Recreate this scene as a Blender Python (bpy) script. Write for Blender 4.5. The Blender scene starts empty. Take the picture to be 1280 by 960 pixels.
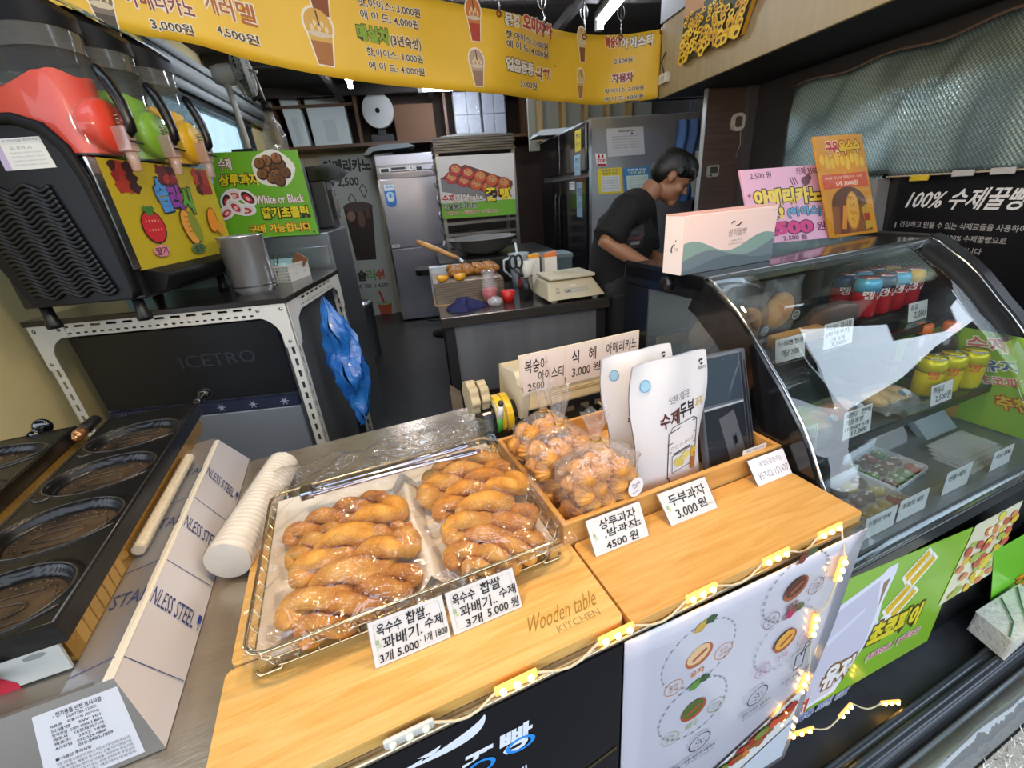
import bpy, math, random
import numpy as np
from mathutils import Matrix, Vector
random.seed(7)
SC = bpy.context.scene
COL = SC.collection
# ---------------------------------------------------------------- camera, sky, light, exposure
FPX = 533.2                                   # focal length in pixels of a 1280 wide frame
PITCH, ROLL, YAW = math.radians(23.83), math.radians(-4.78), math.radians(9.87)
CAMZ = 1.50
ANG = math.radians(10.70)                     # the sales counter stands turned against the room
def _axes():
    fw = np.array([0, math.cos(PITCH), -math.sin(PITCH)]); r = np.array([1, 0, 0.]); u = np.cross(r, fw)
    r2 = math.cos(ROLL)*r + math.sin(ROLL)*u; u2 = -math.sin(ROLL)*r + math.cos(ROLL)*u
    c, s = math.cos(-YAW), math.sin(-YAW); R = np.array([[c, -s, 0], [s, c, 0], [0, 0, 1]])
    return R@r2, R@u2, R@fw
AR, AU, AF = _axes(); CO = np.array([0, 0, CAMZ])
cam = bpy.data.cameras.new('camera'); cam.sensor_width = 36; cam.lens = FPX/1280*36; cam.clip_start = .02
co = bpy.data.objects.new('camera', cam); COL.objects.link(co)
co.matrix_world = Matrix(((AR[0], AU[0], -AF[0], 0), (AR[1], AU[1], -AF[1], 0), (AR[2], AU[2], -AF[2], CAMZ), (0, 0, 0, 1)))
SC.camera = co
SC.view_settings.view_transform = 'Standard'; SC.view_settings.look = 'None'
SC.view_settings.gamma = 1; SC.view_settings.use_curve_mapping = False
SC.view_settings.exposure = EXPOSURE = 0.65
SC.cycles.max_bounces = 10; SC.cycles.transparent_max_bounces = 24
SC.cycles.caustics_reflective = False; SC.cycles.caustics_refractive = False
w = bpy.data.worlds.new('sky'); SC.world = w; w.use_nodes = True
nt = w.node_tree; bg = nt.nodes['Background']
tc = nt.nodes.new('ShaderNodeTexCoord'); sep = nt.nodes.new('ShaderNodeSeparateXYZ'); rp = nt.nodes.new('ShaderNodeValToRGB')
nt.links.new(tc.outputs['Generated'], sep.inputs[0]); nt.links.new(sep.outputs['Z'], rp.inputs[0]); nt.links.new(rp.outputs[0], bg.inputs[0])
rp.color_ramp.elements[0].color = (.80, .88, 1.0, 1); rp.color_ramp.elements[1].color = (.62, .80, 1.0, 1)
bg.inputs[1].default_value = 3.0
def lamp(name, kind, loc, power, color, size=.1, rot=(0, 0, 0), sy=None):
    l = bpy.data.lights.new(name, kind); l.energy = power; l.color = color
    if kind == 'AREA':
        l.size = size
        if sy: l.shape = 'RECTANGLE'; l.size_y = sy
    elif kind == 'POINT': l.shadow_soft_size = size
    o = bpy.data.objects.new(name, l); COL.objects.link(o); o.location = loc; o.rotation_euler = rot
    return o
# ---------------------------------------------------------------- measuring: where the sight line through a photo point meets a plane of the place
MC = Matrix.Rotation(ANG, 4, 'Z')             # counter frame -> room frame
def _ray(u, v): return AR*(u-640)/FPX - AU*(v-480)/FPX + AF
def pz(u, v, z): d = _ray(u, v); return Vector(CO + d*(z-CAMZ)/d[2])
def py(u, v, y): d = _ray(u, v); return Vector(CO + d*y/d[1])
def px(u, v, x): d = _ray(u, v); return Vector(CO + d*x/d[0])
def cz(u, v, z): return MC.inverted() @ pz(u, v, z)
def cy(u, v, y):
    d = _ray(u, v); k = y/(-math.sin(ANG)*d[0] + math.cos(ANG)*d[1]); return MC.inverted() @ Vector(CO + d*k)
def cx(u, v, x):
    d = _ray(u, v); k = x/(math.cos(ANG)*d[0] + math.sin(ANG)*d[1]); return MC.inverted() @ Vector(CO + d*k)
# ---------------------------------------------------------------- materials
def lin(h):
    h = h.lstrip('#'); h = ''.join(k*2 for k in h) if len(h) == 3 else h; c = [int(h[i:i+2], 16)/255 for i in (0, 2, 4)]
    return tuple(x/12.92 if x <= .04045 else ((x+.055)/1.055)**2.4 for x in c) + (1,)
MATS = {}
def M(h, rough=.5, metal=0, noise=0, nscale=20, bump=0, bscale=60, stretch=None, emit=0, trans=0, coat=0, h2=None, spec=.5, sss=0):
    key = (h, rough, metal, noise, nscale, bump, bscale, stretch, emit, trans, coat, h2, spec, sss)
    if key in MATS: return MATS[key]
    m = bpy.data.materials.new('m_' + h.strip('#')); m.use_nodes = True; n = m.node_tree; b = n.nodes['Principled BSDF']
    c = lin(h); b.inputs['Base Color'].default_value = c; b.inputs['Roughness'].default_value = rough; b.inputs['Metallic'].default_value = metal
    b.inputs['Specular IOR Level'].default_value = spec; b.inputs['Coat Weight'].default_value = coat; b.inputs['Coat Roughness'].default_value = .08
    if sss: b.inputs['Subsurface Weight'].default_value = sss; b.inputs['Subsurface Radius'].default_value = (.01, .004, .002)
    if emit: b.inputs['Emission Color'].default_value = c; b.inputs['Emission Strength'].default_value = emit
    if trans: b.inputs['Transmission Weight'].default_value = trans
    if noise or bump or h2:
        t = n.nodes.new('ShaderNodeTexCoord'); mp = n.nodes.new('ShaderNodeMapping'); n.links.new(t.outputs['Object'], mp.inputs[0])
        if stretch: mp.inputs['Scale'].default_value = stretch
        if noise or h2:
            x = n.nodes.new('ShaderNodeTexNoise'); x.inputs['Scale'].default_value = nscale; x.inputs['Detail'].default_value = 6; n.links.new(mp.outputs[0], x.inputs['Vector'])
            r = n.nodes.new('ShaderNodeValToRGB'); n.links.new(x.outputs['Fac'], r.inputs[0]); n.links.new(r.outputs[0], b.inputs['Base Color'])
            e = r.color_ramp.elements; e[0].position = .32; e[1].position = .68
            if h2: e[0].color = lin(h2); e[1].color = c
            else: e[0].color = tuple(k*(1-noise) for k in c[:3]) + (1,); e[1].color = tuple(min(1, k*(1+noise*.6)) for k in c[:3]) + (1,)
        if bump:
            x = n.nodes.new('ShaderNodeTexNoise'); x.inputs['Scale'].default_value = bscale; x.inputs['Detail'].default_value = 4; n.links.new(mp.outputs[0], x.inputs['Vector'])
            bp = n.nodes.new('ShaderNodeBump'); bp.inputs['Strength'].default_value = bump; bp.inputs['Distance'].default_value = .01
            n.links.new(x.outputs['Fac'], bp.inputs['Height']); n.links.new(bp.outputs[0], b.inputs['Normal'])
    MATS[key] = m; return m
def film(name, tint=(1, 1, 1), gloss=.12, rough=.05, milk=0, milkcol=(1, 1, 1), bump=0, bscale=25, fres=1.0):
    """clear plastic or glass sheet: see-through, with a mirror coat that grows at grazing angles"""
    key = ('film', name)
    if key in MATS: return MATS[key]
    m = bpy.data.materials.new(name); m.use_nodes = True; n = m.node_tree; n.nodes.clear()
    out = n.nodes.new('ShaderNodeOutputMaterial'); tr = n.nodes.new('ShaderNodeBsdfTransparent'); tr.inputs[0].default_value = tint + (1,)
    gl = n.nodes.new('ShaderNodeBsdfGlossy'); gl.inputs['Roughness'].default_value = rough; mx = n.nodes.new('ShaderNodeMixShader')
    ge = n.nodes.new('ShaderNodeNewGeometry'); dt = n.nodes.new('ShaderNodeVectorMath'); dt.operation = 'DOT_PRODUCT'
    n.links.new(ge.outputs['Incoming'], dt.inputs[0]); n.links.new(ge.outputs['Normal'], dt.inputs[1])
    def mth(op, a, b=None, c=None):
        k = n.nodes.new('ShaderNodeMath'); k.operation = op; k.use_clamp = op == 'MULTIPLY_ADD'
        for i, q in enumerate((a, b, c)):
            if q is None: continue
            if isinstance(q, (int, float)): k.inputs[i].default_value = q
            else: n.links.new(q, k.inputs[i])
        return k.outputs[0]
    sch = mth('POWER', mth('SUBTRACT', 1.0, mth('ABSOLUTE', dt.outputs['Value'])), 5.0)
    n.links.new(mth('MULTIPLY_ADD', sch, .9*fres, gloss), mx.inputs[0])
    src = tr
    if milk:
        df = n.nodes.new('ShaderNodeBsdfDiffuse'); df.inputs[0].default_value = milkcol + (1,); m2 = n.nodes.new('ShaderNodeMixShader'); m2.inputs[0].default_value = milk
        n.links.new(tr.outputs[0], m2.inputs[1]); n.links.new(df.outputs[0], m2.inputs[2]); src = m2
    n.links.new(src.outputs[0], mx.inputs[1]); n.links.new(gl.outputs[0], mx.inputs[2]); n.links.new(mx.outputs[0], out.inputs[0])
    if bump:
        t = n.nodes.new('ShaderNodeTexCoord'); x = n.nodes.new('ShaderNodeTexNoise'); x.inputs['Scale'].default_value = bscale; x.inputs['Detail'].default_value = 3
        x.inputs['Distortion'].default_value = 1.5
        n.links.new(t.outputs['Object'], x.inputs['Vector']); bp = n.nodes.new('ShaderNodeBump'); bp.inputs['Strength'].default_value = bump; bp.inputs['Distance'].default_value = .02
        n.links.new(x.outputs['Fac'], bp.inputs['Height']); n.links.new(bp.outputs[0], gl.inputs['Normal'])
    MATS[key] = m; return m
def woodmat(name, c1, c2, scale=(2, 26, 26), rough=.35, rot=0):
    key = ('wood', name)
    if key in MATS: return MATS[key]
    m = bpy.data.materials.new(name); m.use_nodes = True; n = m.node_tree; b = n.nodes['Principled BSDF']
    t = n.nodes.new('ShaderNodeTexCoord'); mp = n.nodes.new('ShaderNodeMapping'); mp.inputs['Scale'].default_value = scale; mp.inputs['Rotation'].default_value = (0, 0, rot)
    x = n.nodes.new('ShaderNodeTexNoise'); x.inputs['Scale'].default_value = 1.6; x.inputs['Detail'].default_value = 8; x.inputs['Distortion'].default_value = .8
    r = n.nodes.new('ShaderNodeValToRGB'); e = r.color_ramp.elements; e[0].position = .3; e[1].position = .7; e[0].color = lin(c1); e[1].color = lin(c2)
    n.links.new(t.outputs['Object'], mp.inputs[0]); n.links.new(mp.outputs[0], x.inputs['Vector']); n.links.new(x.outputs['Fac'], r.inputs[0]); n.links.new(r.outputs[0], b.inputs['Base Color'])
    b.inputs['Roughness'].default_value = rough
    MATS[key] = m; return m
# ---------------------------------------------------------------- mesh building
class MB:
    def __init__(s): s.v = []; s.f = []; s.m = []; s.sm = []
    def add(s, vs, fs, mi=0, smooth=False, T=None):
        o = len(s.v)
        s.v += [T @ Vector(p) for p in vs] if T is not None else [Vector(p) for p in vs]
        s.f += [tuple(o+i for i in f) for f in fs]; s.m += [mi]*len(fs); s.sm += [smooth]*len(fs)
        return s
    def box(s, x0, y0, z0, x1, y1, z1, mi=0, T=None):
        vs = [(x, y, z) for z in (z0, z1) for y in (y0, y1) for x in (x0, x1)]
        return s.add(vs, [(0, 2, 3, 1), (4, 5, 7, 6), (0, 1, 5, 4), (2, 6, 7, 3), (0, 4, 6, 2), (1, 3, 7, 5)], mi, False, T)
    def hexa(s, p, mi=0):      # p: four bottom corners then four top corners, same turn
        return s.add(p, [(3, 2, 1, 0), (4, 5, 6, 7), (0, 1, 5, 4), (1, 2, 6, 5), (2, 3, 7, 6), (3, 0, 4, 7)], mi)
    def prism(s, poly, axis, a, b, mi=0, T=None, smooth=False):
        """poly in the plane across axis ('x': (y,z), 'y': (x,z), 'z': (x,y)), stretched from a to b"""
        n = len(poly)
        def P(q, t): return {'x': (t, q[0], q[1]), 'y': (q[0], t, q[1]), 'z': (q[0], q[1], t)}[axis]
        vs = [P(q, a) for q in poly] + [P(q, b) for q in poly]
        s.add(vs, [(i, (i+1) % n, n+(i+1) % n, n+i) for i in range(n)], mi, smooth, T)
        return s.add(vs, [tuple(range(n-1, -1, -1)), tuple(range(n, 2*n))], mi, False, T)
    def lathe(s, prof, c=(0, 0, 0), seg=24, mi=0, T=None, smooth=True, sx=1, sy=1, star=0, nst=0):
        vs = []; fs = []
        for r, z in prof:
            for k in range(seg):
                a = 2*math.pi*k/seg; q = r*(1+star*math.cos(nst*a)) if star else r
                vs.append((c[0]+q*math.cos(a)*sx, c[1]+q*math.sin(a)*sy, c[2]+z))
        for i in range(len(prof)-1):
            for k in range(seg):
                fs.append((i*seg+k, i*seg+(k+1) % seg, (i+1)*seg+(k+1) % seg, (i+1)*seg+k))
        if prof[0][0] > 1e-5: fs.append(tuple(range(seg-1, -1, -1)))
        if prof[-1][0] > 1e-5: fs.append(tuple((len(prof)-1)*seg+k for k in range(seg)))
        return s.add(vs, fs, mi, smooth, T)
    def tube(s, pts, r, seg=8, mi=0, closed=False, T=None, smooth=True, flat=1.0):
        pts = [Vector(p) for p in pts]; n = len(pts); rs = r if hasattr(r, '__len__') else [r]*n
        vs = []; fs = []; prev = None
        for i, p in enumerate(pts):
            t = (pts[(i+1) % n]-pts[i-1]) if closed else (pts[min(i+1, n-1)]-pts[max(i-1, 0)])
            t = t.normalized() if t.length > 1e-9 else Vector((0, 0, 1))
            if prev is None: prev = t.orthogonal().normalized() if abs(t.z) > .95 else t.cross(Vector((0, 0, 1))).normalized()
            nn = (prev - t*prev.dot(t))
            nn = nn.normalized() if nn.length > 1e-6 else t.orthogonal().normalized()
            bb = t.cross(nn); prev = nn
            for k in range(seg):
                a = 2*math.pi*k/seg; vs.append(p + (nn*math.cos(a) + bb*math.sin(a)*flat)*rs[i])
        for i in range(n if closed else n-1):
            j = (i+1) % n
            for k in range(seg): fs.append((i*seg+k, i*seg+(k+1) % seg, j*seg+(k+1) % seg, j*seg+k))
        if not closed: fs += [tuple(range(seg-1, -1, -1)), tuple((n-1)*seg+k for k in range(seg))]
        return s.add(vs, fs, mi, smooth, T)
    def grid(s, fn, nu, nv, mi=0, smooth=True, closeu=False):
        vs = [fn(i/(nu if closeu else nu), j/nv) for j in range(nv+1) for i in range(nu+1)]
        return s.add(vs, [(j*(nu+1)+i, j*(nu+1)+i+1, (j+1)*(nu+1)+i+1, (j+1)*(nu+1)+i) for j in range(nv) for i in range(nu)], mi, smooth)
    def ball(s, c, r, sx=1, sy=1, sz=1, seg=14, rings=9, mi=0, T=None):
        pr = [(max(1e-6, r*math.sin(math.pi*i/rings)), -r*math.cos(math.pi*i/rings)*sz) for i in range(rings+1)]
        pr[0] = (1e-6, pr[0][1]); pr[-1] = (1e-6, pr[-1][1])
        return s.lathe(pr, c, seg, mi, T, True, sx, sy)
    def sheetbox(s, fn, nu, nv, t, mi=0, smooth=True):
        """a sheet fn(u,v)->(point, normal) given thickness t behind its face"""
        top = [fn(i/nu, j/nv) for j in range(nv+1) for i in range(nu+1)]
        n = len(top); vs = [p for p, q in top] + [p - q*t for p, q in top]; W_ = nu+1
        fs = [(j*W_+i, j*W_+i+1, (j+1)*W_+i+1, (j+1)*W_+i) for j in range(nv) for i in range(nu)]
        fb = [tuple(n+k for k in reversed(f)) for f in fs]
        s.add(vs, fs+fb, mi, smooth)
        edge = [i for i in range(nu+1)] + [j*W_+nu for j in range(1, nv+1)] + [nv*W_+i for i in range(nu-1, -1, -1)] + [j*W_ for j in range(nv-1, 0, -1)]
        o = len(s.v)-len(vs)
        for a, b in zip(edge, edge[1:]+edge[:1]): s.f.append((o+b, o+a, o+n+a, o+n+b)); s.m.append(mi); s.sm.append(False)
        return s
def rrect(x0, y0, x1, y1, r, k=4):
    out = []
    for cx_, cy_, a0 in ((x1-r, y1-r, 0), (x0+r, y1-r, 90), (x0+r, y0+r, 180), (x1-r, y0+r, 270)):
        for i in range(k+1):
            a = math.radians(a0+90*i/k); out.append((cx_+r*math.cos(a), cy_+r*math.sin(a)))
    return out
def meshobj(name, mb, mats, X=None, bev=0, sub=0):
    me = bpy.data.meshes.new(name)
    vs = [X @ v for v in mb.v] if X is not None else mb.v
    me.from_pydata([tuple(v) for v in vs], [], mb.f); me.update()
    if not isinstance(mats, (list, tuple)): mats = [mats]
    for m in mats: me.materials.append(m)
    me.polygons.foreach_set('material_index', mb.m); me.polygons.foreach_set('use_smooth', mb.sm)
    o = bpy.data.objects.new(name, me); COL.objects.link(o)
    if bev:
        b = o.modifiers.new('bevel', 'BEVEL'); b.width = bev; b.segments = 2; b.limit_method = 'ANGLE'; b.angle_limit = math.radians(40)
    if sub:
        b = o.modifiers.new('sub', 'SUBSURF'); b.levels = sub; b.render_levels = sub
    return o
def put(o, label, cat, group=None, kind=None):
    if label: o['label'] = label
    if cat: o['category'] = cat
    if group: o['group'] = group
    if kind: o['kind'] = kind
    return o
def struct(name, mb, mats, X=None, bev=0, label=None, cat=None):
    o = meshobj(name, mb, mats, X, bev); o['kind'] = 'structure'
    if label: o['label'] = label
    return o
class T:
    """one thing: an Empty at its base; part meshes are given in the frame named by `c` (W room, C counter, L its own)"""
    def __init__(s, name, label, cat, base=(0, 0, 0), c='C', rot=0, group=None):
        s.c = c; s.o = bpy.data.objects.new(name, None); COL.objects.link(s.o); s.o.empty_display_size = .05
        s.X = (MC if c == 'C' else Matrix.Identity(4)) @ Matrix.Translation(Vector(base)) @ Matrix.Rotation(rot, 4, 'Z')
        s.o.matrix_world = s.X; put(s.o, label, cat, group)
    def part(s, name, mb, mats, parent=None, bev=0, sub=0, c=None, label=None):
        c = c or s.c
        X = None if c == 'L' else s.X.inverted() @ (MC if c == 'C' else Matrix.Identity(4))
        o = meshobj(name, mb, mats, X, bev, sub); o.parent = parent or s.o
        if label: o['label'] = label
        return o
def solo(name, label, cat, mb, mats, base=(0, 0, 0), c='C', rot=0, group=None, bev=0, sub=0, local=False):
    """a thing that is one mesh"""
    X = (MC if c == 'C' else Matrix.Identity(4)) @ Matrix.Translation(Vector(base)) @ Matrix.Rotation(rot, 4, 'Z')
    o = meshobj(name, mb, mats, None if local else X.inverted() @ (MC if c == 'C' else Matrix.Identity(4)), bev, sub)
    o.matrix_world = X; return put(o, label, cat, group)
def dup(root, X=None, label=None, group=None):
    r = root.copy(); COL.objects.link(r)
    if X is not None: r.matrix_world = X
    if label: r['label'] = label
    if group: r['group'] = group
    for ch in list(root.children):
        k = ch.copy(); COL.objects.link(k); k.parent = r
        for g in ch.children:
            d = g.copy(); COL.objects.link(d); d.parent = k
    return r
# ---------------------------------------------------------------- printing: lettering and drawn shapes laid on a surface
_tc = {}
def glyphs(s, bold=0):
    if (s, bold) in _tc: return _tc[(s, bold)]
    cu = bpy.data.curves.new('t', 'FONT'); cu.body = s; cu.size = 1; cu.offset = bold; cu.resolution_u = 2; cu.fill_mode = 'FRONT'
    ob = bpy.data.objects.new('t', cu); me = ob.to_mesh()
    vs = [tuple(v.co) for v in me.vertices]; fs = [tuple(p.vertices) for p in me.polygons]
    ob.to_mesh_clear(); bpy.data.objects.remove(ob); bpy.data.curves.remove(cu)
    _tc[(s, bold)] = (vs, fs); return vs, fs
def quadsurf(a, b, c_, d):
    """surface over corners top-left, top-right, bottom-right, bottom-left; (u right, v down) in 0..1"""
    a, b, c_, d = map(Vector, (a, b, c_, d)); m = (a+b+c_+d)/4; n = ((c_-a).cross(d-b)).normalized()
    if n.dot((d-a).cross(b-a)) < 0: n = -n
    a, b, c_, d = [q-n*(q-m).dot(n) for q in (a, b, c_, d)]      # keep the sheet flat
    def fn(u, v): return (a*(1-u)+b*u)*(1-v) + (d*(1-u)+c_*u)*v, n
    return fn
class Print:
    """a print on surface fn: collects coloured shapes; layers stack outwards by a fraction of a millimetre"""
    def __init__(s, fn, asp=1.0, step=.00025, off=.0004):
        s.fn = fn; s.asp = asp; s.mb = MB(); s.mats = []; s.step = step; s.lay = off
    def mi(s, m):
        if isinstance(m, str): m = M(m, .5)
        if m not in s.mats: s.mats.append(m)
        return s.mats.index(m)
    def raw(s, pts, fs, col, up=0):
        s.lay += s.step*.25
        out = []
        for u, v in pts:
            p, n = s.fn(u, v); out.append(p + n*(s.lay+up))
        s.mb.add(out, fs, s.mi(col))
    def poly(s, pts, col): s.raw(pts, [tuple(range(len(pts)))], col); return s
    def rect(s, x0, y0, x1, y1, col, nu=1):
        if nu == 1: return s.poly([(x0, y1), (x1, y1), (x1, y0), (x0, y0)], col)
        p = [(x0+(x1-x0)*i/nu, y) for y in (y1, y0) for i in range(nu+1)]
        s.raw(p, [(i, i+1, nu+2+i, nu+1+i) for i in range(nu)], col); return s
    def disc(s, x, y, rx, ry, col, n=18, rot=0, wob=0):
        ca, sa = math.cos(rot), math.sin(rot); p = []
        for k in range(n):
            a = -2*math.pi*k/n; q = 1+wob*math.sin(5*a+x*40)
            dx, dy = rx*q*math.cos(a), ry*q*math.sin(a)*1.0
            dX = dx*s.asp; dY = dy
            p.append((x+(dX*ca-dY*sa)/s.asp, y+dX*sa+dY*ca))
        s.poly(p, col); return s
    def ring(s, x, y, rx, ry, col, t=.1, n=24, dash=False, rot=0):
        ca, sa = math.cos(rot), math.sin(rot)
        def q(a, k):
            dX, dY = rx*k*math.cos(a)*s.asp, ry*k*math.sin(a); return (x+(dX*ca-dY*sa)/s.asp, y+dX*sa+dY*ca)
        p = []; f = []
        for k in range(n):
            if dash and k % 2: continue
            a0, a1 = 2*math.pi*k/n, 2*math.pi*(k+1)/n; o = len(p)
            p += [q(a0, 1), q(a0, 1-t), q(a1, 1-t), q(a1, 1)]; f.append((o, o+1, o+2, o+3))
        s.raw(p, f, col); return s
    def line(s, pts, wd, col):
        for (x0, y0), (x1, y1) in zip(pts, pts[1:]):
            dx, dy = (x1-x0)*s.asp, y1-y0; L = math.hypot(dx, dy) or 1; nx, ny = -dy/L*wd/2/s.asp, dx/L*wd/2
            s.poly([(x0+nx, y0+ny), (x1+nx, y1+ny), (x1-nx, y1-ny), (x0-nx, y0-ny)], col)
        return s
    def text(s, t, x0, y0, x1, y1, col, bold=.01, edge=None, ew=.06, rot=0, slant=0, hand=0):
        """fit text t into the box; edge draws a fatter copy underneath"""
        for (b, c) in (([(bold+ew, edge)] if edge else []) + [(bold, col)]):
            vs, fs = glyphs(t, b)
            if not vs: continue
            v0, _ = glyphs(t, bold)
            xs = [v[0] for v in v0]; ys = [v[1] for v in v0]; ax, bx, ay, by = min(xs), max(xs), min(ys), max(ys)
            if by-ay < .5: ay, by = min(ay, 0), max(by, .5)
            ca, sa = math.cos(rot), math.sin(rot); mx, my = (x0+x1)/2, (y0+y1)/2; pts = []
            for v in vs:
                fx = (v[0]-ax)/max(bx-ax, 1e-6); fy = (v[1]-ay)/(by-ay)
                if hand: fy += hand*math.sin(fx*17+len(t)); fx += hand*.3*math.sin(fy*6+fx*9)
                dX = (x0+(x1-x0)*fx-mx)*s.asp + slant*(fy-.5)*abs(y1-y0); dY = (y1-(y1-y0)*fy)-my
                pts.append((mx+(dX*ca-dY*sa)/s.asp, my+dX*sa+dY*ca))
            s.raw(pts, fs, c)
        return s
def sign(th, fn, asp, t, board, draw, name='board', pname='print', parent=None, c=None, nu=1, nv=1, step=.00025):
    """board of thickness t with a print on its face"""
    mb = MB(); mb.sheetbox(fn, nu, nv, t, smooth=nu > 1)
    b = th.part(name, mb, board, parent=parent, c=c)
    if draw:
        p = Print(fn, asp, step); draw(p); th.part(pname, p.mb, p.mats, parent=b if parent is None else parent, c=c)
    return b
# ================================================================ THE SETTING
# floor and outside ground
mb = MB(); mb.box(-1.7, 1.0, -.05, 2.7, 6.8, 0)
struct('floor', mb, M('#2c2b2a', .35, noise=.35, nscale=6, bump=.1, bscale=40))
mb = MB(); mb.box(-8, -7, -.06, 8, 1.0, -.01); mb.box(2.7, 1.0, -.06, 8, 9, -.01); mb.box(-8, 1.0, -.06, -1.75, 9, -.01)
struct('ground', mb, M('#44423f', .9, noise=.25, nscale=3, bump=.3, bscale=80))
# left wall with its window opening (room plane x = -1.62)
WX = -1.62
mb = MB()
mb.box(WX-.12, 1.15, 0, WX, 6.8, 1.55); mb.box(WX-.12, 1.15, 2.42, WX, 6.8, 2.8); mb.box(WX-.12, 1.15, 1.55, WX, 1.75, 2.42); mb.box(WX-.12, 5.75, 1.55, WX, 6.8, 2.42)
struct('wall_left', mb, M('#dfcd94', .8, noise=.06, nscale=4))
mb = MB()
mb.box(WX-.09, 1.75, 1.55, WX+.02, 5.75, 1.60); mb.box(WX-.09, 1.75, 2.36, WX+.03, 5.75, 2.42); mb.box(WX-.09, 1.75, 1.55, WX+.02, 1.80, 2.42)
mb.box(WX-.09, 5.70, 1.55, WX+.02, 5.75, 2.42); mb.box(WX-.07, 3.7, 1.55, WX+.01, 3.76, 2.42)
win = struct('window_1', mb, M('#2a2b2c', .4), bev=.003)
mb = MB(); mb.box(WX-.05, 1.8, 1.6, WX-.044, 3.7, 2.36); mb.box(WX-.035, 3.76, 1.6, WX-.029, 5.7, 2.36)
o = struct('window_pane', mb, film('pane', (.70, .80, .82), .03, .03, milk=.35, milkcol=(.30, .40, .43))); o.parent = win; del o['kind']
mb = MB()      # aluminium rails of the awning blind running along the head of the window
for k, (dx, z, r) in enumerate(((.10, 2.52, .045), (.07, 2.43, .030), (.13, 2.60, .022))): mb.tube([(WX+dx, 1.3, z), (WX+dx, 6.2, z)], r, 12)
mb.box(WX, 1.3, 2.46, WX+.06, 6.2, 2.66)
struct('trim_1', mb, M('#cfd2d0', .35, .25))
# back wall
mb = MB(); mb.box(-1.74, 6.7, 0, 2.7, 6.8, 2.8); struct('wall_back', mb, M('#3b2b20', .7, noise=.3, nscale=5))
mb = MB(); mb.box(-1.6, 6.66, 0, -.2, 6.70, 2.24); struct('trim_2', mb, M('#b9b29a', .8, noise=.08, nscale=5))
# right walls: behind the display case, and the plank partition that stands beside the kitchen
mb = MB(); mb.box(2.10, 1.0, 0, 2.18, 2.75, 2.8); mb.box(2.6, 2.7, 0, 2.7, 6.8, 2.8); struct('wall_right', mb, M('#2d2a2a', .6, noise=.1, nscale=6))
mb = MB(); mb.box(1.79, 2.70, 0, 2.70, 2.72, 2.8)
struct('wall_partition', mb, M('#55423a', .55, noise=.22, nscale=3, stretch=(1, 1, 14)))
mb = MB(); mb.box(1.782, 2.695, 0, 1.790, 2.725, 2.8); struct('trim_3', mb, M('#c8cacb', .3, .6))
mb = MB(); mb.box(2.045, 2.66, 0, 2.10, 2.70, 2.8); struct('trim_4', mb, M('#4e4a49', .5))
# ceiling, and the dropped beam over the counter whose near face is the beige fascia
mb = MB(); mb.box(-1.74, 1.35, 2.8, 2.7, 6.8, 2.86); struct('ceiling', mb, M('#2a2624', .8, noise=.3, nscale=4))
mb = MB()
for y in (2.4, 3.6, 4.9, 6.1): mb.box(-1.6, y, 2.70, 2.6, y+.06, 2.80)
for x in (-.7, .35, 1.3): mb.box(x, 1.4, 2.66, x+.05, 6.7, 2.72)
struct('ceiling_beams', mb, M('#342d29', .7))
mb = MB(); mb.box(1.62, 1.05, 1.985, 2.18, 2.93, 2.8); struct('ceiling_soffit', mb, M('#26211f', .6, noise=.2, nscale=8))
mb = MB(); mb.box(1.60, 1.05, 1.98, 1.62, 2.93, 2.36); struct('fascia_trim', mb, M('#a08d66', .5, noise=.12, nscale=3, stretch=(1, 8, 1)), bev=.004)
mb = MB(); mb.box(1.585, 1.05, 2.36, 1.62, 2.93, 2.8); struct('fascia_board', mb, M('#8b8b88', .4, .4))
mb = MB()     # small timber partitions at the back right under the ceiling
for k in range(5): mb.box(1.33+k*.24, 4.8, 1.98, 1.37+k*.24, 4.9, 2.8)
struct('trim_5', mb, M('#a98a55', .6))
mb = MB(); mb.box(1.25, 4.9, 1.9, 2.6, 4.95, 2.8); struct('wall_rear_right', mb, M('#8d8d80', .8))
# unseen street: stalls opposite, plus awning and walls shaped to cut sky light
mb = MB(); mb.box(-3.5, -1.1, 2.5, 2.9, 1.0, 2.56); mb.box(2.9, .50, 2.5, 5.2, 2.2, 2.56); struct('awning_blocker', mb, M('#4a4643', .7))  # out of view; edges set to frame the sky mirrored in the case glass
mb = MB(); mb.box(-7, -6.2, -.01, 7, -6.0, 2.6); mb.box(-7, -6.0, 2.3, 7, -5.2, 2.4); struct('wall_opposite', mb, M('#2f2d2b', .8, noise=.4, nscale=1))
mb = MB(); mb.box(5.0, -5.0, -.01, 5.2, 2.0, 2.3); struct('neighbour_blocker', mb, M('#3a3d30', .6, noise=.4, nscale=2))  # added occluder; its height bounds the bright sky patch on the case glass
mb = MB(); mb.box(-3.4, .5, -.01, -3.2, 9, 4.2); struct('next_door_blocker', mb, M('#56605f', .8, noise=.2, nscale=1))  # added outside the window to dim the sky behind its pane
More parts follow.
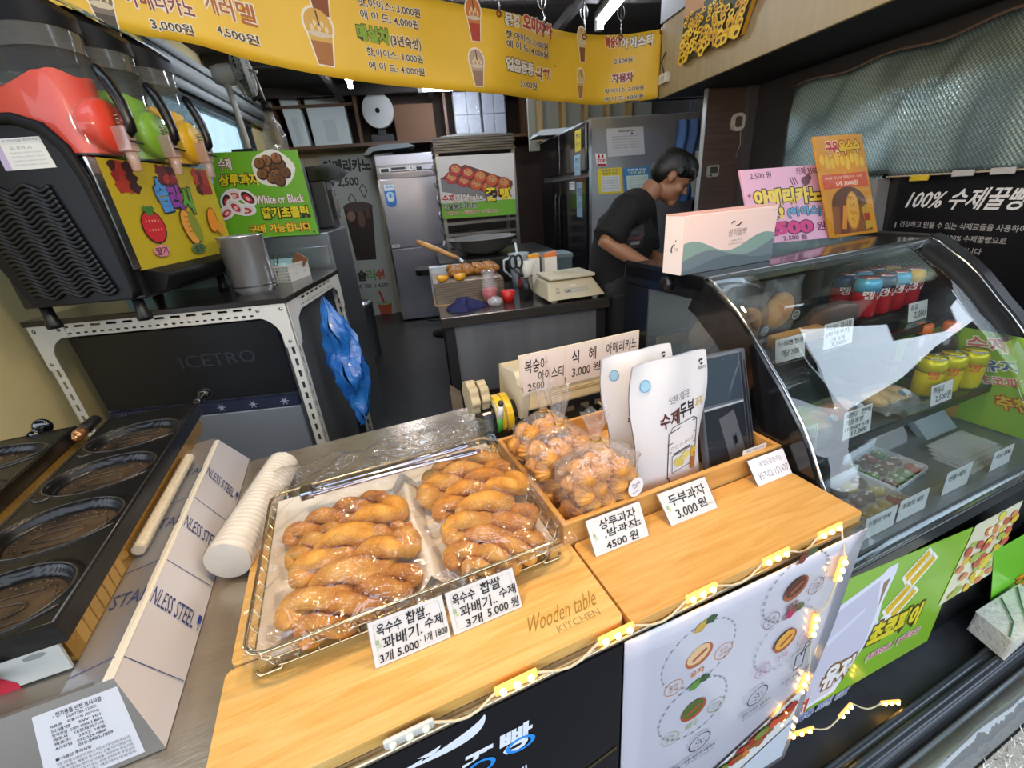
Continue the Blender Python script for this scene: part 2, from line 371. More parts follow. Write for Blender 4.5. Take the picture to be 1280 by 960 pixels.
# ================================================================ THE SALES COUNTER (counter frame, C)
STEEL = M('#b8ab9a', .26, .75, noise=.10, nscale=7, stretch=(1, 6, 1), bump=.05, bscale=30)
STEEL2 = M('#b9bcbd', .22, .95, noise=.06, nscale=5)
DARK = M('#17171a', .3); BLACK = M('#0e0e10', .25, coat=.4); WHITE = M('#ecebea', .45)
t = T('steel_counter', 'long stainless steel sales counter carrying the boards, wire tray and griddle', 'counter', (0, .9, 0))
mb = MB(); mb.box(-1.15, .375, .80, .655, 1.295, .845); t.part('worktop', mb, STEEL, bev=.006)
mb = MB(); mb.box(-1.12, .395, .02, .645, 1.27, .80); t.part('body', mb, M('#3a3938', .5))
LB = (('#d9a763', '#edc98c'),)
WOOD = woodmat('board_wood', '#d6a04e', '#eabd74', (4, 55, 55), .32)
WOODR = woodmat('board_wood_r', '#cd9448', '#e2ae66', (3.5, 50, 50), .32)
# three boards
t = T('wooden_board', 'pale wooden board under the wire tray, front left, with engraved script lettering', 'board', (.0, .48, .845))
mb = MB(); mb.prism(rrect(-.29, .385, .304, .573, .012), 'z', .846, .868); bd = t.part('board', mb, WOOD, bev=.003)
p = Print(quadsurf((.14, .46, .868), (.30, .46, .868), (.30, .40, .868), (.14, .40, .868)), 2.6)
p.text('Wooden table', .10, .08, .90, .56, '#9c7424', 0, slant=.5, rot=0); p.text('KITCHEN', .36, .66, .84, .86, '#a8854a', 0)
t.part('engraving', p.mb, p.mats)
mb = MB(); mb.prism(rrect(-.285, .578, .304, .985, .012), 'z', .846, .868)
solo('wooden_board', 'wooden board beneath the back half of the wire tray', 'board', mb, WOOD, (0, .78, .846), bev=.003)
mb = MB(); mb.prism(rrect(.309, .372, .865, .56, .010), 'z', .846, .868)
solo('wooden_board', 'pale wooden board in front of the shallow wooden box, at the right end', 'board', mb, WOODR, (.6, .46, .846), bev=.003)
mb = MB(); mb.prism([(.35, .372), (.845, .372), (.845, .360), (.35, .364)], 'z', .838, .846)
# metal edge strip along the counter front
mb = MB(); mb.box(-.75, .375, .806, .86, .380, .842); mb.tube([(-.30, .374, .846), (.31, .372, .846), (.865, .368, .846)], .004, 8)
solo('edge_strip', 'thin metal edge strip under the front of the wooden boards', 'strip', mb, M('#b9a98c', .3, .8), (0, .37, .806))
# ---- front banners
t = T('front_banner', 'black counter front banner with white swoosh mark and blue Hangul letters', 'banner', (.0, .37, .02))
def draw(p):
    W_ = '#f1f1f4'
    # swoosh mark: a long curved blade and two short ones, with a smile under them
    def blade(a, b, c, w_):
        up = []; lo = []
        for i in range(13):
            k = i/12; x = (1-k)**2*a[0]+2*k*(1-k)*b[0]+k*k*c[0]; y = (1-k)**2*a[1]+2*k*(1-k)*b[1]+k*k*c[1]
            d = w_*math.sin(math.pi*min(1, k*.9+.06))**1.0; up.append((x-d*.4, y-d)); lo.append((x+d*.4, y+d))
        o = up+lo[::-1]
        p.raw(o, [(i, i+1, 24-i, 25-i) for i in range(12)], W_)
    blade((.612, .012), (.60, .075), (.43, .075), .016)
    blade((.50, .045), (.475, .066), (.445, .052), .007); blade((.455, .062), (.43, .08), (.405, .066), .007); blade((.40, .075), (.39, .10), (.375, .11), .006)
    p.text('삼미', .36, .20, .50, .30, W_, .03, slant=.12); p.text('꿀', .535, .135, .625, .225, W_, .035, slant=.12); p.text('빵', .635, .115, .725, .215, W_, .035, slant=.12)
    p.ring(.58, .205, .040, .028, '#2f93e6', .3); p.ring(.69, .195, .042, .028, '#2f93e6', .3)
    p.text('100% 수제', .50, .30, .70, .335, W_, .01)
    p.poly([(.99, .455), (.99, .47), (.55, .60), (.55, .585)], '#4a3f1f')
sign(t, quadsurf((-.31, .374, .838), (.288, .368, .838), (.288, .364, .24), (-.31, .372, .24)), 1.05, .004, M('#151318', .25, coat=.3), draw, 'sheet')
t = T('front_poster', 'white glossy counter poster showing bread flavours inside dotted circles', 'poster', (.57, .36, .02))
def draw(p):
    G = '#8a8690'
    def dish(x, y, top, body, rim, cap, c1):
        p.ring(x, y, .165, .115, '#8f8f94', .045, 60, True, -.25)
        p.disc(x, y+.004, .062, .038, rim, rot=-.45); p.disc(x-.004, y-.003, .052, .031, body, rot=-.45)
        for k in range(4): p.disc(x-.02+.014*k, y+.012-.007*k, .012, .006, rim, 8, -.3)
        p.disc(x-.01, y-.108, .032, .016, top, 10, -.5, .2); p.disc(x+.03, y-.118, .025, .014, '#3d5a34', 9, -.2, .2)
        p.text(cap, x-.03, y+.055, x+.035, y+.082, c1, .01, rot=-.12)
        for (dx, dy) in ((-.10, .085), (.115, .035)):
            p.ring(x+dx, y+dy, .042, .030, c1, .07, 22); p.text('오독', x+dx-.02, y+dy-.014, x+dx+.02, y+dy, c1, 0); p.text('오독', x+dx-.02, y+dy+.003, x+dx+.02, y+dy+.016, c1, 0)
    dish(.31, .175, '#c9a24a', '#e2bb8b', '#b3643f', '유자', '#d08a55')
    dish(.32, .40, '#5f8f3c', '#55662c', '#a64f2f', '완두', '#9aa56b')
    dish(.745, .095, '#7b3a2c', '#5a2f25', '#a55a38', '팥', '#7c4440')
    dish(.76, .30, '#b52d55', '#e0a23f', '#a85a35', '고구마', '#b0577a')
    # black line icons with small captions
    for x, y in ((.37, .565), (.66, .49)):
        p.ring(x, y, .058, .036, '#1d1c20', .1, 26, rot=-.4)
        for k in range(9): p.disc(x+.03*math.cos(k*2.4)*(k/9+.2), y+.02*math.sin(k*2.4)*(k/9+.2), .005, .003, '#1d1c20', 6)
        p.text('냉동 보관은 4월까지', x-.07, y+.05, x+.09, y+.068, '#2a282c', .01, rot=-.1); p.text('살짝 녹여서 드시면 됩니다', x-.06, y+.072, x+.09, y+.088, '#3a383c', 0, rot=-.1)
    p.line([(.86, .47), (.85, .40), (.90, .39), (.91, .46), (.86, .47)], .006, '#1d1c20'); p.line([(.87, .40), (.93, .37)], .006, '#1d1c20'); p.line([(.88, .41), (.89, .36), (.94, .35)], .006, '#1d1c20')
    p.text('우유와 함께 드세요', .80, .49, .97, .508, '#2a282c', .01, rot=-.1); p.text('더 맛있습니다', .83, .512, .97, .528, '#2a282c', 0, rot=-.1)
    p.text('맛있게', .08, .64, .28, .70, '#1c1a1e', .03, rot=-.12); p.text('먹는법', .08, .71, .28, .77, '#1c1a1e', .03, rot=-.12)
    # photograph of filled breads in a tray
    p.poly([(.30, .86), (1, .62), (1, .98), (.3, .98)], '#dcd8d2')
    random.seed(3)
    for k in range(46):
        x = .36+.6*random.random(); y = .83-(x-.36)*.27+.06*random.random()
        p.disc(x, y, .035, .022, random.choice(['#b4371f', '#d2542a', '#9a5a26', '#c97a35', '#7d8a35', '#a92a1d']), 9, random.random(), .12)
    p.poly([(.55, .93), (1, .78), (1, .98), (.55, .98)], '#c9cbd2')
fn0 = quadsurf((.291, .366, .842), (.862, .356, .842), (.80, .345, .10), (.291, .356, .10))
def fnp(u, v):
    q, n = fn0(u, v); return q + n*(.006*math.sin(u*3.1)*math.sin(v*3.0) + .003*math.sin(v*11+u*4)*(.2+u*.3)), n
sign(t, fnp, .80, .0015, M('#cfcad2', .2, coat=.6, bump=.06, bscale=7), None, 'sheet', nu=12, nv=14)
p = Print(lambda u, v: fnp(u*.915, v*.93), .80*.915/.93, .0003); draw(p); t.part('print', p.mb, p.mats, parent=t.o.children[0])
# ---- shallow wooden box
BOXW = woodmat('box_wood', '#c98d45', '#e0ab62', (2.6, 24, 24), .4); INW = woodmat('box_in', '#d39c55', '#e9bd7c', (3, 20, 20), .45)
t = T('wooden_box', 'shallow open wooden box holding bagged cookies and two white pouches', 'box', (.59, .73, .846))
X0, X1, Y0, Y1, ZB, ZT, TH = .292, .872, .565, .925, .846, .918, .011
mb = MB(); mb.box(X0, Y0, ZB, X1, Y0+TH, ZT); t.part('front_side', mb, BOXW, bev=.0015)
mb = MB(); mb.box(X0, Y1-TH, ZB, X1, Y1, ZT); t.part('back_side', mb, BOXW, bev=.0015)
mb = MB(); mb.box(X0, Y0+TH, ZB, X0+TH, Y1-TH, ZT); t.part('end_side', mb, BOXW, bev=.0015)
mb = MB(); mb.box(X1-TH, Y0+TH, ZB, X1, Y1-TH, ZT); t.part('end_side', mb, BOXW, bev=.0015)
mb = MB(); mb.box(X0+TH, Y0+TH, ZB, X1-TH, Y1-TH, ZB+.008); t.part('bottom', mb, INW)
ZI = ZB+.009
# ---- wire tray with liner
t = T('wire_tray', 'chrome wire tray lined with white paper, filled with sugared twisted doughnuts', 'tray', (.01, .73, .868))
a0, a1, b0, b1, zt, zb = -.243, .272, .525, .932, .930, .878
def ring(z, r, ins=0):
    return [(x, y, z) for x, y in rrect(a0+ins, b0+ins, a1-ins, b1-ins, .03, 5)]
CH = M('#c9b58f', .18, 1.0)
mb = MB(); mb.tube(ring(zt, 0), .0034, 8, closed=True); t.part('rim', mb, CH)
mb = MB(); mb.tube(ring(zt-.024, 0, .006), .0016, 6, closed=True); mb.tube(ring(zb, 0, .014), .0025, 6, closed=True)
n = 15
for k in range(n+1):
    x = a0+.03+(a1-a0-.06)*k/n; mb.tube([(x, b0, zt), (x, b0+.014, zb), (x, b1-.014, zb), (x, b1, zt)], .0016, 6)
n = 11
for k in range(n+1):
    y = b0+.03+(b1-b0-.06)*k/n; mb.tube([(a0, y, zt), (a0+.014, y, zb), (a1-.014, y, zb), (a1, y, zt)], .0016, 6)
t.part('wire_mesh', mb, CH)
for x in (a0+.02, a1-.02):
    for y in (b0+.02, b1-.02): mb = MB(); mb.tube([(x-.02, y, zb), (x-.014, y-.006, .872), (x+.014, y-.006, .872), (x+.02, y, zb)], .003, 6); t.part('foot', mb, CH)
PAPER = M('#e9dfcf', .6, bump=.12, bscale=14)
mb = MB()
def liner(u, v):
    x = a0+.012+(a1-a0-.024)*u; y = b0+.012+(b1-b0-.024)*v
    e = min(u, 1-u, v, 1-v); k = max(0, 1-e/.045)
    return (x, y, zb+.004+.036*k*k + .0012*math.sin(u*23+v*7)*(1-k))
mb.grid(liner, 40, 34); t.part('paper_liner', mb, PAPER)
mb = MB()
def partn(u, v):   # folded paper between the two piles
    y = b0+.03+(b1-b0-.07)*u; k = 1-abs(2*v-1); x = .035+.028*(v-.5)*2*(1.0) + .004*math.sin(u*9)
    return (x, y, zb+.006+.042*k)
mb.grid(partn, 16, 8); t.part('paper_fold', mb, PAPER)
TRAYZ = zb+.006
# ---- griddle on its stainless body
t = T('waffle_griddle', 'black cast-iron griddle with four oval leaf-patterned moulds, right-hand plate', 'griddle', (-.54, 1.0, .99))
IRON = M('#1f1e1e', .3, .55, noise=.15, nscale=9, bump=.06, bscale=50); IRON2 = M('#594632', .42, .3, noise=.5, nscale=22, bump=.12, bscale=70, h2='#2b2219')
def plate(thing, x0, x1, y0, y1, zt_, ncav, pitch, yfirst):
    """casting with oval moulds sunk in it: a height field over the plate"""
    mb = MB(); cav = [((x0+x1)/2, yfirst+pitch*k) for k in range(ncav)]
    RX, RY = (x1-x0)/2-.016, pitch*.40
    def h(x, y):
        z = zt_
        for cx0, cy0 in cav:
            q = math.hypot((x-cx0)/RX, (y-cy0)/RY)
            if q < 1.10 and q > 1.0: z = max(z, zt_+.0018)
            if q <= 1.0:
                k = min(1, (1-q)/.10); z = zt_+.0018-.019*(k*k*(3-2*k))
                if q < .80: z += 0
        return z
    nx, ny = 84, max(40, int((y1-y0)/.0034))
    mb.grid(lambda u, v: (x0+(x1-x0)*u, y0+(y1-y0)*v, h(x0+(x1-x0)*u, y0+(y1-y0)*v)), nx, ny)
    zl = zt_-.032
    mb.add([(x0, y0, zt_), (x1, y0, zt_), (x1, y1, zt_), (x0, y1, zt_), (x0, y0, zl), (x1, y0, zl), (x1, y1, zl), (x0, y1, zl)], [(0, 4, 5, 1), (1, 5, 6, 2), (2, 6, 7, 3), (3, 7, 4, 0), (4, 7, 6, 5)])
    pl = thing.part('plate', mb, IRON)
    mb = MB()
    for cx0, cy0 in cav:       # baked floor of each mould with its raised leaf veins
        z = zt_-.0166; e = [(cx0+RX*.84*math.cos(a), cy0+RY*.84*math.sin(a), z) for a in [2*math.pi*k/40 for k in range(40)]]
        mb.add([(cx0, cy0, z)]+e, [(0, 1+k, 1+(k+1) % 40) for k in range(40)])
        mb.tube([(cx0+RX*.42*math.cos(a)-.006, cy0+RY*.20*math.sin(a), z+.001) for a in [2*math.pi*k/32 for k in range(32)]], .0017, 6, closed=True)
        for s in (-1, 1):
            mb.tube([(cx0-RX*.45+RX*.9*i/12, cy0+s*RY*(.44-.03*abs(i-6)/6), z+.001) for i in range(13)], .0017, 6)
        for k in range(44):
            a = 2*math.pi*k/44+random.random()*.06; q = .66+.12*random.random()
            mb.ball((cx0+RX*q*math.cos(a), cy0+RY*q*math.sin(a), z+.0006), .0022+.0016*random.random(), sz=.6, seg=6, rings=4)
    thing.part('mould', mb, IRON2)
    mb = MB()
    for cx0, cy0 in cav:       # lips beside the moulds, plus a paler ring painting each rim's highlight
        mb.tube([(cx0+RX*1.03*math.cos(a), cy0+RY*1.03*math.sin(a), zt_+.0016) for a in [2*math.pi*k/56 for k in range(56)]], .0015, 6, closed=True)
        mb.tube([(x0+.018+.03*k/6, cy0-RY*.80-.010*math.sin(math.pi*k/6), zt_+.001) for k in range(7)], .0026, 6)
        mb.tube([(x1-.075+.062*k/8, cy0-RY*(.98-.40*(k/8)**1.3), zt_+.0008) for k in range(9)], .0022, 6)
    mb.tube([(x0+.006, y0+.006, zt_), (x1-.006, y0+.006, zt_), (x1-.006, y1-.006, zt_), (x0+.006, y1-.006, zt_)], .002, 6, closed=True)
    thing.part('lip_highlight', mb, M('#4a4642', .28, .6))
    return pl
GZ = 1.03
plate(t, -.657, -.442, .600, 1.372, GZ, 4, .178, .682)
mb = MB(); mb.tube([(-.452, 1.365, GZ-.005), (-.440, 1.40, GZ+.002)], .010, 10); mb.ball((-.436, 1.412, GZ+.006), .018, sz=.8, seg=18, rings=12); t.part('knob', mb, M('#0c0c0d', .12, coat=.6))
mb = MB(); mb.tube([(-.690, 1.39, GZ+.0), (-.689, 1.33, GZ+.003), (-.688, 1.31, GZ+.003)], [.013, .015, .012], 12); hd = t.part('handle', mb, M('#171413', .4))
mb = MB(); mb.tube([(-.688, 1.312, GZ+.003), (-.6875, 1.29, GZ+.003), (-.687, 1.275, GZ+.003)], [.013, .0145, .008], 12); mb.ball((-.687, 1.274, GZ+.003), .008); t.part('tip', mb, M('#c08a5c', .25, .8), parent=hd, label='copper handle tip')
AMB = M('#b08038', .25, .7, noise=.4, nscale=9, bump=.2, bscale=12, h2='#d9a850')
mb = MB(); mb.box(-1.12, .615, .947, -.457, 1.36, .997); pn = t.part('base_pan', mb, AMB)
for k in range(7): mb = MB(); mb.box(-.4585, .640+.022*k, .950, -.4565, .658+.022*k, .985); t.part('pan_tile', mb, M('#d8a95a', .3, .3), parent=pn)
t = T('waffle_griddle', 'black cast-iron griddle at the photo edge, with a knob on its rear edge', 'griddle', (-.84, 1.0, .99))
plate(t, -1.10, -.725, .600, 1.372, GZ, 4, .178, .720)
mb = MB(); mb.tube([(-.81, 1.36, GZ), (-.81, 1.40, GZ)], .012, 10); mb.ball((-.81, 1.408, GZ+.004), .022, sy=.6, seg=16, rings=10); t.part('knob', mb, M('#0c0c0d', .12, coat=.6))
# stainless body of the griddle with film still on its side
t = T('griddle_stand', 'stainless steel griddle stand with printed protective film and a rating label', 'stand', (-.6, .9, .846))
FILMW = M('#d9d4d6', .25, .1, coat=.3)
RG, BS = (-.396, .950), (-.358, .847)         # ridge and foot of the sloping side (x, z)
mb = MB(); mb.hexa([(BS[0], .507, BS[1]), (BS[0], 1.30, BS[1]), (BS[0]-.006, 1.30, BS[1]), (BS[0]-.006, .507, BS[1]), (RG[0], .556, RG[1]), (RG[0], 1.25, RG[1]), (RG[0]-.006, 1.25, RG[1]), (RG[0]-.006, .556, RG[1])]); sp = t.part('side_guard', mb, FILMW)
mb = MB(); mb.prism([(-.3945, .9505), (-.400, .9525), (-.4065, .9520), (-.4065, .949), (-.398, .949)], 'y', .556, 1.25); t.part('edge', mb, M('#f3ead6', .25, .2), parent=sp)
mb = MB(); mb.prism([(-.4065, .9515), (-.457, .9465), (-.457, .940), (-.4065, .945)], 'y', .556, 1.27); tl = t.part('top_ledge', mb, M('#a09fa3', .3, .55))
mb = MB(); mb.box(-1.12, .556, .847, -.404, 1.25, .940); mb.box(-1.12, .556, .940, -.457, .62, .9455); t.part('body', mb, M('#8a8379', .35, .6))
def fpy(z): return .507+.049*(z-.847)/.103
mb = MB(); mb.hexa([(-1.12, .507, .847), (-.3575, .507, .847), (-.364, .513, .847), (-1.12, .513, .847), (-1.12, .556, .9505), (-.395, .556, .9505), (-.400, .562, .9505), (-1.12, .562, .9505)]); fp = t.part('front_panel', mb, M('#8f8880', .38, .7, noise=.08, nscale=6))
def draw(p):
    p.text('- 전기용품 안전 표시사항 -', .22, .04, .82, .11, '#26262a', .015); p.text('SG07285-22001', .36, .125, .70, .165, '#26262a', 0)
    rows = ['제품명    와플기계 (전기식)', '모델명    SW-101', '정격전압  220V 60Hz 2.8kW', '제조사    대한제과기계', '제조자    2022. 10월', 'A/S상담   032-524-0808', '          010-8400-7859']
    for i, r in enumerate(rows): p.text(r.strip(), .16 if i < 6 else .40, .19+.058*i, .72 if i != 6 else .78, .235+.058*i, '#2b2b30', .006)
    p.text('■ 사용상 주의사항', .14, .62, .52, .665, '#26262a', .012)
    for i, r in enumerate(['전원 코드를 손상시키지 마시고 젖은 손으로 만지지 마십시오', '사용 중에는 제품이 뜨거우니 손을 대지 마십시오', '청소할 때에는 반드시 전원을 차단하여 주십시오', '어린이의 손이 닿지 않는 곳에 설치하여 주십시오', '임의로 분해하거나 개조하지 마십시오']): p.text(r, .14, .69+.055*i, .93, .73+.055*i, '#38383d', 0)
def lbq(x, z): return (x, fpy(z)-.0006, z)
sign(t, quadsurf(lbq(-.482, .940), lbq(-.393, .940), lbq(-.380, .853), lbq(-.482, .853)), 1.15, .0004, M('#c9c8cc', .3), draw, 'rating_label', 'lettering', parent=fp)
# printing on the film runs across the ridge: over the ledge and down the side
nx_, nz_ = .938*.0008, .346*.0008
for k in range(3):
    y = .690+.195*k; h = .034; A = (RG[0]+nx_, RG[1]+nz_-.002); B = (BS[0]+nx_, BS[1]+nz_+.004)
    p = Print(quadsurf((A[0], y+h, A[1]), (B[0], y+h, B[1]), (B[0], y, B[1]), (A[0], y, A[1])), 3.1, .0004)
    p.text('NLESS STEEL', .02, .0, .86, 1, '#33416f', 0); p.rect(.92, .05, .99, .55, '#2b3f9c'); p.rect(.95, .66, .97, .98, '#2b3f9c')
    t.part('film_lettering', p.mb, p.mats, parent=sp)
    p = Print(quadsurf((-.452, y+h+.006, .9476), (-.404, y+h, .9532), (-.404, y, .9532), (-.452, y+.006, .9476)), 1.35, .0004)
    p.text('STAI', .0, .05, 1.0, .95, '#33416f', 0); t.part('film_lettering', p.mb, p.mats, parent=tl)
    yl = y-.100; q = [(A[0], yl, A[1]), (B[0], yl+.01, B[1]), (B[0], yl+.0114, B[1]), (A[0], yl+.0014, A[1])]
    mb = MB(); mb.hexa([Vector(v) for v in q]+[Vector(v)+Vector((nx_, 0, nz_))*.4 for v in q]); t.part('film_line', mb, M('#44507c', .4), parent=sp)
    q = [(-.457, yl-.004, .9470), (-.404, yl, .9530), (-.404, yl+.0014, .9530), (-.457, yl-.0026, .9470)]
    mb = MB(); mb.hexa([Vector(v) for v in q]+[Vector(v)+Vector((0, 0, .0003)) for v in q]); t.part('film_line', mb, M('#44507c', .4), parent=tl)
# tin with red lettering under the griddle front, seen between plate and stand
t = T('printed_tin_tray', 'printed white and red drip tray under the front edge of the griddle', 'drip tray', (-.6, .56, .965))
def draw(p):
    p.disc(.50, .5, .12, .30, '#1d1b1c', 14, .5); p.disc(.72, .45, .16, .42, '#c2283a', 16, .5); p.disc(.72, .45, .10, .22, '#e6e4e0', 14, .5); p.poly([(.62, .15), (.72, .12), (.80, .85), (.70, .9)], '#c2283a')
    p.poly([(.02, .55), (.3, .05), (.4, .05), (.1, .8)], '#b52a3a'); p.poly([(.36, .98), (.46, .6), (.60, .75), (.52, .98)], '#1d1b1c')
    p.disc(.93, .22, .03, .09, '#8d8b86', 12)
sign(t, quadsurf((-.86, .606, .997), (-.457, .606, .997), (-.457, .602, .949), (-.86, .602, .949)), 8, .004, M('#cfcbc2', .3, .2), draw, 'front_lip')
mb = MB(); mb.tube([(-.92+.40*k/40, .590-.004*math.sin(k*.2), .962+.024*math.sin(k/40*1.2)) for k in range(41)], [.008+.001*(k % 2) for k in range(41)], 10); t.part('flexible_conduit', mb, M('#4a4038', .4, .6))
# ================================================================ ON THE COUNTER
DO = M('#e09a3a', .6, noise=0, bump=.6, bscale=240, h2='#b0661a', nscale=30, sss=0)
DO2 = M('#eaae50', .64, bump=.6, bscale=240, h2='#c27a26', nscale=30)
def doughnut_mesh(L, R, turns, loop, seed):
    """two ropes of dough twisted round each other, pinched at the ends"""
    rnd = random.Random(seed); mb = MB(); n = 46
    for s in (0, math.pi):
        pts = []; rs = []
        for i in range(n+1):
            k = i/n; a = 2*math.pi*turns*k+s; env = math.sin(math.pi*min(1, max(0, (k*.94+.03))))**.38
            fat = 1+.55*loop*max(0, (k-.62)/.38)*(1 if k < .96 else .8)
            r = R*.80*env; pts.append((-L/2+L*k, r*math.cos(a)*fat, R*.98+r*.80*math.sin(a)))
            rs.append(R*.68*env*(1+.07*math.sin(k*19+s))*(1+.05*rnd.random()))
        mb.tube(pts, rs, 12)
    mb.ball((-L/2+.006, 0, R*.9), R*.62, sx=.9, seg=12, rings=8)
    mb.ball((L/2-.010, 0, R*.95), R*(.70+.28*loop), sx=.9, sy=1+.3*loop, seg=12, rings=8)
    return mb
PROTO = [meshobj('twisted_doughnut', doughnut_mesh(.205, .0265, 1.9, .2, 1), DO), meshobj('twisted_doughnut', doughnut_mesh(.205, .029, 1.6, .9, 2), DO2), meshobj('twisted_doughnut', doughnut_mesh(.19, .0265, 2.1, .0, 3), DO2)]
def seat_dough(i, kind, xy0, xy1, dz, label, group='twisted doughnuts on the wire tray'):
    p0, p1 = Vector(xy0), Vector(xy1); m = (p0+p1)/2; ang = math.atan2(p1.y-p0.y, p1.x-p0.x); L = (p1-p0).length
    o = PROTO[kind] if PROTO[kind].users_scene and not PROTO[kind].get('label') else dup(PROTO[kind])
    o.matrix_world = MC @ Matrix.Translation((m.x, m.y, TRAYZ+dz)) @ Matrix.Rotation(ang, 4, 'Z') @ Matrix.Diagonal((L/.205, 1, 1, 1))
    put(o, label, 'doughnut', group)
left = [(0, (-.208, .790), (-.008, .828), 0, 'twisted doughnut at the back of the left pile, next to the tongs'),
        (2, (-.205, .712), (-.045, .770), .002, 'second twisted doughnut from the back in the left pile'),
        (1, (-.178, .640), (.012, .752), .024, 'twisted doughnut with a wide looped end lying high on the left pile'),
        (1, (-.198, .578), (.020, .660), .012, 'large dark twisted doughnut fourth from the back in the left pile'),
        (0, (-.175, .545), (.015, .590), .000, 'twisted doughnut at the front of the left pile behind the price tag'),
        (2, (-.120, .690), (.034, .705), -.002, 'twisted doughnut mostly buried in the middle of the left pile')]
right = [(2, (.075, .838), (.255, .882), .0, 'twisted doughnut at the back of the right pile beside the tong handles'),
         (1, (.258, .838), (.068, .768), .010, 'pale looped twisted doughnut second from the back in the right pile'),
         (0, (.078, .690), (.262, .782), .022, 'twisted doughnut on top in the middle of the right pile'),
         (1, (.082, .618), (.264, .712), .024, 'twisted doughnut with a fat right end high on the right pile'),
         (0, (.070, .582), (.262, .630), .006, 'twisted doughnut fifth from the back in the right pile'),
         (2, (.085, .545), (.250, .562), .0, 'twisted doughnut at the front of the right pile behind the second price tag'),
         (2, (.075, .650), (.250, .660), -.004, 'twisted doughnut buried low in the right pile')]
for i, (k, a, b, dz, lb) in enumerate(left+right): seat_dough(i, k, a, b, dz, lb)
# tongs
t = T('tongs', 'steel tongs lying across the back of the doughnut tray', 'tongs', (.02, .90, .93))
TM = M('#c9c2cc', .16, 1.0)
def arm(p0, p1, bow):
    p0, p1 = Vector(p0), Vector(p1); d = p1-p0; s = Vector((-d.y, d.x, 0)).normalized(); mb = MB()
    pts = []; rs = []
    for i in range(25):
        k = i/24; pts.append(p0+d*k + s*bow*math.sin(math.pi*k)*.5); rs.append(.012 if k < .12 else .0095+.0015*math.sin(k*6) if k < .70 else (.0065 if k < .76 else .0105))
    rs[-1] = .006
    mb.tube(pts, rs, 10, flat=.5); return mb
t.part('arm', arm((-.158, .866, .950), (.215, .816, .968), .010), TM)
t.part('arm', arm((-.150, .880, .950), (.205, .856, .968), -.004), TM)
mb = MB(); mb.box(-.176, .858, .940, -.150, .892, .958); t.part('bow', mb, M('#a9b0bd', .2, 1), bev=.003)
# crinkled clear film over the tray
mb = MB(); rnd = random.Random(5)
CREASE = []
for k in range(26): q = rnd.uniform(0, math.pi); CREASE.append((rnd.uniform(-.22, .26), rnd.uniform(.52, .92), math.cos(q), math.sin(q), rnd.uniform(.004, .009)))
def fsheet(u, v):
    x = -.245+.53*u; y = .505+.55*v
    hump = .022*math.exp(-((x+.09)/.09)**2)+.024*math.exp(-((x-.17)/.08)**2)
    z = .940+hump*min(1, 4*(1-v))*min(1, v*7)+.0035*math.sin(x*60+y*31)+.003*math.sin(y*90-x*40)+.004*math.sin(x*23+2*math.sin(y*28))
    for (qx, qy, ca, sa, hh) in CREASE:
        d = (x-qx)*sa-(y-qy)*ca; z += hh*math.exp(-(d/.0045)**2)*math.exp(-(((x-qx)*ca+(y-qy)*sa)/.10)**2)
    if v < .06: z -= (.06-v)*.20
    if v > .80: z = z+.018*math.sin((v-.8)*15)+.006*math.sin(u*30+v*14)
    if y > .95: z = max(z-.25*(y-.95), .86)
    return (x+.006*math.sin(y*40), y, z)
mb.grid(fsheet, 130, 130)
solo('plastic_film', 'crinkled clear plastic film spread over the doughnuts on the wire tray', 'plastic film', mb, film('cellophane', (1, 1, 1), .085, .07, milk=.02, bump=.7, bscale=16, fres=.9), (.02, .75, .936))
# price tags: acrylic stand with a card
CARD = M('#dcd5cf', .5); ACR = film('acrylic', (.97, .97, .97), .03, .05, milk=.06); INK = '#26201d'
def tag(name, label, tl, tr, br, bl, draw, lean=True, card=CARD, group='handwritten price tags on the counter', asp=1.35, foot=True, cat='price tag', c='C'):
    tl, tr, br, bl = map(Vector, (tl, tr, br, bl)); m = (bl+br)/2
    t = T(name, label, cat, tuple(m), c, group=group)
    fn = quadsurf(tl, tr, br, bl); n = fn(.5, .5)[1]
    mb = MB(); mb.sheetbox(lambda u, v: (fn(u*1.03-.015, v*1.04-.02)[0]-n*.0006, n), 1, 1, .0016)
    if foot:
        f = Vector((0, 1, 0)) if c == 'L' else Vector((-n.x, -n.y, 0)).normalized()
        b2, b1 = br+f*.03, bl+f*.03
        mb.add([bl-n*.0005, br-n*.0005, b2, b1, bl-n*.0005+Vector((0, 0, .0015)), br-n*.0005+Vector((0, 0, .0015)), b2+Vector((0, 0, .0015)), b1+Vector((0, 0, .0015))], [(3, 2, 1, 0), (4, 5, 6, 7), (0, 1, 5, 4), (1, 2, 6, 5), (2, 3, 7, 6), (3, 0, 4, 7)])
    t.part('holder', mb, ACR)
    sign(t, fn, asp, .0004, card, draw, 'card', 'writing')
    return t
def frame_marks(p):
    p.line([(.06, .08), (.94, .08), (.94, .92), (.06, .92), (.06, .08)], .008, '#b9b0a6'); p.rect(.05, .42, .10, .52, '#9fae86'); p.rect(.08, .52, .12, .60, '#b7c39d')
def d1(p):
    frame_marks(p); H = dict(bold=.018, hand=.012, slant=.06)
    p.text('옥수수', .09, .10, .42, .36, INK, **H); p.text('찹쌀..', .48, .06, .80, .34, INK, **H)
    p.text('꽈배기.', .14, .40, .66, .68, INK, **H); p.text('수제', .70, .36, .95, .60, INK, **H)
    p.text('3개 5.000', .07, .72, .58, .95, INK, **H); p.text('· 1개 1800', .60, .68, .98, .88, INK, **H)
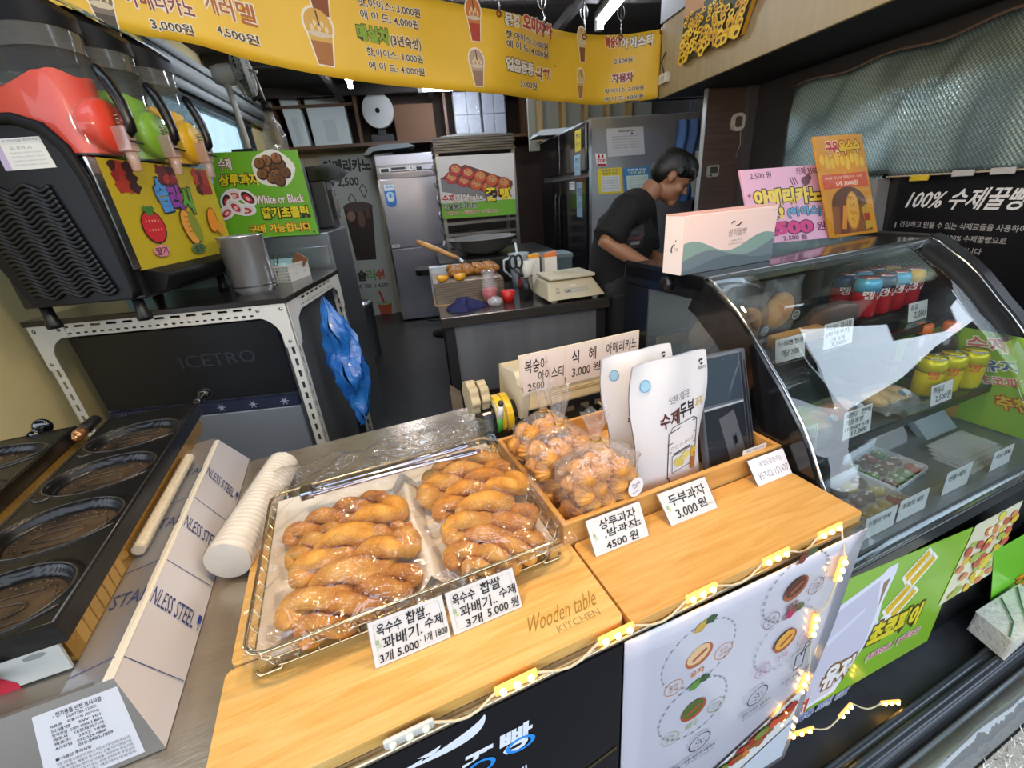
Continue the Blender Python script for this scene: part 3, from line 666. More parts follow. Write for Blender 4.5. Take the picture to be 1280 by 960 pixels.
def d2(p):
    frame_marks(p); H = dict(bold=.018, hand=.012, slant=.06)
    p.text('옥수수', .07, .10, .40, .36, INK, **H); p.text('찹쌀', .48, .06, .78, .34, INK, **H)
    p.text('꽈배기..', .14, .40, .68, .68, INK, **H); p.text('수제', .72, .36, .97, .60, INK, **H)
    p.text('3개', .18, .72, .42, .95, INK, **H); p.text('5.000 원', .50, .68, .97, .92, INK, **H)
tag('price_tag', 'handwritten price tag clipped to the wire tray front, in front of the left pile', (-.073, .504, .932), (.041, .504, .932), (.040, .476, .8695), (-.076, .476, .8695), d1, foot=False)
tag('price_tag', 'handwritten price tag clipped to the wire tray front, before the right pile', (.046, .504, .932), (.162, .504, .932), (.164, .476, .8695), (.046, .476, .8695), d2, foot=False)
def d3(p):
    frame_marks(p); H = dict(bold=.018, hand=.014, slant=.05)
    p.text('상투과자', .20, .10, .88, .38, INK, **H); p.text(',밤과자;', .24, .40, .92, .64, INK, **H); p.text('4500 원', .22, .70, .82, .95, INK, **H); p.text('Good time', .70, .55, .93, .63, '#8b8075', 0)
def d4(p):
    frame_marks(p); H = dict(bold=.018, hand=.014, slant=.05)
    p.text('두부과자', .14, .14, .90, .48, INK, **H); p.text('3.000', .18, .60, .62, .88, INK, **H); p.text('원', .66, .54, .84, .82, INK, **H); p.text('Good time', .74, .74, .95, .82, '#8b8075', 0)
tag('price_tag', 'handwritten price tag on the wooden board before the bagged cookies', (.335, .556, .918), (.460, .556, .918), (.452, .512, .869), (.331, .512, .869), d3)
tag('price_tag', 'handwritten price tag on the wooden board before the white pouches', (.505, .556, .918), (.630, .556, .918), (.628, .512, .869), (.508, .512, .869), d4)
def d5(p): p.text('농협(김민지)', .24, .16, .86, .40, '#8b8590', 0, hand=.01); p.text('857-02-151427', .12, .56, .96, .82, '#8b8590', 0, hand=.01)
tag('name_card', 'small white printed card standing at the right end of the wooden box', (.752, .555, .918), (.862, .555, .918), (.862, .522, .869), (.757, .522, .869), d5, group=None, card=M('#efe9ea', .45), cat='card')
t = T('sticker_card', 'tiny cream label stuck on the rear rim of the wooden box front', 'label', (.80, .577, .918))
def d6(p): p.text('예금계좌 안내', .12, .15, .9, .45, '#6b6460', 0); p.text('농협은행', .3, .55, .72, .85, '#6b6460', 0)
sign(t, quadsurf((.762, .5765, .930), (.835, .5765, .930), (.835, .5765, .908), (.762, .5765, .908)), 3, .0006, M('#ebe4da', .5), d6, 'card', 'writing')
# ---- bagged cookies
def cookie_mesh():
    mb = MB(); mb.lathe([(1e-6, 0), (.016, 0), (.0205, .004), (.0215, .010), (.0185, .019), (.0115, .028), (.0045, .034), (1e-6, .035)], seg=44, star=.15, nst=11); return mb
CK = M('#ecac54', .5, bump=.2, bscale=120, h2='#c8822c', nscale=60); ck0 = meshobj('ridged_cookie', cookie_mesh(), CK)
def cookie(c, R, label, group):
    o = ck0 if not ck0.get('label') else dup(ck0)
    o.matrix_world = MC @ Matrix.Translation(c) @ R; put(o, label, 'cookie', group)
BAGF = film('bag_film', (1, .99, .98), .10, .08, milk=.09, milkcol=(1, .95, .9), bump=.6, bscale=26, fres=.8)
def cookie_bag(cx0, cy0, wx, wy, hz, neck, label, group, clabel, seed, rows, lean=0, sticker=False):
    rnd = random.Random(seed); z0 = ZI+.0015
    t = T('cookie_bag', label, 'bag of cookies', (cx0, cy0, z0), group=None)
    def body(u, v):
        a = 2*math.pi*u; z = z0+hz*v
        if v < .72: k = (.90+.10*math.sin(v*3)) if v > .04 else .80
        else: q = (v-.72)/.28; k = .98*(1-q)**.75*(1-.0)+.09
        ca, sa = math.cos(a), math.sin(a); e = 4.0 if v < .75 else 3.0
        rr = (abs(ca)**e+abs(sa)**e)**(-1/e)
        pl = 1+.035*math.sin(a*9+v*7)*(.3+v*1.4)
        return (cx0+lean*v+wx/2*k*rr*ca*pl, cy0+wy/2*k*rr*sa*pl, z)
    mb = MB(); mb.grid(body, 72, 30)
    def tuft(u, v):
        a = 2*math.pi*u; r = .009+.017*v**1.2+.006*v*math.sin(a*7)
        return (cx0+lean*(1+.2*v)+r*math.cos(a), cy0+r*.7*math.sin(a), z0+hz+neck*v+.008*v*math.sin(a*5))
    mb.grid(tuft, 40, 8); t.part('film', mb, BAGF)
    mb = MB(); mb.tube([(cx0+lean+.0105*math.cos(a), cy0+.0085*math.sin(a), z0+hz) for a in [2*math.pi*k/16 for k in range(16)]], .0016, 6, closed=True); mb.tube([(cx0+lean+.008, cy0-.008, z0+hz), (cx0+lean+.020, cy0-.016, z0+hz-.018)], .0013, 6)
    t.part('twist_tie', mb, M('#c79a3a', .25, .9))
    if sticker:
        mb = MB(); s = Vector((cx0+wx*.30, cy0-wy/2*1.03-.004, z0+.084)); nn = Vector((.15, -1, .12)).normalized()
        ux = Vector((0, 0, 1)).cross(nn)*-1; ux = Vector((1, .15, 0)).normalized(); uy = nn.cross(ux)
        fn = quadsurf(s-ux*.021-uy*.021*-1, s+ux*.021+uy*.021, s+ux*.021-uy*.021, s-ux*.021-uy*.021)
        p = Print(fn, 1, .0004); p.disc(.5, .5, .5, .5, '#f2eeee', 32); p.text('Thank', .24, .24, .78, .44, '#3c3a40', 0, rot=-.15, slant=.2); p.text('you', .36, .46, .66, .60, '#3c3a40', 0, rot=-.15, slant=.2)
        for k in range(7): p.disc(.28+.07*k, .74+.03*math.sin(k), .03, .03, random.choice(['#55555c', '#7d8c86']), 6)
        t.part('sticker', p.mb, p.mats, label='round white thank-you sticker')
    for r in range(rows):
        nx = 4 if r % 2 == 0 else 3
        for i in range(nx):
            for j in range(2):
                x = cx0+lean*(r/6)+(i-(nx-1)/2)*.0385+rnd.uniform(-.003, .003); y = cy0+(j-.5)*(wy*.46)+rnd.uniform(-.002, .002); z = z0+.005+r*.0335+rnd.uniform(0, .002)
                if j == 0: R = Matrix.Rotation(rnd.uniform(.9, 1.45), 4, 'X') @ Matrix.Rotation(rnd.uniform(-.5, .5), 4, 'Y'); z += .016; y += .004
                else: R = Matrix.Rotation(rnd.uniform(-.5, .5), 4, 'X') @ Matrix.Rotation(rnd.uniform(-.4, .4), 4, 'Y')
                cookie((x, y, z), R, clabel, group)
cookie_bag(.412, .622, .172, .088, .190, .06, 'clear tied bag of ridged cookies with a round thank-you sticker, front right', 'g', 'ridged golden cookie inside the front bag with the sticker', 1, 4, -.012, True)
cookie_bag(.372, .722, .150, .085, .185, .08, 'clear tied bag of ridged cookies in the middle behind the stickered bag', 'g', 'ridged golden cookie inside the middle cookie bag', 2, 4, .0)
cookie_bag(.372, .822, .140, .085, .170, .07, 'clear tied bag of ridged cookies at the back left corner of the wooden box', 'g', 'ridged golden cookie inside the rear cookie bag', 3, 4, .010)
for o in list(COL.objects):
    if o.name.startswith('ridged_cookie'): o['group'] = 'cookies in the ' + o['label'].split('inside the ')[1]
    if o.name.startswith('cookie_bag') and not o.parent: o['group'] = 'clear bags of cookies in the wooden box'
# ---- white stand-up pouches
def pouch(name, label, x0, x1, y0, h, bow, leanx, leany, draw):
    t = T(name, label, 'pouch', ((x0+x1)/2, y0, ZI), group='white stand-up pouches in the wooden box')
    POU = M('#e9e4e2', .32, bump=.10, bscale=9)
    def half(s):
        def fn(u, v):
            q = 1-v           # v from top
            x = x0+(x1-x0)*u + leanx*q*h + .007*math.sin(v*7)*(1 if u > .5 else -1)*(2*abs(u-.5))
            d = bow*(math.sin(math.pi*u)**.7)*(1-q**2.2)*(.75+.25*math.cos(v*3)) + .002
            y = y0+leany*q*h + s*d + .0035*math.sin(u*9+v*5)*q
            z = ZI+.001+h*q + (.004*math.sin(math.pi*u) if v < .02 else 0)
            if v > .95: y = y0+leany*q*h + s*d*1.0
            return Vector((x, y, z)), Vector((0, s, 0))
        return fn
    mb = MB(); f = half(-1); b = half(1)
    mb.grid(lambda u, v: f(u, 1-v)[0], 24, 30); mb.grid(lambda u, v: b(1-u, 1-v)[0], 24, 30)
    n = 24; mb.add([f(i/n, 1)[0] for i in range(n+1)]+[b(i/n, 1)[0] for i in range(n+1)], [(i, n+1+i, n+2+i, i+1) for i in range(n)])
    bd = t.part('film', mb, POU)
    p = Print(half(-1), .65, .0003); draw(p); t.part('print', p.mb, p.mats, parent=bd)
    return t
def oven(p):
    p.text('“오븐에 기절구운”', .42, .24, .74, .30, '#4c3f3a', 0, rot=-.08); p.text('수제', .30, .35, .58, .47, '#5b2620', .03, rot=-.08, hand=.03); p.text('두부', .58, .32, .80, .43, '#2e1f1c', .03, rot=-.08, hand=.03); p.text('과자', .81, .31, .93, .39, '#d9b64a', .02, rot=-.05)
    L = '#37332f'
    p.line([(.42, .52), (.86, .47), (.88, .86), (.43, .89), (.42, .52)], .008, L); p.line([(.40, .61), (.88, .57)], .007, L); p.line([(.41, .68), (.88, .65)], .006, L); p.line([(.44, .52), (.47, .48), (.80, .45), (.86, .47)], .006, L)
    for k in range(3): p.ring(.48+.07*k, .645-.006*k, .022, .013, L, .18, 14); p.ring(.70+.06*k, .625-.006*k, .020, .012, L, .18, 14)
    p.line([(.48, .71), (.82, .68), (.83, .82), (.49, .85), (.48, .71)], .006, L); p.line([(.50, .695), (.78, .665)], .012, L)
    p.disc(.60, .77, .09, .04, '#dcc566', 10, .2, .1); p.disc(.70, .73, .07, .035, '#e3cf78', 10, -.2, .1)
    p.disc(.84, .80, .045, .075, '#b0672b', 14, .3); p.disc(.845, .73, .055, .045, '#e2b23b', 12); p.line([(.45, .89), (.45, .92)], .012, L); p.line([(.86, .86), (.86, .89)], .012, L)
    p.disc(.16, .14, .055, .038, '#9fc7dd', 18); p.ring(.16, .14, .06, .042, '#5aa0c4', .15, 22)
    p.line([(.88, .07), (.90, .055), (.93, .06)], .012, '#27262a'); p.disc(.91, .085, .02, .008, '#27262a', 10, -.3); p.text('마카기', .86, .10, .955, .125, '#2f2a2c', .02)
def logo2(p):
    p.disc(.16, .14, .055, .038, '#9fc7dd', 18); p.ring(.16, .14, .06, .042, '#5aa0c4', .15, 22); p.line([(.84, .07), (.87, .055), (.90, .06)], .012, '#27262a'); p.disc(.87, .085, .02, .008, '#27262a', 10, -.3); p.text('수제', .25, .46, .40, .56, '#5b2620', .03)
pouch('snack_pouch', 'white pouch printed with an oven drawing, standing in front', .503, .690, .630, .315, .030, -.02, .04, oven)
pouch('snack_pouch', 'plain-looking white pouch standing behind the oven-printed pouch', .505, .690, .725, .305, .030, -.06, .03, logo2)
# ---- tilted payment terminal in the box
t = T('payment_terminal', 'dark tilted payment terminal screen at the right end of the wooden box', 'terminal', (.79, .66, ZI))
a, b, c_, d = Vector((.712, .690, 1.132)), Vector((.858, .690, 1.126)), Vector((.853, .605, .862)), Vector((.700, .605, .862))
fn = quadsurf(a, b, c_, d)
mb = MB(); mb.sheetbox(fn, 1, 1, .020); t.part('casing', mb, M('#555962', .35), bev=.004)
p = Print(fn, .75, .0004); p.rect(.03, .03, .84, .42, M('#3c4854', .06, coat=.8)); p.rect(.03, .46, .84, .97, M('#2a2e34', .1, coat=.7)); p.rect(.86, .03, .905, .97, M('#24262b', .3)); p.rect(.93, .10, .955, .90, M('#15161a', .4))  # upper rect's blue-grey is a reflection painted on the dark screen
p.poly([(.30, .55), (.62, .50), (.80, .94), (.46, .96)], M('#5a5c60', .3)); p.rect(.03, .44, .84, .455, M('#b9bcc0', .2)); p.poly([(.52, .72), (.62, .70), (.66, .80), (.56, .82)], M('#4c5560', .25)); p.poly([(.54, .735), (.61, .72), (.64, .79), (.57, .805)], M('#171b20', .1)); p.disc(.5, .06, .012, .01, '#3c4c5c', 10)
t.part('screen', p.mb, p.mats)
mb = MB(); mb.hexa([(.73, .640, .856), (.84, .640, .856), (.84, .76, .856), (.73, .76, .856), (.73, .660, .862), (.84, .660, .862), (.84, .690, 1.02), (.74, .690, 1.02)]); t.part('stand', mb, M('#1d1f23', .4), bev=.003)
# ---- cream till with the drink price strip
CRM = M('#e2cda0', .4); CRM2 = M('#d9cdb5', .4)
t = T('cash_register', 'cream plastic till behind the cookie bags with three drink price cards on it', 'till', (.60, 1.10, .846))
mb = MB(); mb.prism([(1.00, .930), (1.00, 1.012), (1.03, 1.026), (1.24, 1.00), (1.26, .846), (1.06, .846), (1.05, .925)], 'x', .425, .78); hs = t.part('housing', mb, CRM, bev=.008)
mb = MB(); mb.prism([(.998, .985), (1.05, 1.04), (1.16, 1.02), (1.10, .90), (1.02, .90)], 'x', .402, .424); t.part('end_cheek', mb, CRM2, bev=.004)
mb = MB(); mb.box(.47, .9985, .962, .77, 1.0005, .966); mb.box(.47, .9985, .970, .77, 1.0005, .972); t.part('seam', mb, M('#b89f70', .5), parent=hs)
mb = MB(); mb.box(.45, 1.02, .855, .78, 1.055, .925); pt = t.part('port_panel', mb, M('#2b2926', .5))
for k in range(5): mb = MB(); mb.box(.50+.05*k, 1.012, .885+.004*(k % 2), .525+.05*k, 1.022, .903); t.part('port', mb, M('#6d665a', .4), parent=pt)
for k, (x0, x1, c) in enumerate(((.52, .60, '#1b1a1a'), (.60, .68, '#1b1a1a'), (.66, .77, '#cbb58c'))):
    mb = MB(); mb.tube([(x0, 1.012, .893), (x0+.01, .985, .885), ((x0+x1)/2, .975, .868), (x1, .972, .862), (x1+.02, .985, .851)], .004, 8); t.part('cable', mb, M(c, .4))
mb = MB(); mb.prism([(.998, 1.012), (.9955, 1.012), (.9955, 1.105), (.998, 1.106)], 'x', .398, .790); mb.box(.398, .998, 1.012, .79, 1.03, 1.016); st = t.part('price_strip', mb, M('#e0d2bf', .4))
H = dict(bold=.012, hand=.014, slant=.05)
def strip_card(x0, x1, drw): sign(t, quadsurf((x0, .9950, 1.100), (x1, .9950, 1.100), (x1, .9950, .990), (x0, .9950, .990)), 1.2, .0004, M('#e2d3cb', .5), drw, 'price_card', 'writing', parent=None)
strip_card(.406, .535, lambda p: (p.text('복숭아', .06, .10, .60, .46, INK, **H), p.text('아이스티', .36, .44, .98, .74, INK, **H), p.text('2500', .10, .74, .50, .95, INK, **H)))
strip_card(.540, .662, lambda p: (p.text('식   혜', .16, .12, .82, .48, INK, **H), p.text('3.000', .16, .60, .66, .84, INK, **H), p.text('원', .72, .55, .94, .80, INK, **H)))
strip_card(.667, .788, lambda p: (p.text('아메리카노', .06, .12, .96, .44, INK, **H), p.text('2,500', .18, .56, .66, .86, INK, **H), p.text('원', .72, .52, .95, .78, INK, **H)))
# ---- tape dispenser with two yellow rolls, and what leans on it
t = T('tape_dispenser', 'black tape dispenser with two yellow tape rolls and a pale ridged drum', 'tape dispenser', (.36, 1.09, .846))
RX_ = Matrix.Rotation(math.pi/2, 4, 'Y')
mb = MB(); mb.prism([(1.03, .846), (1.15, .846), (1.15, .885), (1.12, .93), (1.06, .93), (1.03, .88)], 'x', .30, .50); t.part('base', mb, BLACK, bev=.006)
def roll(x, r, w_, inner): return Matrix.Translation((x, 1.075, .908)) @ RX_, [(inner, -w_/2), (r, -w_/2), (r, w_/2), (inner, w_/2)]
for x in (.346, .371):
    X, pr = roll(x, .060, .019, .038); mb = MB(); mb.lathe(pr, seg=36, T=X, smooth=False); tp = t.part('tape_roll', mb, M('#e3bd1f', .3, coat=.5))
    X, pr = roll(x, .059, .004, .055); mb = MB(); mb.lathe([(.037, -.0115), (.053, -.0115), (.053, -.0095), (.037, -.0095)], seg=30, T=X, smooth=False); t.part('core', mb, M('#e9dcae', .5), parent=tp)
X, pr = roll(.376, .034, .10, .0); mb = MB(); mb.lathe([(1e-6, -.05), (.034, -.05), (.034, .05), (1e-6, .05)], seg=24, T=X, smooth=False); t.part('hub', mb, BLACK)
for x, r in ((.285, .050), (.318, .044)):
    X = Matrix.Translation((x, 1.11, .965)) @ RX_; mb = MB(); mb.lathe([(.012, -.013), (r, -.013), (r, .013), (.012, .013)], seg=48, T=X, smooth=False, star=.07, nst=8); t.part('drum', mb, M('#b9ab8a', .45), bev=.002)
mb = MB(); X = Matrix.Translation((.46, 1.09, .94)) @ RX_; mb.lathe([(1e-6, -.05), (.05, -.05), (.055, -.03), (.055, .03), (.05, .045), (1e-6, .045)], seg=28, T=X); t.part('end_cap', mb, BLACK)
t = T('marker_pen', 'green and white marker pen standing against the yellow tape rolls', 'pen', (.335, 1.02, .846))
mb = MB(); X = Matrix.Translation((.333, 1.018, .88)) @ Matrix.Rotation(.12, 4, 'Y'); mb.lathe([(1e-6, 0), (.0075, .001), (.008, .045)], seg=14, T=X); mb.box(.30, 1.005, .846, .35, 1.035, .882, 1); t.part('barrel', mb, [M('#3f9a3a', .35), BLACK])
mb = MB(); mb.lathe([(.0082, .045), (.0082, .075), (.006, .082)], seg=14, T=X); t.part('cap', mb, M('#e9ebe6', .35))
mb = MB(); mb.lathe([(.0065, .082), (.0085, .09), (.006, .097), (1e-6, .098)], seg=14, T=X); t.part('button', mb, M('#3a3630', .4))
# film wrap on the steel counter behind the tray
mb = MB(); mb.grid(lambda u, v: (.02+.28*u, 1.0+.19*v, .850+.035*math.sin(math.pi*u)*math.sin(math.pi*v)+.012*math.sin(u*22+v*9)*math.sin(math.pi*v)+.006*math.sin(v*30-u*8)), 40, 26)
solo('plastic_wrap', 'loose crumpled clear wrap on the steel counter behind the tray', 'plastic wrap', mb, film('wrap', (.98, .97, .95), .02, .08, milk=.04, bump=.5, bscale=24, fres=.6), (.16, 1.09, .85))
# ---- roll of paper cups in plastic, and the bag of cups beside the griddle
CUP = M('#e4dbcf', .55, noise=.05, nscale=30)
def cup_roll(name, label, p0, p1, r0, r1, n, cat='paper cups', wrap=True, col=CUP, loose=0):
    p0, p1 = Vector(p0), Vector(p1); t = T(name, label, cat, tuple(p0)); d = p1-p0; L = d.length; X = Matrix.Translation(p0) @ d.to_track_quat('Z', 'Y').to_matrix().to_4x4()
    pr = [(1e-6, 0), (r0, 0)]
    for k in range(n):
        z = L*k/n; r = r0+(r1-r0)*k/n; pr += [(r*.95, z+L/n*.15), (r*.96, z+L/n*.7), (r*1.03, z+L/n*.82), (r*1.03, z+L/n*.98)]
    pr += [(r1*.8, L), (1e-6, L-.004)]
    mb = MB(); mb.lathe(pr, seg=30, T=X, smooth=False); t.part('cups', mb, col)
    if wrap:
        mb = MB(); mb.lathe([(.004, -.006), (r0*.9, -.004), (r0*1.06, .002)]+[((r0+(r1-r0)*k/12)*(1.07+.02*math.sin(k*2.2)), .004+L*k/12) for k in range(13)]+[(r1*.9, L+.012), (.01, L+.022)], seg=36, T=X, star=.02+loose, nst=9, smooth=not loose)
        t.part('plastic_sleeve', mb, film('sleeve', (1, .99, .97), .015, .06, milk=.05, bump=.4, bscale=35, fres=.6))
    return t
cup_roll('cup_stack', 'stack of white paper cups in a clear sleeve lying beside the wire tray', (-.318, .800, .894), (-.245, 1.135, .890), .042, .037, 26)
cup_roll('cup_stack', 'stack of cups in crinkled plastic wedged between griddle and stand', (-.444, .82, .962), (-.442, 1.16, .962), .0105, .0105, 24, col=M('#d9ccb2', .55), loose=.16)
# ================================================================ THE DISPLAY CASE (counter frame)
CX0, CX1 = .885, 1.84
PROF = [(.382, .675), (.405, .74), (.425, .785), (.450, .83), (.477, .873), (.512, .937), (.540, .978), (.575, 1.020), (.605, 1.054), (.639, 1.087), (.672, 1.122), (.705, 1.156), (.745, 1.190), (.787, 1.219), (.825, 1.246), (.859, 1.262)]
def band(o, w_):     # a band following the glass profile, from offset o to o+w_ inwards
    out = []; inn = []
    for i, (y, z) in enumerate(PROF):
        (ya, za), (yb, zb_) = PROF[max(0, i-1)], PROF[min(len(PROF)-1, i+1)]; d = math.hypot(yb-ya, zb_-za); ny, nz = (zb_-za)/d, -(yb-ya)/d
        out.append((y+ny*o, z+nz*o)); inn.append((y+ny*(o+w_), max(.675, z+nz*(o+w_))))
    return out+inn[::-1]
t = T('display_case', 'curved-glass refrigerated display case full of pastries, right of the counter', 'display case', (1.36, .8, 0))
BLK = M('#101012', .22, coat=.3)
CASEG = film('case_glass', (.95, .97, .965), .085, .012, fres=.9)
mb = MB(); mb.sheetbox(lambda u, v: ((lambda i, k: (Vector((CX0+(CX1-CX0)*u, PROF[i][0]*(1-k)+PROF[i+1][0]*k, PROF[i][1]*(1-k)+PROF[i+1][1]*k)), Vector((0, -.75, .66))))(min(14, int(v*15)), v*15-min(14, int(v*15)))), 6, 30, .005); t.part('front_glass', mb, CASEG)
# end panels: opaque black frames round a pane
def end_panel(x0, x1, name, pane, col):
    outer = [(1.185, .675), (.382, .675)] + PROF[1:] + [(1.185, 1.279)]
    win = [(1.075, .99), (.60, .99), (.66, 1.060), (.705, 1.105), (.775, 1.150), (.86, 1.198), (.90, 1.21), (1.075, 1.205)]
    bars = MB()
    bars.prism(band(0, .095), 'x', x0, x1)
    bars.prism([(.82, 1.205), (.859, 1.268), (1.185, 1.279), (1.185, 1.205)], 'x', x0, x1); bars.prism([(1.07, .675), (1.185, .675), (1.185, 1.21), (1.07, 1.21)], 'x', x0, x1)
    f = t.part(name, bars, col)
    mb = MB(); mb.prism([(.40, .675), (.46, .79), (.52, .88), (.62, .992), (1.075, .992), (1.075, .675)], 'x', x0+.001, x1-.001); f2 = t.part('lower_panel', mb, M('#1b1c1e', .35))
    if pane:
        mb = MB(); mb.prism([(y, z) for y, z in win], 'x', (x0+x1)/2-.002, (x0+x1)/2+.002); t.part('end_pane', mb, film('frosted', (.66, .72, .78), .03, .12, milk=.10, milkcol=(.40, .48, .55), bump=.4, bscale=160))
    return f
f = end_panel(CX0-.011, CX0-.001, 'end_frame', True, BLK)
mb = MB(); mb.lathe([(1e-6, 0), (.022, 0), (.022, .012), (1e-6, .012)], seg=24, T=Matrix.Translation((CX0-.011, .985, 1.232)) @ Matrix.Rotation(-math.pi/2, 4, 'Y')); t.part('knob', mb, M('#1a1a1c', .3), parent=f)
mb = MB(); mb.tube([(CX0-.004, y-.006, z+.006) for y, z in PROF], .0035, 6); t.part('chrome_edge', mb, M('#d4d7d8', .12, 1)); mb = MB(); mb.tube([(CX1+.001, y-.006, z+.006) for y, z in PROF], .0035, 6); t.part('chrome_edge', mb, M('#d4d7d8', .12, 1))
# right end: frame and a thick outer rail
mb = MB(); mb.prism(band(-.016, .045), 'x', CX1+.002, CX1+.05)
mb.prism([(.82, 1.205), (.859, 1.272), (1.185, 1.279), (1.185, 1.205)], 'x', CX1+.002, CX1+.05); t.part('end_frame', mb, M('#151517', .35), bev=.002)
mb = MB(); mb.prism([(.40, .68), (.46, .80), (.55, .95), (.66, 1.08), (.86, 1.22), (1.17, 1.22), (1.17, .68)], 'x', CX1-.004, CX1+.002); t.part('end_pane', mb, film('endpane', (.80, .84, .84), .03, .02))
# top slab, light bar, back doors
mb = MB(); mb.box(CX0-.011, .850, 1.225, CX1+.05, 1.19, 1.268); top = t.part('top', mb, M('#1c1a1b', .15, coat=.6), bev=.004)
mb = MB(); mb.box(CX0, .846, 1.236, CX1, .852, 1.262); t.part('top_trim', mb, M('#b9bdbe', .2, .9), parent=top)
mb = MB(); mb.box(CX0, 1.165, .69, CX1, 1.18, 1.225); t.part('back_door', mb, M('#8d8474', .35, .1))
mb = MB(); mb.box(1.355, 1.158, .69, 1.375, 1.166, 1.225); mb.box(CX0, 1.155, 1.20, CX1, 1.166, 1.225); t.part('door_frame', mb, M('#7b7a74', .3, .6))
DSH = film('shelf_glass', (.80, .86, .86), .05, .03)
for nm, y0, z in (('shelf', .735, 1.018), ('shelf', .575, .838)):
    mb = MB(); mb.box(CX0+.004, y0, z-.006, CX1-.004, 1.15, z); sh = t.part(nm, mb, DSH)
    mb = MB(); mb.box(CX0+.004, y0-.004, z-.020, CX1-.004, y0+.002, z+.004); t.part('shelf_rail', mb, M('#2a2a2c', .25, .5), parent=sh)
    mb = MB(); mb.box(CX0+.02, .80, z-.022, CX0+.04, 1.16, z-.006); mb.box(CX1-.04, .80, z-.022, CX1-.02, 1.16, z-.006); t.part('bracket', mb, M('#8d8f90', .3, .8), parent=sh)
mb = MB(); mb.box(CX0, .40, .66, CX1, 1.165, .694); t.part('deck', mb, M('#8f9294', .35, .6))
mb = MB(); mb.box(CX0-.011, .375, .635, CX1+.05, .41, .680); t.part('front_rail', mb, M('#141416', .25, coat=.3), bev=.003)
mb = MB(); mb.box(CX0-.011, .378, .680, CX1+.05, .392, .688); t.part('glass_seat', mb, M('#c5ccd0', .15, 1))
mb = MB(); mb.box(CX0-.011, .40, .05, CX1+.05, 1.18, .66); t.part('base', mb, M('#141416', .35))
mb = MB(); mb.box(CX0, .44, .0, CX1+.03, 1.15, .05); t.part('plinth', mb, M('#0d0d0e', .5))
# ---- what lies in the case
S1, S2, S3 = 1.019, .839, .695
BREAD = M('#e2b06c', .6, noise=.2, nscale=14, h2='#c98a48', bump=.15, bscale=60); PB = film('bread_bag', (.99, .98, .97), .03, .08, milk=.10, milkcol=(.95, .92, .88), bump=.35, bscale=22, fres=.7)
def bread_bag(label, c, wd, h, lean, rot, col=BREAD, stick='#6f7f8a'):
    t = T('bread_bag', label, 'bagged bread', c, group='bagged breads on the top shelf of the case', rot=rot)
    mb = MB(); mb.ball((0, .012, h*.42), wd*.40, sy=.34, sz=.95, seg=22, rings=12, T=Matrix.Rotation(-lean, 4, 'X')); t.part('bread', mb, col, c='L')
    mb = MB(); R = Matrix.Rotation(-lean, 4, 'X')
    for s in (-1, 1):
        def fn(u, v, s=s):
            d = .044*(math.sin(math.pi*u)**.6)*(math.sin(math.pi*min(1, .15+v*.85))**.7)+.001
            return R @ Vector(((u-.5)*wd*(1-.10*v+.03*math.sin(v*9)), .012+s*d+.003*math.sin(u*14+v*9), h*v))
        mb.grid(fn, 18, 18)
    t.part('film', mb, PB, c='L')
    s = R @ Vector((wd*.12, -.036, h*.42)); ux = Vector((1, 0, 0)); uz = R @ Vector((0, 0, 1)); rr = .017
    p = Print(quadsurf(s-ux*rr+uz*rr, s+ux*rr+uz*rr, s+ux*rr-uz*rr, s-ux*rr-uz*rr), 1, .0004); p.disc(.5, .5, .5, .5, stick, 22); p.ring(.5, .5, .42, .42, '#dfe2e2', .12, 22); p.line([(.3, .55), (.5, .42), (.7, .5)], .07, '#dfe2e2')
    t.part('sticker', p.mb, p.mats, c='L')
bread_bag('bagged round bread at the left end of the top case shelf, behind the end glass', (.955, .90, S1), .15, .165, -.12, 0)
bread_bag('bagged round bread second from the left on the top case shelf, silver sticker', (1.085, .875, S1), .155, .165, -.10, .05, stick='#9aa3a8')
bread_bag('bagged round bread with grey sticker, tallest bag on the top case shelf', (1.235, .895, S1+.012), .155, .185, -.10, -.05, stick='#6d6a5c')
bread_bag('bagged dark chocolate bread leaning low on the top case shelf', (1.43, .880, S1), .19, .13, -.75, -.25, M('#5b3a30', .5, noise=.3, nscale=20), '#8e8a80')
mb = MB(); mb.prism([(.82, S1), (.86, S1), (.86, S1+.035), (.82, S1+.028)], 'x', 1.16, 1.37); solo('bread_tray', 'small pale wooden tray edge in front of the bagged breads', 'tray', mb, woodmat('tray_wood', '#c99a5c', '#e2bb80'), (1.26, .84, S1), bev=.002)
mb = MB(); mb.box(.90, 1.03, S1, 1.12, 1.05, S1+.03); solo('wooden_block', 'pale wooden strip seen through the frosted end glass of the case', 'wood strip', mb, woodmat('tray_wood', '#c99a5c', '#e2bb80'), (1.0, 1.04, S1), bev=.002)
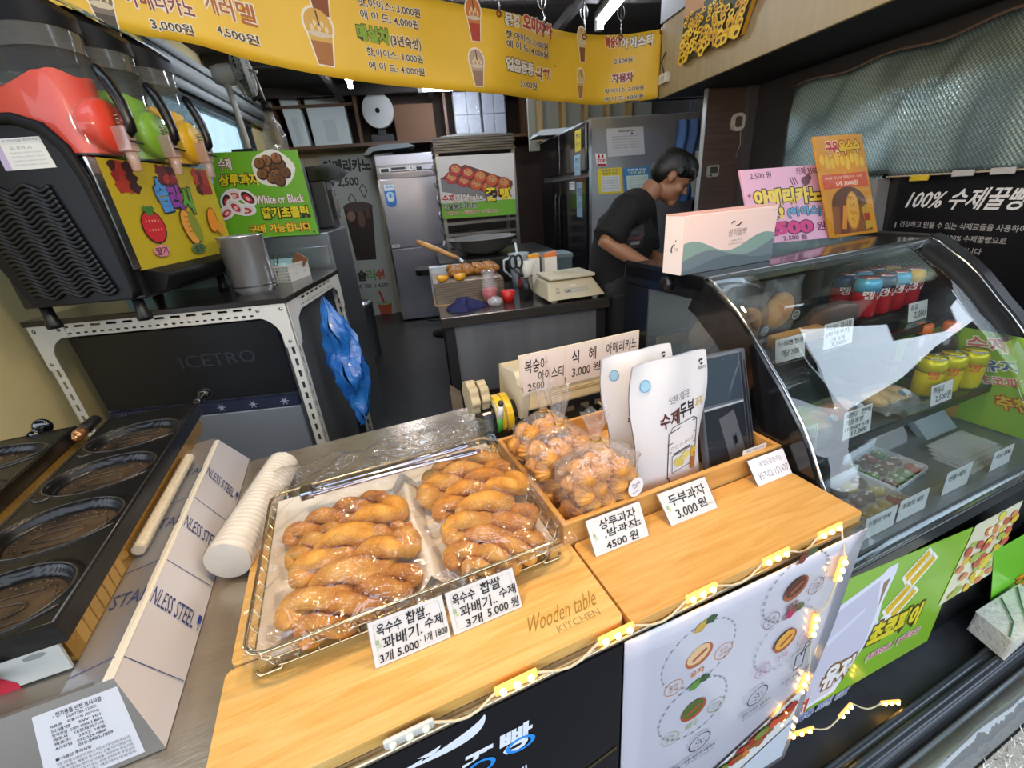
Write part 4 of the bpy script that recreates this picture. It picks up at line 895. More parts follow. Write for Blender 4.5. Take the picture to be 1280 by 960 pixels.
def can_obj(name, label, x, y, z, r, h, body, topc, group, words=None, wc='#f2f2f2'):
    t = T(name, label, 'drink can', (x, y, z), group=group)
    mb = MB(); mb.lathe([(1e-6, .003), (r*.80, 0), (r, .010), (r, h-.016), (r*.84, h-.003), (r*.84, h)], seg=24, T=Matrix.Translation((x, y, z))); b = t.part('body', mb, body)
    mb = MB(); mb.lathe([(r*.84, h-.003), (r*.86, h), (r*.80, h+.001), (r*.78, h-.006), (1e-6, h-.006)], seg=24, T=Matrix.Translation((x, y, z))); mb.box(x-.006, y-.012, z+h-.006, x+.006, y+.010, z+h-.0035); t.part('lid', mb, M('#c9ccce', .2, 1))
    mb = MB(); mb.lathe([(r*1.003, h-.045), (r*1.003, h-.016), (r*.85, h-.0035)], seg=24, T=Matrix.Translation((x, y, z))); t.part('band', mb, topc, parent=b)
    if words:
        fn = lambda u, v: (lambda a: (Vector((x+r*1.004*math.sin(a), y-r*1.004*math.cos(a), z+h*(.82-.6*v))), Vector((math.sin(a), -math.cos(a), 0))))((u-.5)*2.2-.35)
        p = Print(fn, .8, .0003); p.text(words, .08, .20, .92, .55, wc, .02, edge='#7a1f22' if wc != '#d8452a' else None, ew=.04); t.part('print', p.mb, p.mats, parent=b)
RED = M('#c4232e', .25, .2, coat=.5); CY = M('#4fb4dc', .25, .2); YEL = M('#e3cf1e', .25, .2, coat=.4); NAVY = M('#2b4a6a', .25, .2)
k = 0
PL = ['first', 'second', 'third', 'fourth', 'fifth']
for j, yy in enumerate((.842, .920)):
    for i in range(4):
        can_obj('drink_can', 'red fruit drink can, %s from the left in the %s row of the case' % (PL[i], ('front', 'rear')[j]), 1.555+.074*i+.012*j, yy, S1+.03, .035, .128, RED, [CY, NAVY, CY, NAVY][(i+j) % 4] if i < 3 else M('#d8a92c', .3), 'red drink cans on the top shelf of the case', '땡큐', '#f2e9e4'); k += 1
mb = MB(); mb.box(1.50, .80, S1, 1.83, .97, S1+.028); mb.prism([(1.51, S1+.028), (1.82, S1+.028), (1.80, S1+.030), (1.53, S1+.030)], 'y', .81, .96); solo('can_tray', 'dark shallow tray under the red drink cans in the case', 'tray', mb, M('#24221f', .4), (1.66, .88, S1), bev=.003)
for i, (x, y) in enumerate(((1.600, .640), (1.672, .628), (1.752, .612))):
    can_obj('drink_can', 'yellow drink can, %s, beside the orange-capped bottle' % ('leftmost of three', 'middle of three', 'rightmost of three')[i], x, y, S2, .035, .122, YEL, M('#d8cf22', .3, .3), 'yellow drink cans in the case', '망고', '#d8452a')
for i, (x, y) in enumerate(((1.715, .735), (1.795, .705))):
    t = T('drink_bottle', 'dark bottle with an orange cap behind the yellow cans, %s' % ('half hidden', 'at the right end')[i], 'bottle', (x, y, S2), group='orange-capped bottles in the case')
    mb = MB(); mb.lathe([(1e-6, 0), (.030, .002), (.032, .09), (.030, .115), (.016, .145), (.015, .155)], seg=22, T=Matrix.Translation((x, y, S2))); t.part('body', mb, M('#3c3226', .1, coat=.6))
    mb = MB(); mb.lathe([(.0195, .150), (.0205, .152), (.0205, .178), (.018, .181), (1e-6, .181)], seg=36, star=.02, nst=18, T=Matrix.Translation((x, y, S2))); t.part('cap', mb, M('#e0702c', .35))
# packs of pastry on the second shelf
PK = film('pack', (.97, .97, .96), .05, .05, milk=.12, bump=.3, bscale=25)
for i, (x, y, wd, c1, lb) in enumerate(((1.13, .66, .10, '#c48a52', 'clear pack of baked rolls, left of two on the middle shelf'), (1.25, .67, .12, '#b87448', 'clear pack of baked rolls, right of two on the middle shelf'), (1.44, .66, .17, '#c9a24a', 'wide clear pack of round pastries on the middle shelf near the yellow cans'))):
    t = T('pastry_pack', lb, 'pastry pack', (x, y, S2), group='clear pastry packs on the middle shelf')
    mb = MB()
    for q in range(3): mb.ball((x+(q-1)*wd*.28, y, S2+.022), .024, sy=1.5, sz=.8, seg=14, rings=8)
    t.part('pastry', mb, M(c1, .5, noise=.25, nscale=25))
    mb = MB(); mb.grid(lambda u, v: (x+(u-.5)*wd, y+(v-.5)*.12, S2+.003+.052*(math.sin(math.pi*u)**.35)*(math.sin(math.pi*v)**.4)+.004*math.sin(u*16+v*9)), 20, 16); t.part('wrapper', mb, PK)
    p = Print(quadsurf((x-.03, y-.03, S2+.0575), (x+.03, y-.03, S2+.0575), (x+.03, y-.055, S2+.046), (x-.03, y-.055, S2+.046)), 2); p.disc(.35, .5, .2, .4, '#5b7080'); p.disc(.72, .5, .2, .4, '#b9c3c6'); t.part('label', p.mb, p.mats)
mb = MB(); mb.box(.905, .70, S2, 1.03, .90, S2+.05); solo('carton', 'low pale carton at the left end of the middle case shelf', 'carton', mb, M('#d5dbe0', .4), (.96, .8, S2), bev=.002)
# chocolate boxes on the deck
for i, (x, y, r, lb) in enumerate(((1.135, .500, .05, 'white tray of decorated chocolates under a clear sleeve, nearest the wooden board'), (1.315, .555, .10, 'white tray of decorated chocolates under a clear sleeve, right of another tray'))):
    t = T('chocolate_box', lb, 'chocolate box', (x, y, S3), group='trays of chocolates on the case floor', rot=r)
    mb = MB(); mb.box(-.085, -.065, 0, .085, .065, .003); mb.box(-.085, .063, 0, .085, .066, .05); mb.box(-.087, -.065, 0, -.085, .065, .024); mb.box(.085, -.065, 0, .087, .065, .024); mb.prism([(-.065, .0), (-.068, .02), (-.066, .02), (-.063, .0)], 'x', -.085, .085); bx = t.part('tray', mb, M('#e4ebf2', .4), c='L')
    rnd = random.Random(i+4)
    mb = MB()
    for a in range(4):
        for b in range(3):
            cx_, cy_ = -.062+.041*a, -.042+.042*b; mi = rnd.randrange(5)
            mb.ball((cx_, cy_, .012), .019, sz=.65, seg=12, rings=7, mi=mi)
            for q in range(3): mb.ball((cx_+rnd.uniform(-.01, .01), cy_+rnd.uniform(-.01, .01), .0235), .004, sx=1.6, sz=.4, seg=8, rings=5, mi=5)
    t.part('chocolates', mb, [M('#4a2a20', .4), M('#c8b83a', .5), M('#b5452e', .5), M('#5c8a3a', .5), M('#6b3b28', .4), M('#e8dfc8', .5)], c='L')
    mb = MB(); mb.box(-.084, -.062, .028, .084, .062, .0285); t.part('clear_lid', mb, film('choc_lid', (.98, .99, 1), .04, .04, milk=.10), c='L')
mb = MB()
mb.grid(lambda u, v: (1.36+.17*u, .66+.05*math.cos(math.pi*v), S3+.002+.06*math.sin(math.pi*v)), 4, 14); solo('clear_carton', 'rounded frosted clear carton at the back of the case floor', 'carton', mb, film('clearcart', (.95, .97, .98), .05, .06, milk=.25), (1.44, .66, S3))
mb = MB(); mb.prism([(.59, S3), (.62, S3), (.70, S3+.07), (.67, S3+.075)], 'x', 1.60, 1.76); solo('leaflet_stand', 'flat grey leaflet stand leaning at the right of the case floor', 'stand', mb, M('#8e9aa0', .3), (1.68, .65, S3))
mb = MB()
for q in range(4): mb.box(1.50+.012*q, .44+.012*q, S3+.004*q, 1.68+.012*q, .53+.012*q, S3+.004*q+.003)
solo('flat_boxes', 'low pile of flat clear boxes at the right of the case floor', 'boxes', mb, film('flatbox', (.85, .88, .88), .1, .05, milk=.3), (1.6, .5, S3))
# tags in the case
def t2(lines):
    def d(p):
        for (s, x0, y0, x1, y1) in lines: p.text(s, x0, y0, x1, y1, '#2d2a2b', .012, hand=.012)
    return d
CT = dict(group='small handwritten tags inside the display case', asp=1.25)
def ctag(label, x, y, z, wd, h, lines, lean=.012): tag('price_tag', label, (x-wd/2, y+lean, z+h), (x+wd/2, y+lean, z+h), (x+wd/2, y, z), (x-wd/2, y, z), t2(lines), card=M('#dcdcd6', .5), **CT)
ctag('handwritten tag at the front of the top case shelf, left of another tag', 1.115, .748, S1+.001, .115, .066, [('카스테라빵 전시용', .06, .12, .94, .36), ('개당 2500', .2, .5, .8, .8)])
ctag('handwritten tag at the front of the top case shelf reading 3,500', 1.312, .748, S1+.001, .125, .074, [('카스테라', .06, .08, .46, .26), ('전시용', .54, .05, .94, .28), ('(파이·쿠키)', .08, .33, .9, .54), ('1개 5개', .2, .58, .7, .76), ('3,500', .25, .78, .75, .95)])
ctag('handwritten tag before the red cans in the display case', 1.735, .770, S1+.001, .10, .060, [('음료', .1, .1, .5, .4), ('2,000', .3, .5, .9, .9)])
ctag('handwritten tag on the middle case shelf with four lines of ink', 1.190, .580, S2+.001, .112, .078, [('세명당', .06, .06, .46, .25), ('판매', .6, .05, .94, .25), ('개운동방', .06, .30, .7, .5), ('HONEY 5개', .06, .55, .9, .72), ('12,000', .3, .75, .85, .95)])
ctag('handwritten tag at the left end of the middle case shelf', .985, .580, S2+.001, .10, .078, [('초코쿠키', .06, .1, .94, .38), ('HOT 2000', .1, .45, .9, .68)])
ctag('handwritten tag before the yellow drink cans', 1.570, .580, S2+.001, .105, .060, [('캔음료', .08, .1, .6, .45), ('2,500원', .2, .5, .94, .9)])
ctag('pale tag at the bottom front of the case, left of another pale tag', 1.055, .416, S3+.001, .115, .062, [('인절미 수제', .1, .2, .8, .45)], .004)
ctag('pale tag at the bottom front of the case, second from the left', 1.185, .418, S3+.001, .115, .062, [('초콜릿 세트', .1, .2, .85, .45)], .004)
ctag('bluish tag at the bottom front of the case near the flat boxes', 1.385, .425, S3+.001, .115, .070, [('선물 세트', .1, .2, .8, .45)], .004)
ctag('pale tag at the right end of the case floor by the green board', 1.60, .425, S3+.001, .10, .062, [('카드 결제', .12, .2, .85, .45)], .004)
# green board added in the case's right end, painted as reflected posters
t = T('green_reflection_board', 'green printed board with pastry pictures standing inside the right end of the case', 'sign', (1.80, .6, S3))
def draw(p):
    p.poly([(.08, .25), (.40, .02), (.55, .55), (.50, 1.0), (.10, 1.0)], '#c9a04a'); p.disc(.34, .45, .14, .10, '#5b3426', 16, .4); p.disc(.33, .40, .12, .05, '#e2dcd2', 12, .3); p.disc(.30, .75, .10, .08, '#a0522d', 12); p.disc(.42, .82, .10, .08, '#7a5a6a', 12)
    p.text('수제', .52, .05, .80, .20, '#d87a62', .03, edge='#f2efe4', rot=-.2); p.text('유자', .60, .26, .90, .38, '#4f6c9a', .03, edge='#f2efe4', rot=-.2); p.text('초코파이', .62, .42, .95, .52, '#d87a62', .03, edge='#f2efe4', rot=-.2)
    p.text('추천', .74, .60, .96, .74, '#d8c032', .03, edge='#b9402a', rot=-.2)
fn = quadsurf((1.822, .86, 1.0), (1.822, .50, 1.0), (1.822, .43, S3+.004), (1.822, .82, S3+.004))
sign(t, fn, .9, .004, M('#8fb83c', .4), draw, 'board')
# ================================================================ LEFT: RACK, SLUSH MACHINE AND WHAT STANDS ROUND THEM (room frame)
RR = -math.radians(6.5)
WHT = M('#d8d6cc', .4, .1)
t = T('slotted_rack', 'white slotted-angle steel rack with a dark top under the slush machine', 'rack', (-1.53, 1.945, 0), 'W', RR)
RW, RD, RH = .97, .72, 1.20
def slotted(mb, p0, p1, wdir, w_, nrm, pitch=.052, slot=.030, th=.002, sh=.28):
    """flat flange with real slots: two edge strips joined by bridges"""
    p0, p1, wd, nn = map(Vector, (p0, p1, wdir, nrm)); d = (p1-p0); L = d.length; d.normalize()
    def slab(a, b, w0, w1):
        q = [p0+d*a+wd*w0, p0+d*b+wd*w0, p0+d*b+wd*w1, p0+d*a+wd*w1]; mb.hexa(q+[v+nn*th for v in q])
    slab(0, L, 0, w_*(.5-sh/2)); slab(0, L, w_*(.5+sh/2), w_)
    n = max(1, int(L/pitch)); m = (L-n*pitch)/2
    a = 0
    for k in range(n): s = m+k*pitch+(pitch-slot)/2; slab(a, s, w_*(.5-sh/2), w_*(.5+sh/2)); a = s+slot
    slab(a, L, w_*(.5-sh/2), w_*(.5+sh/2))
for x, sx in ((0, 1), (RW, -1)):
    for y, sy in ((0, 1), (RD, -1)):
        mb = MB(); slotted(mb, (x, y, 0), (x, y, RH-.02), (sx, 0, 0), .042, (0, sy, 0)); slotted(mb, (x, y, 0), (x, y, RH-.02), (0, sy, 0), .042, (sx, 0, 0)); t.part('post', mb, WHT, c='L')
for y, sy in ((-.002, 1), (RD, -1)):
    mb = MB(); slotted(mb, (.03, y, RH-.048), (RW-.03, y, RH-.048), (0, 0, 1), .026, (0, -sy, 0), .060, .038, .002, .34); slotted(mb, (.03, y, RH-.075), (RW-.03, y, RH-.075), (0, 0, 1), .027, (0, -sy, 0), .030, .014, .002, .26); t.part('beam', mb, WHT, c='L')
for x, sx in ((0, 1), (RW+.002, -1)):
    mb = MB(); slotted(mb, (x, .03, RH-.048), (x, RD-.03, RH-.048), (0, 0, 1), .026, (-sx, 0, 0), .060, .038, .002, .34); slotted(mb, (x, .03, RH-.075), (x, RD-.03, RH-.075), (0, 0, 1), .027, (-sx, 0, 0), .030, .014, .002, .26); t.part('beam', mb, WHT, c='L')
def gusset(X, sgn):
    pts = [(0, 0), (sgn*.14, 0), (sgn*.14, -.055)] + [(sgn*(.045+.095*(1-math.sin(a))), -.055-.085*(1-math.cos(a))) for a in [math.pi/2*k/8 for k in range(1, 9)]]
    pts = [(0, 0), (sgn*.13, 0), (sgn*.13, -.05)] + [(sgn*(.045+.085*(1-math.sin(a))), -.05-.085*(1-math.cos(a))) for a in [math.pi/2*k/8 for k in range(1, 9)]] + [(sgn*.045, -.18), (0, -.18)]
    return [(X+a, RH-.022+b) for a, b in pts]
for X, s in ((0, 1), (RW, -1)):
    mb = MB(); mb.prism(gusset(X, s), 'y', -.007, -.003); g = t.part('gusset', mb, M('#dcdad2', .35, .1), c='L')
    mb = MB()
    for dx, dz in ((.02, -.02), (.11, -.02), (.02, -.155)): mb.lathe([(1e-6, 0), (.006, 0), (.007, .003), (1e-6, .005)], seg=12, T=Matrix.Translation((X+s*dx, -.007, RH-.022+dz)) @ Matrix.Rotation(math.pi/2, 4, 'X'))
    t.part('bolt', mb, M('#a9a9a4', .25, .9), parent=g, c='L')
mb = MB(); mb.prism([(y+.0, RH-.022+z) for y, z in [(.72-a, b) for a, b in ((0, 0), (.13, 0), (.13, -.05), (.07, -.08), (.045, -.18), (0, -.18))]], 'x', RW+.003, RW+.006); t.part('gusset', mb, M('#dcdad2', .35, .1), c='L')
mb = MB(); mb.prism([(y, RH-.022+z) for y, z in ((0, 0), (.13, 0), (.13, -.05), (.07, -.08), (.045, -.18), (0, -.18))], 'x', RW+.003, RW+.006); t.part('gusset', mb, M('#dcdad2', .35, .1), c='L')
mb = MB(); mb.box(-.01, -.012, RH-.022, RW+.01, RD+.01, RH); t.part('top', mb, M('#2b2624', .2, coat=.3, noise=.2, nscale=8), c='L', bev=.003)
# ---- ice machine under the rack
t = T('ice_machine', 'black and grey ice machine under the white slotted rack', 'ice machine', (-1.53, 1.945, 0), 'W', RR)
mb = MB(); mb.box(.07, .06, .05, RW-.07, .66, 1.12); t.part('body', mb, M('#6f7276', .4, .4), c='L', bev=.005)
mb = MB(); mb.prism([(.06, .77), (.045, .78), (.032, 1.11), (.06, 1.115)], 'x', .09, RW-.08); fp = t.part('front_panel', mb, M('#15161a', .35), c='L')
p = Print(quadsurf((.46, .034, 1.0), (.78, .034, 1.0), (.78, .038, .93), (.46, .038, .93)), 4.5); p.text('ICETRO', .02, .1, .98, .9, M('#34363b', .2), .005); t.part('lettering', p.mb, p.mats, parent=fp, c='L')
mb = MB(); mb.box(.09, .04, .715, RW-.08, .06, .768); sp = t.part('strip', mb, M('#252a42', .35), c='L')
p = Print(quadsurf((.10, .0395, .765), (RW-.09, .0395, .765), (RW-.09, .0395, .718), (.10, .0395, .718)), 16)
for k in range(6):
    x = .06+.175*k
    for a in range(3): c, s = math.cos(a*1.047), math.sin(a*1.047); p.line([(x-.024*c, .5-.40*s), (x+.024*c, .5+.40*s)], .06, '#aab2cc')
    p.ring(x, .5, .012, .20, '#aab2cc', .3, 6)
t.part('snowflakes', p.mb, p.mats, parent=sp, c='L')
mb = MB(); mb.box(.09, .04, .10, RW-.08, .06, .712); t.part('door', mb, M('#8b919a', .35, .3), c='L', bev=.004)
# ---- slush machine
t = T('slush_machine', 'three-bowl slush machine with red, green and yellow slush on the white rack', 'slush machine', (-.93, 1.64, RH), 'W', RR)
GB = M('#09090b', .55, spec=.25); L_ = 'L'
mb = MB(); mb.box(-.40, .02, .075, -.004, .64, .50); t.part('body', mb, M('#1b1c20', .3), c=L_, bev=.006)
for x in (-.36, -.06):
    for y in (.05, .58): mb = MB(); mb.lathe([(1e-6, 0), (.022, 0), (.024, .012), (.018, .03), (.016, .08)], seg=16, T=Matrix.Translation((x, y, .0))); t.part('foot', mb, M('#121214', .4), c=L_)
side = [(-.335, .085), (-.02, .085), (-.005, .11), (-.004, .30), (-.012, .44), (-.03, .52), (-.07, .575), (-.13, .60), (-.22, .605), (-.40, .56), (-.40, .30)]
mb = MB(); mb.prism(side, 'y', -.012, .012); sd = t.part('side_panel', mb, M('#12141a', .45, spec=.3), c=L_, bev=.006)
mb = MB(); mb.tube([(x, -.014, z) for x, z in side[1:10]], [.006, .010, .012, .014, .016, .017, .016, .014, .010], 10); t.part('side_rim', mb, GB, parent=sd, c=L_)
mb = MB()          # wavy louvres of the side grille
for i in range(24):
    z = .115+.0135*i; w0 = -.315-.10*i/24*.6; 
    mb.tube([(w0+(.255)*k/24, -.015-.003, z+.010*math.sin(k/24*math.pi*6+.4)) for k in range(25)], .0048, 6, flat=1.4)
t.part('side_grille', mb, M('#0b0d12', .45), parent=sd, c=L_)
def draw(p):
    p.rect(0, 0, 1, .16, '#dfe2e4'); p.text('⚠ 주의사항 ⚠', .2, .30, .8, .42, '#77797c', 0); p.rect(0, .2, 1, 1, '#e9e9e4'); p.rect(0, .2, .14, 1, '#c3b6d6')
    p.text('사용 전 안전사항을 확인하세요', .06, .04, .94, .12, '#4c4f54', 0); p.text('△ 주의 △', .30, .26, .74, .36, '#6a6c70', 0)
    for k in range(4): p.text('물을 뿌리거나 세척하지 마십시오', .24, .44+.13*k, .9, .49+.13*k, '#9a9a9a', 0)
sign(t, quadsurf((-.215, -.0135, .555), (-.085, -.0135, .555), (-.075, -.0135, .475), (-.215, -.0135, .475)), 1.5, .0008, M('#e2e2de', .5), draw, 'warning_label', 'print', parent=sd, c=L_)
mb = MB(); mb.box(-.004, -.004, .17, .010, .032, .50); t.part('corner_strip', mb, M('#cfd0cf', .18, 1), c=L_, bev=.003)
mb = MB(); mb.box(-.002, .032, .165, .006, .64, .50); fp = t.part('front_panel', mb, M('#c2ac28', .3, coat=.3), c=L_)
p = Print(quadsurf((.0065, .034, .498), (.0065, .638, .498), (.0065, .638, .168), (.0065, .034, .168)), 1.83, .0004)
for k, c in enumerate(('#7c1d22', '#b3552c', '#7c1d22')):
    for q in range(9): p.disc(.10+.36*k+.05*(q % 3), .06+.09*(q//3), .045, .06, random.choice(['#8f1d24', '#5e1519', '#3a1214', '#a83328']), 9, wob=.2)
p.text('슬', .34, .14, .46, .48, '#4a8ed0', .06, edge='#20233a', ew=.05, rot=-.1); p.text('러', .46, .20, .57, .50, '#8b3c9a', .06, edge='#20233a', ew=.05); p.text('시', .57, .22, .68, .50, '#5aa23c', .06, edge='#20233a', ew=.05, rot=.1)
p.disc(.22, .62, .10, .17, '#2a1614', 16); p.disc(.22, .62, .09, .155, '#c8202c', 16)
for k in range(10): p.disc(.17+.025*(k % 5), .56+.09*(k//5), .005, .012, '#f2c9a0', 6)
for a in (-.5, 0, .5): p.line([(.22, .50), (.22+.08*a, .42)], .05, '#3c7a2c')
p.disc(.55, .66, .075, .21, '#4a2a16', 18, -.25); p.disc(.55, .66, .065, .195, '#e0993a', 18, -.25); p.disc(.61, .66, .05, .18, '#7f8a2c', 16, -.2)
for k in range(12): p.disc(.53+.014*(k % 3), .54+.055*(k//3), .004, .01, '#4a2a16', 5)
p.disc(.83, .60, .06, .16, '#7a4416', 16, .35); p.disc(.83, .60, .052, .145, '#e58a22', 16, .35); p.disc(.90, .70, .05, .09, '#d8952c', 14)
p.disc(.20, .86, .07, .06, '#d98a9a', 14); p.text('딸기', .15, .82, .25, .90, '#3a1a20', .02); p.disc(.56, .90, .08, .06, '#5a7a4a', 14); p.text('멜론', .51, .86, .61, .94, '#22301c', .02)
t.part('print', p.mb, p.mats, parent=fp, c=L_)
mb = MB(); mb.prism([(.0, .085), (.055, .10), (.075, .135), (.07, .15), (.012, .165), (.0, .165)], 'y', .04, .63); t.part('drip_tray', mb, GB, c=L_, bev=.006)
BG = film('bowl', (.96, .98, .99), .02, .04, fres=.7, milk=.03)
SLUSH = [M('#e0432c', .45, bump=.06, bscale=120), M('#7fae2e', .45, bump=.06, bscale=120), M('#ecb614', .45, bump=.06, bscale=120)]
def stad(x0, x1, y0, y1, n=14):       # plan of a bowl: straight back, rounded front
    r = (y1-y0)/2; ym = (y0+y1)/2; rx = r*.85
    return [(x0, y0)]+[(x1-rx+rx*math.sin(math.pi*i/n), ym-r*math.cos(math.pi*i/n)) for i in range(n+1)]+[(x0, y1)]
def stadsolid(mb, plan, z0, ztop, mi=0):
    n = len(plan); vs = [(x, y, z0) for x, y in plan]+[(x, y, ztop(x, y)) for x, y in plan]; cxm = sum(q[0] for q in plan)/n; cym = sum(q[1] for q in plan)/n
    mb.add(vs, [(i, (i+1) % n, n+(i+1) % n, n+i) for i in range(n)], mi, True); mb.add(vs[:n], [tuple(range(n-1, -1, -1))], mi)
    rings = 7; pts = []
    for j in range(rings+1):
        k = 1-j/rings
        pts += [(cxm+(x-cxm)*k, cym+(y-cym)*k, ztop(cxm+(x-cxm)*k, cym+(y-cym)*k)) for x, y in plan]
    mb.add(pts, [(j*n+i, j*n+(i+1) % n, (j+1)*n+(i+1) % n, (j+1)*n+i) for j in range(rings) for i in range(n)], mi, True)
for k in range(3):
    y0 = .008+.215*k; y1 = y0+.190; ym = (y0+y1)/2
    mb = MB(); stadsolid(mb, stad(-.385, .030, y0, y1), .505, lambda x, y: .795)
    Xb = Matrix.Translation((-.10, ym, .585)) @ Matrix.Rotation(math.pi/2, 4, 'Y'); mb.lathe([(.080, .0), (.080, .135), (.078, .146)], seg=30, T=Xb); bw = t.part('bowl', mb, BG, c=L_)
    fill = .715-.012*k
    def topz(x, y): return fill+.012*math.sin(x*14+1)-.13*max(0, (-.17-x)/.21)**1.3-.02*max(0, (x+.02)/.05)+.004*math.sin(x*70+y*50)
    mb = MB(); stadsolid(mb, stad(-.378, .022, y0+.008, y1-.008), .512, topz); mb.lathe([(1e-6, .0), (.074, .0), (.074, .132), (.070, .146), (1e-6, .150)], seg=30, T=Xb); t.part('slush', mb, SLUSH[k], c=L_)
    mb = MB(); stadsolid(mb, stad(-.39, .036, y0-.004, y1+.004), .770, lambda x, y: .822); t.part('collar', mb, film('collar', (.55, .56, .53), .06, .12, milk=.35, milkcol=(.26, .26, .24)), c=L_)
    mb = MB(); P_ = stad(-.40, .040, y0-.004, y1+.004); stadsolid(mb, P_, .822, lambda x, y: .838+.115*max(0, min(1, (.045-x)/.14))**.6*(1-.35*(abs(y-ym)/.1)**2)); ld = t.part('lid', mb, GB, c=L_)
    mb = MB(); mb.grid(lambda u, v: (-.115+.125*v, ym+(u-.5)*.13, .855+.115*max(0, (.045-(-.115+.125*v))/.14)**.6*(1-.35*((u-.5)*.13/.1)**2)), 10, 8); t.part('lid_window', mb, M('#4c7f74', .15, coat=.4), parent=ld, c=L_)
    # dispensing tap
    mb = MB(); mb.box(.046, ym-.020, .515, .088, ym+.020, .585); mb.lathe([(.014, .46), (.017, .515)], seg=14, T=Matrix.Translation((.068, ym, 0))); tp = t.part('tap', mb, film('tapbody', (.92, .80, .78), .06, .08, milk=.35, milkcol=(.85, .62, .56)), c=L_, bev=.004)
    mb = MB(); mb.tube([(.066+.009*math.cos(a), ym+.009*math.sin(a), .575+.0011*i) for i, a in enumerate([k2*.7 for k2 in range(40)])], .0016, 5); t.part('spring', mb, M('#b9a98c', .25, 1), parent=tp, c=L_)
    mb = MB(); mb.tube([(.078, ym, .555), (.095, ym, .575), (.098, ym, .60), (.092, ym, .65), (.078, ym, .70), (.062, ym, .735), (.058, ym, .742)], [.012, .018, .017, .020, .020, .016, .008], 10, flat=.8); t.part('handle', mb, M('#0d0d0f', .3), parent=tp, c=L_)
    mb = MB()
    for q in range(4): mb.tube([(.085, ym-.012+.008*q, .545), (.108, ym-.014+.009*q, .535)], .0025, 5)
    t.part('hinge', mb, M('#0d0d0f', .35), parent=tp, c=L_)
# ---- on the rack top, beside the machine
cc = (-.735, 2.06, RH)
t = T('steel_canister', 'tall polished steel canister on the white rack beside the slush machine', 'canister', cc, 'W')
mb = MB(); mb.lathe([(1e-6, .004), (.074, .004), (.074, .0), (.078, .0), (.078, .014), (.086, .020), (.086, .225), (.089, .228), (.089, .233), (.084, .233), (.082, .03), (1e-6, .03)], seg=40, T=Matrix.Translation(cc)); t.part('body', mb, M('#cfd0d1', .22, .7))
mb = MB(); mb.lathe([(.0865, .030), (.0875, .033), (.0865, .036)], seg=40, T=Matrix.Translation(cc)); t.part('base_seam', mb, M('#5a5b5c', .3, 1))
mb = MB(); mb.lathe([(1e-6, .20), (.078, .20)], seg=24, T=Matrix.Translation(cc)); t.part('contents', mb, M('#cfd2d2', .5))
t = T('plastic_basket', 'small white plastic basket with punched sides on the rack top', 'basket', (-.66, 2.36, RH), 'W', RR*2)
def wall(mb, p0, d, L, h, nx, nz, nrm):
    p0, d, nrm = Vector(p0), Vector(d), Vector(nrm); up = Vector((0, 0, 1)); cw, ch = L/nx, h/nz
    for i in range(nx+1): q = [p0+d*(cw*i-.0028), p0+d*(cw*i+.0028), p0+d*(cw*i+.0028)+up*h, p0+d*(cw*i-.0028)+up*h]; mb.hexa(q+[v+nrm*.002 for v in q])
    for j in range(nz+1): q = [p0+up*(ch*j-.0028), p0+d*L+up*(ch*j-.0028), p0+d*L+up*(ch*j+.0028), p0+up*(ch*j+.0028)]; mb.hexa(q+[v+nrm*.002 for v in q])
mb = MB(); wall(mb, (-.085, -.10, .003), (1, 0, 0), .13, .068, 8, 5, (0, -1, 0)); wall(mb, (-.085, .10, .003), (1, 0, 0), .13, .068, 8, 5, (0, 1, 0)); wall(mb, (-.085, -.10, .003), (0, 1, 0), .20, .068, 11, 5, (-1, 0, 0))
mb.box(.045, -.10, .0, .048, .10, .072); mb.box(-.085, -.10, 0, .045, .10, .003); mb.box(-.09, -.105, .070, .052, -.098, .078); mb.box(-.09, .098, .070, .052, .105, .078); mb.box(.044, -.1, .07, .052, .1, .078); mb.box(-.09, -.1, .07, -.083, .1, .078)
bs = t.part('body', mb, M('#d9d7d0', .45), c='L')
p = Print(quadsurf((.0485, -.09, .07), (.0485, .09, .07), (.0485, .09, .01), (.0485, -.09, .01)), 3)
for x in (.28, .74):
    p.disc(x-.05, .35, .012, .04, '#3c3a38', 8); p.disc(x+.05, .35, .012, .04, '#3c3a38', 8); p.line([(x-.06, .58), (x-.03, .70), (x+.03, .70), (x+.06, .58)], .035, '#3c3a38')
t.part('smile_print', p.mb, p.mats, parent=bs, c='L')
mb = MB(); mb.box(-.03, .0, 0, .03, .012, .11, T=Matrix.Translation((-.665, 2.39, RH+.02)) @ Matrix.Rotation(.7, 4, 'Y')); solo('wooden_paddle', 'small brown wooden paddle lying in the white basket', 'paddle', mb, woodmat('paddle', '#5f3a24', '#8a5a38'), (-.66, 2.39, RH+.03), 'W', bev=.003)
mb = MB(); mb.lathe([(.036, .0), (.034, .012), (.028, .028), (.012, .036), (1e-6, .037)], seg=22, T=Matrix.Translation((-.705, 2.30, RH+.052))); solo('dome_lid', 'clear plastic cup lid lying in the white basket', 'cup lid', mb, film('dome', (.96, .97, .97), .06, .05, milk=.1), (-.705, 2.30, RH+.052), 'W')
for k in range(5):
    mb = MB(); a = (-.745+.008*k, 2.285+.006*(k % 2), RH+.01); mb.tube([a, (a[0]-.012+.010*k, a[1]+.03, RH+.15-.008*k)], .0035, 6)
    solo('black_straw', 'thin black straw standing in the corner of the white basket', 'straw', mb, M('#131314', .4), a, 'W', group='black straws in the basket')
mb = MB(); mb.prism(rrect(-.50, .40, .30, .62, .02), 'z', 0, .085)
solo('window_glow_tray', 'pale blue plastic tray on the rack top behind the slush machine feet', 'tray', mb, M('#a9d4d6', .3), (-1.0, 1.94, RH+.001), 'W', RR, bev=.006, local=True)  # added block; its pale blue stands in for reflected window light
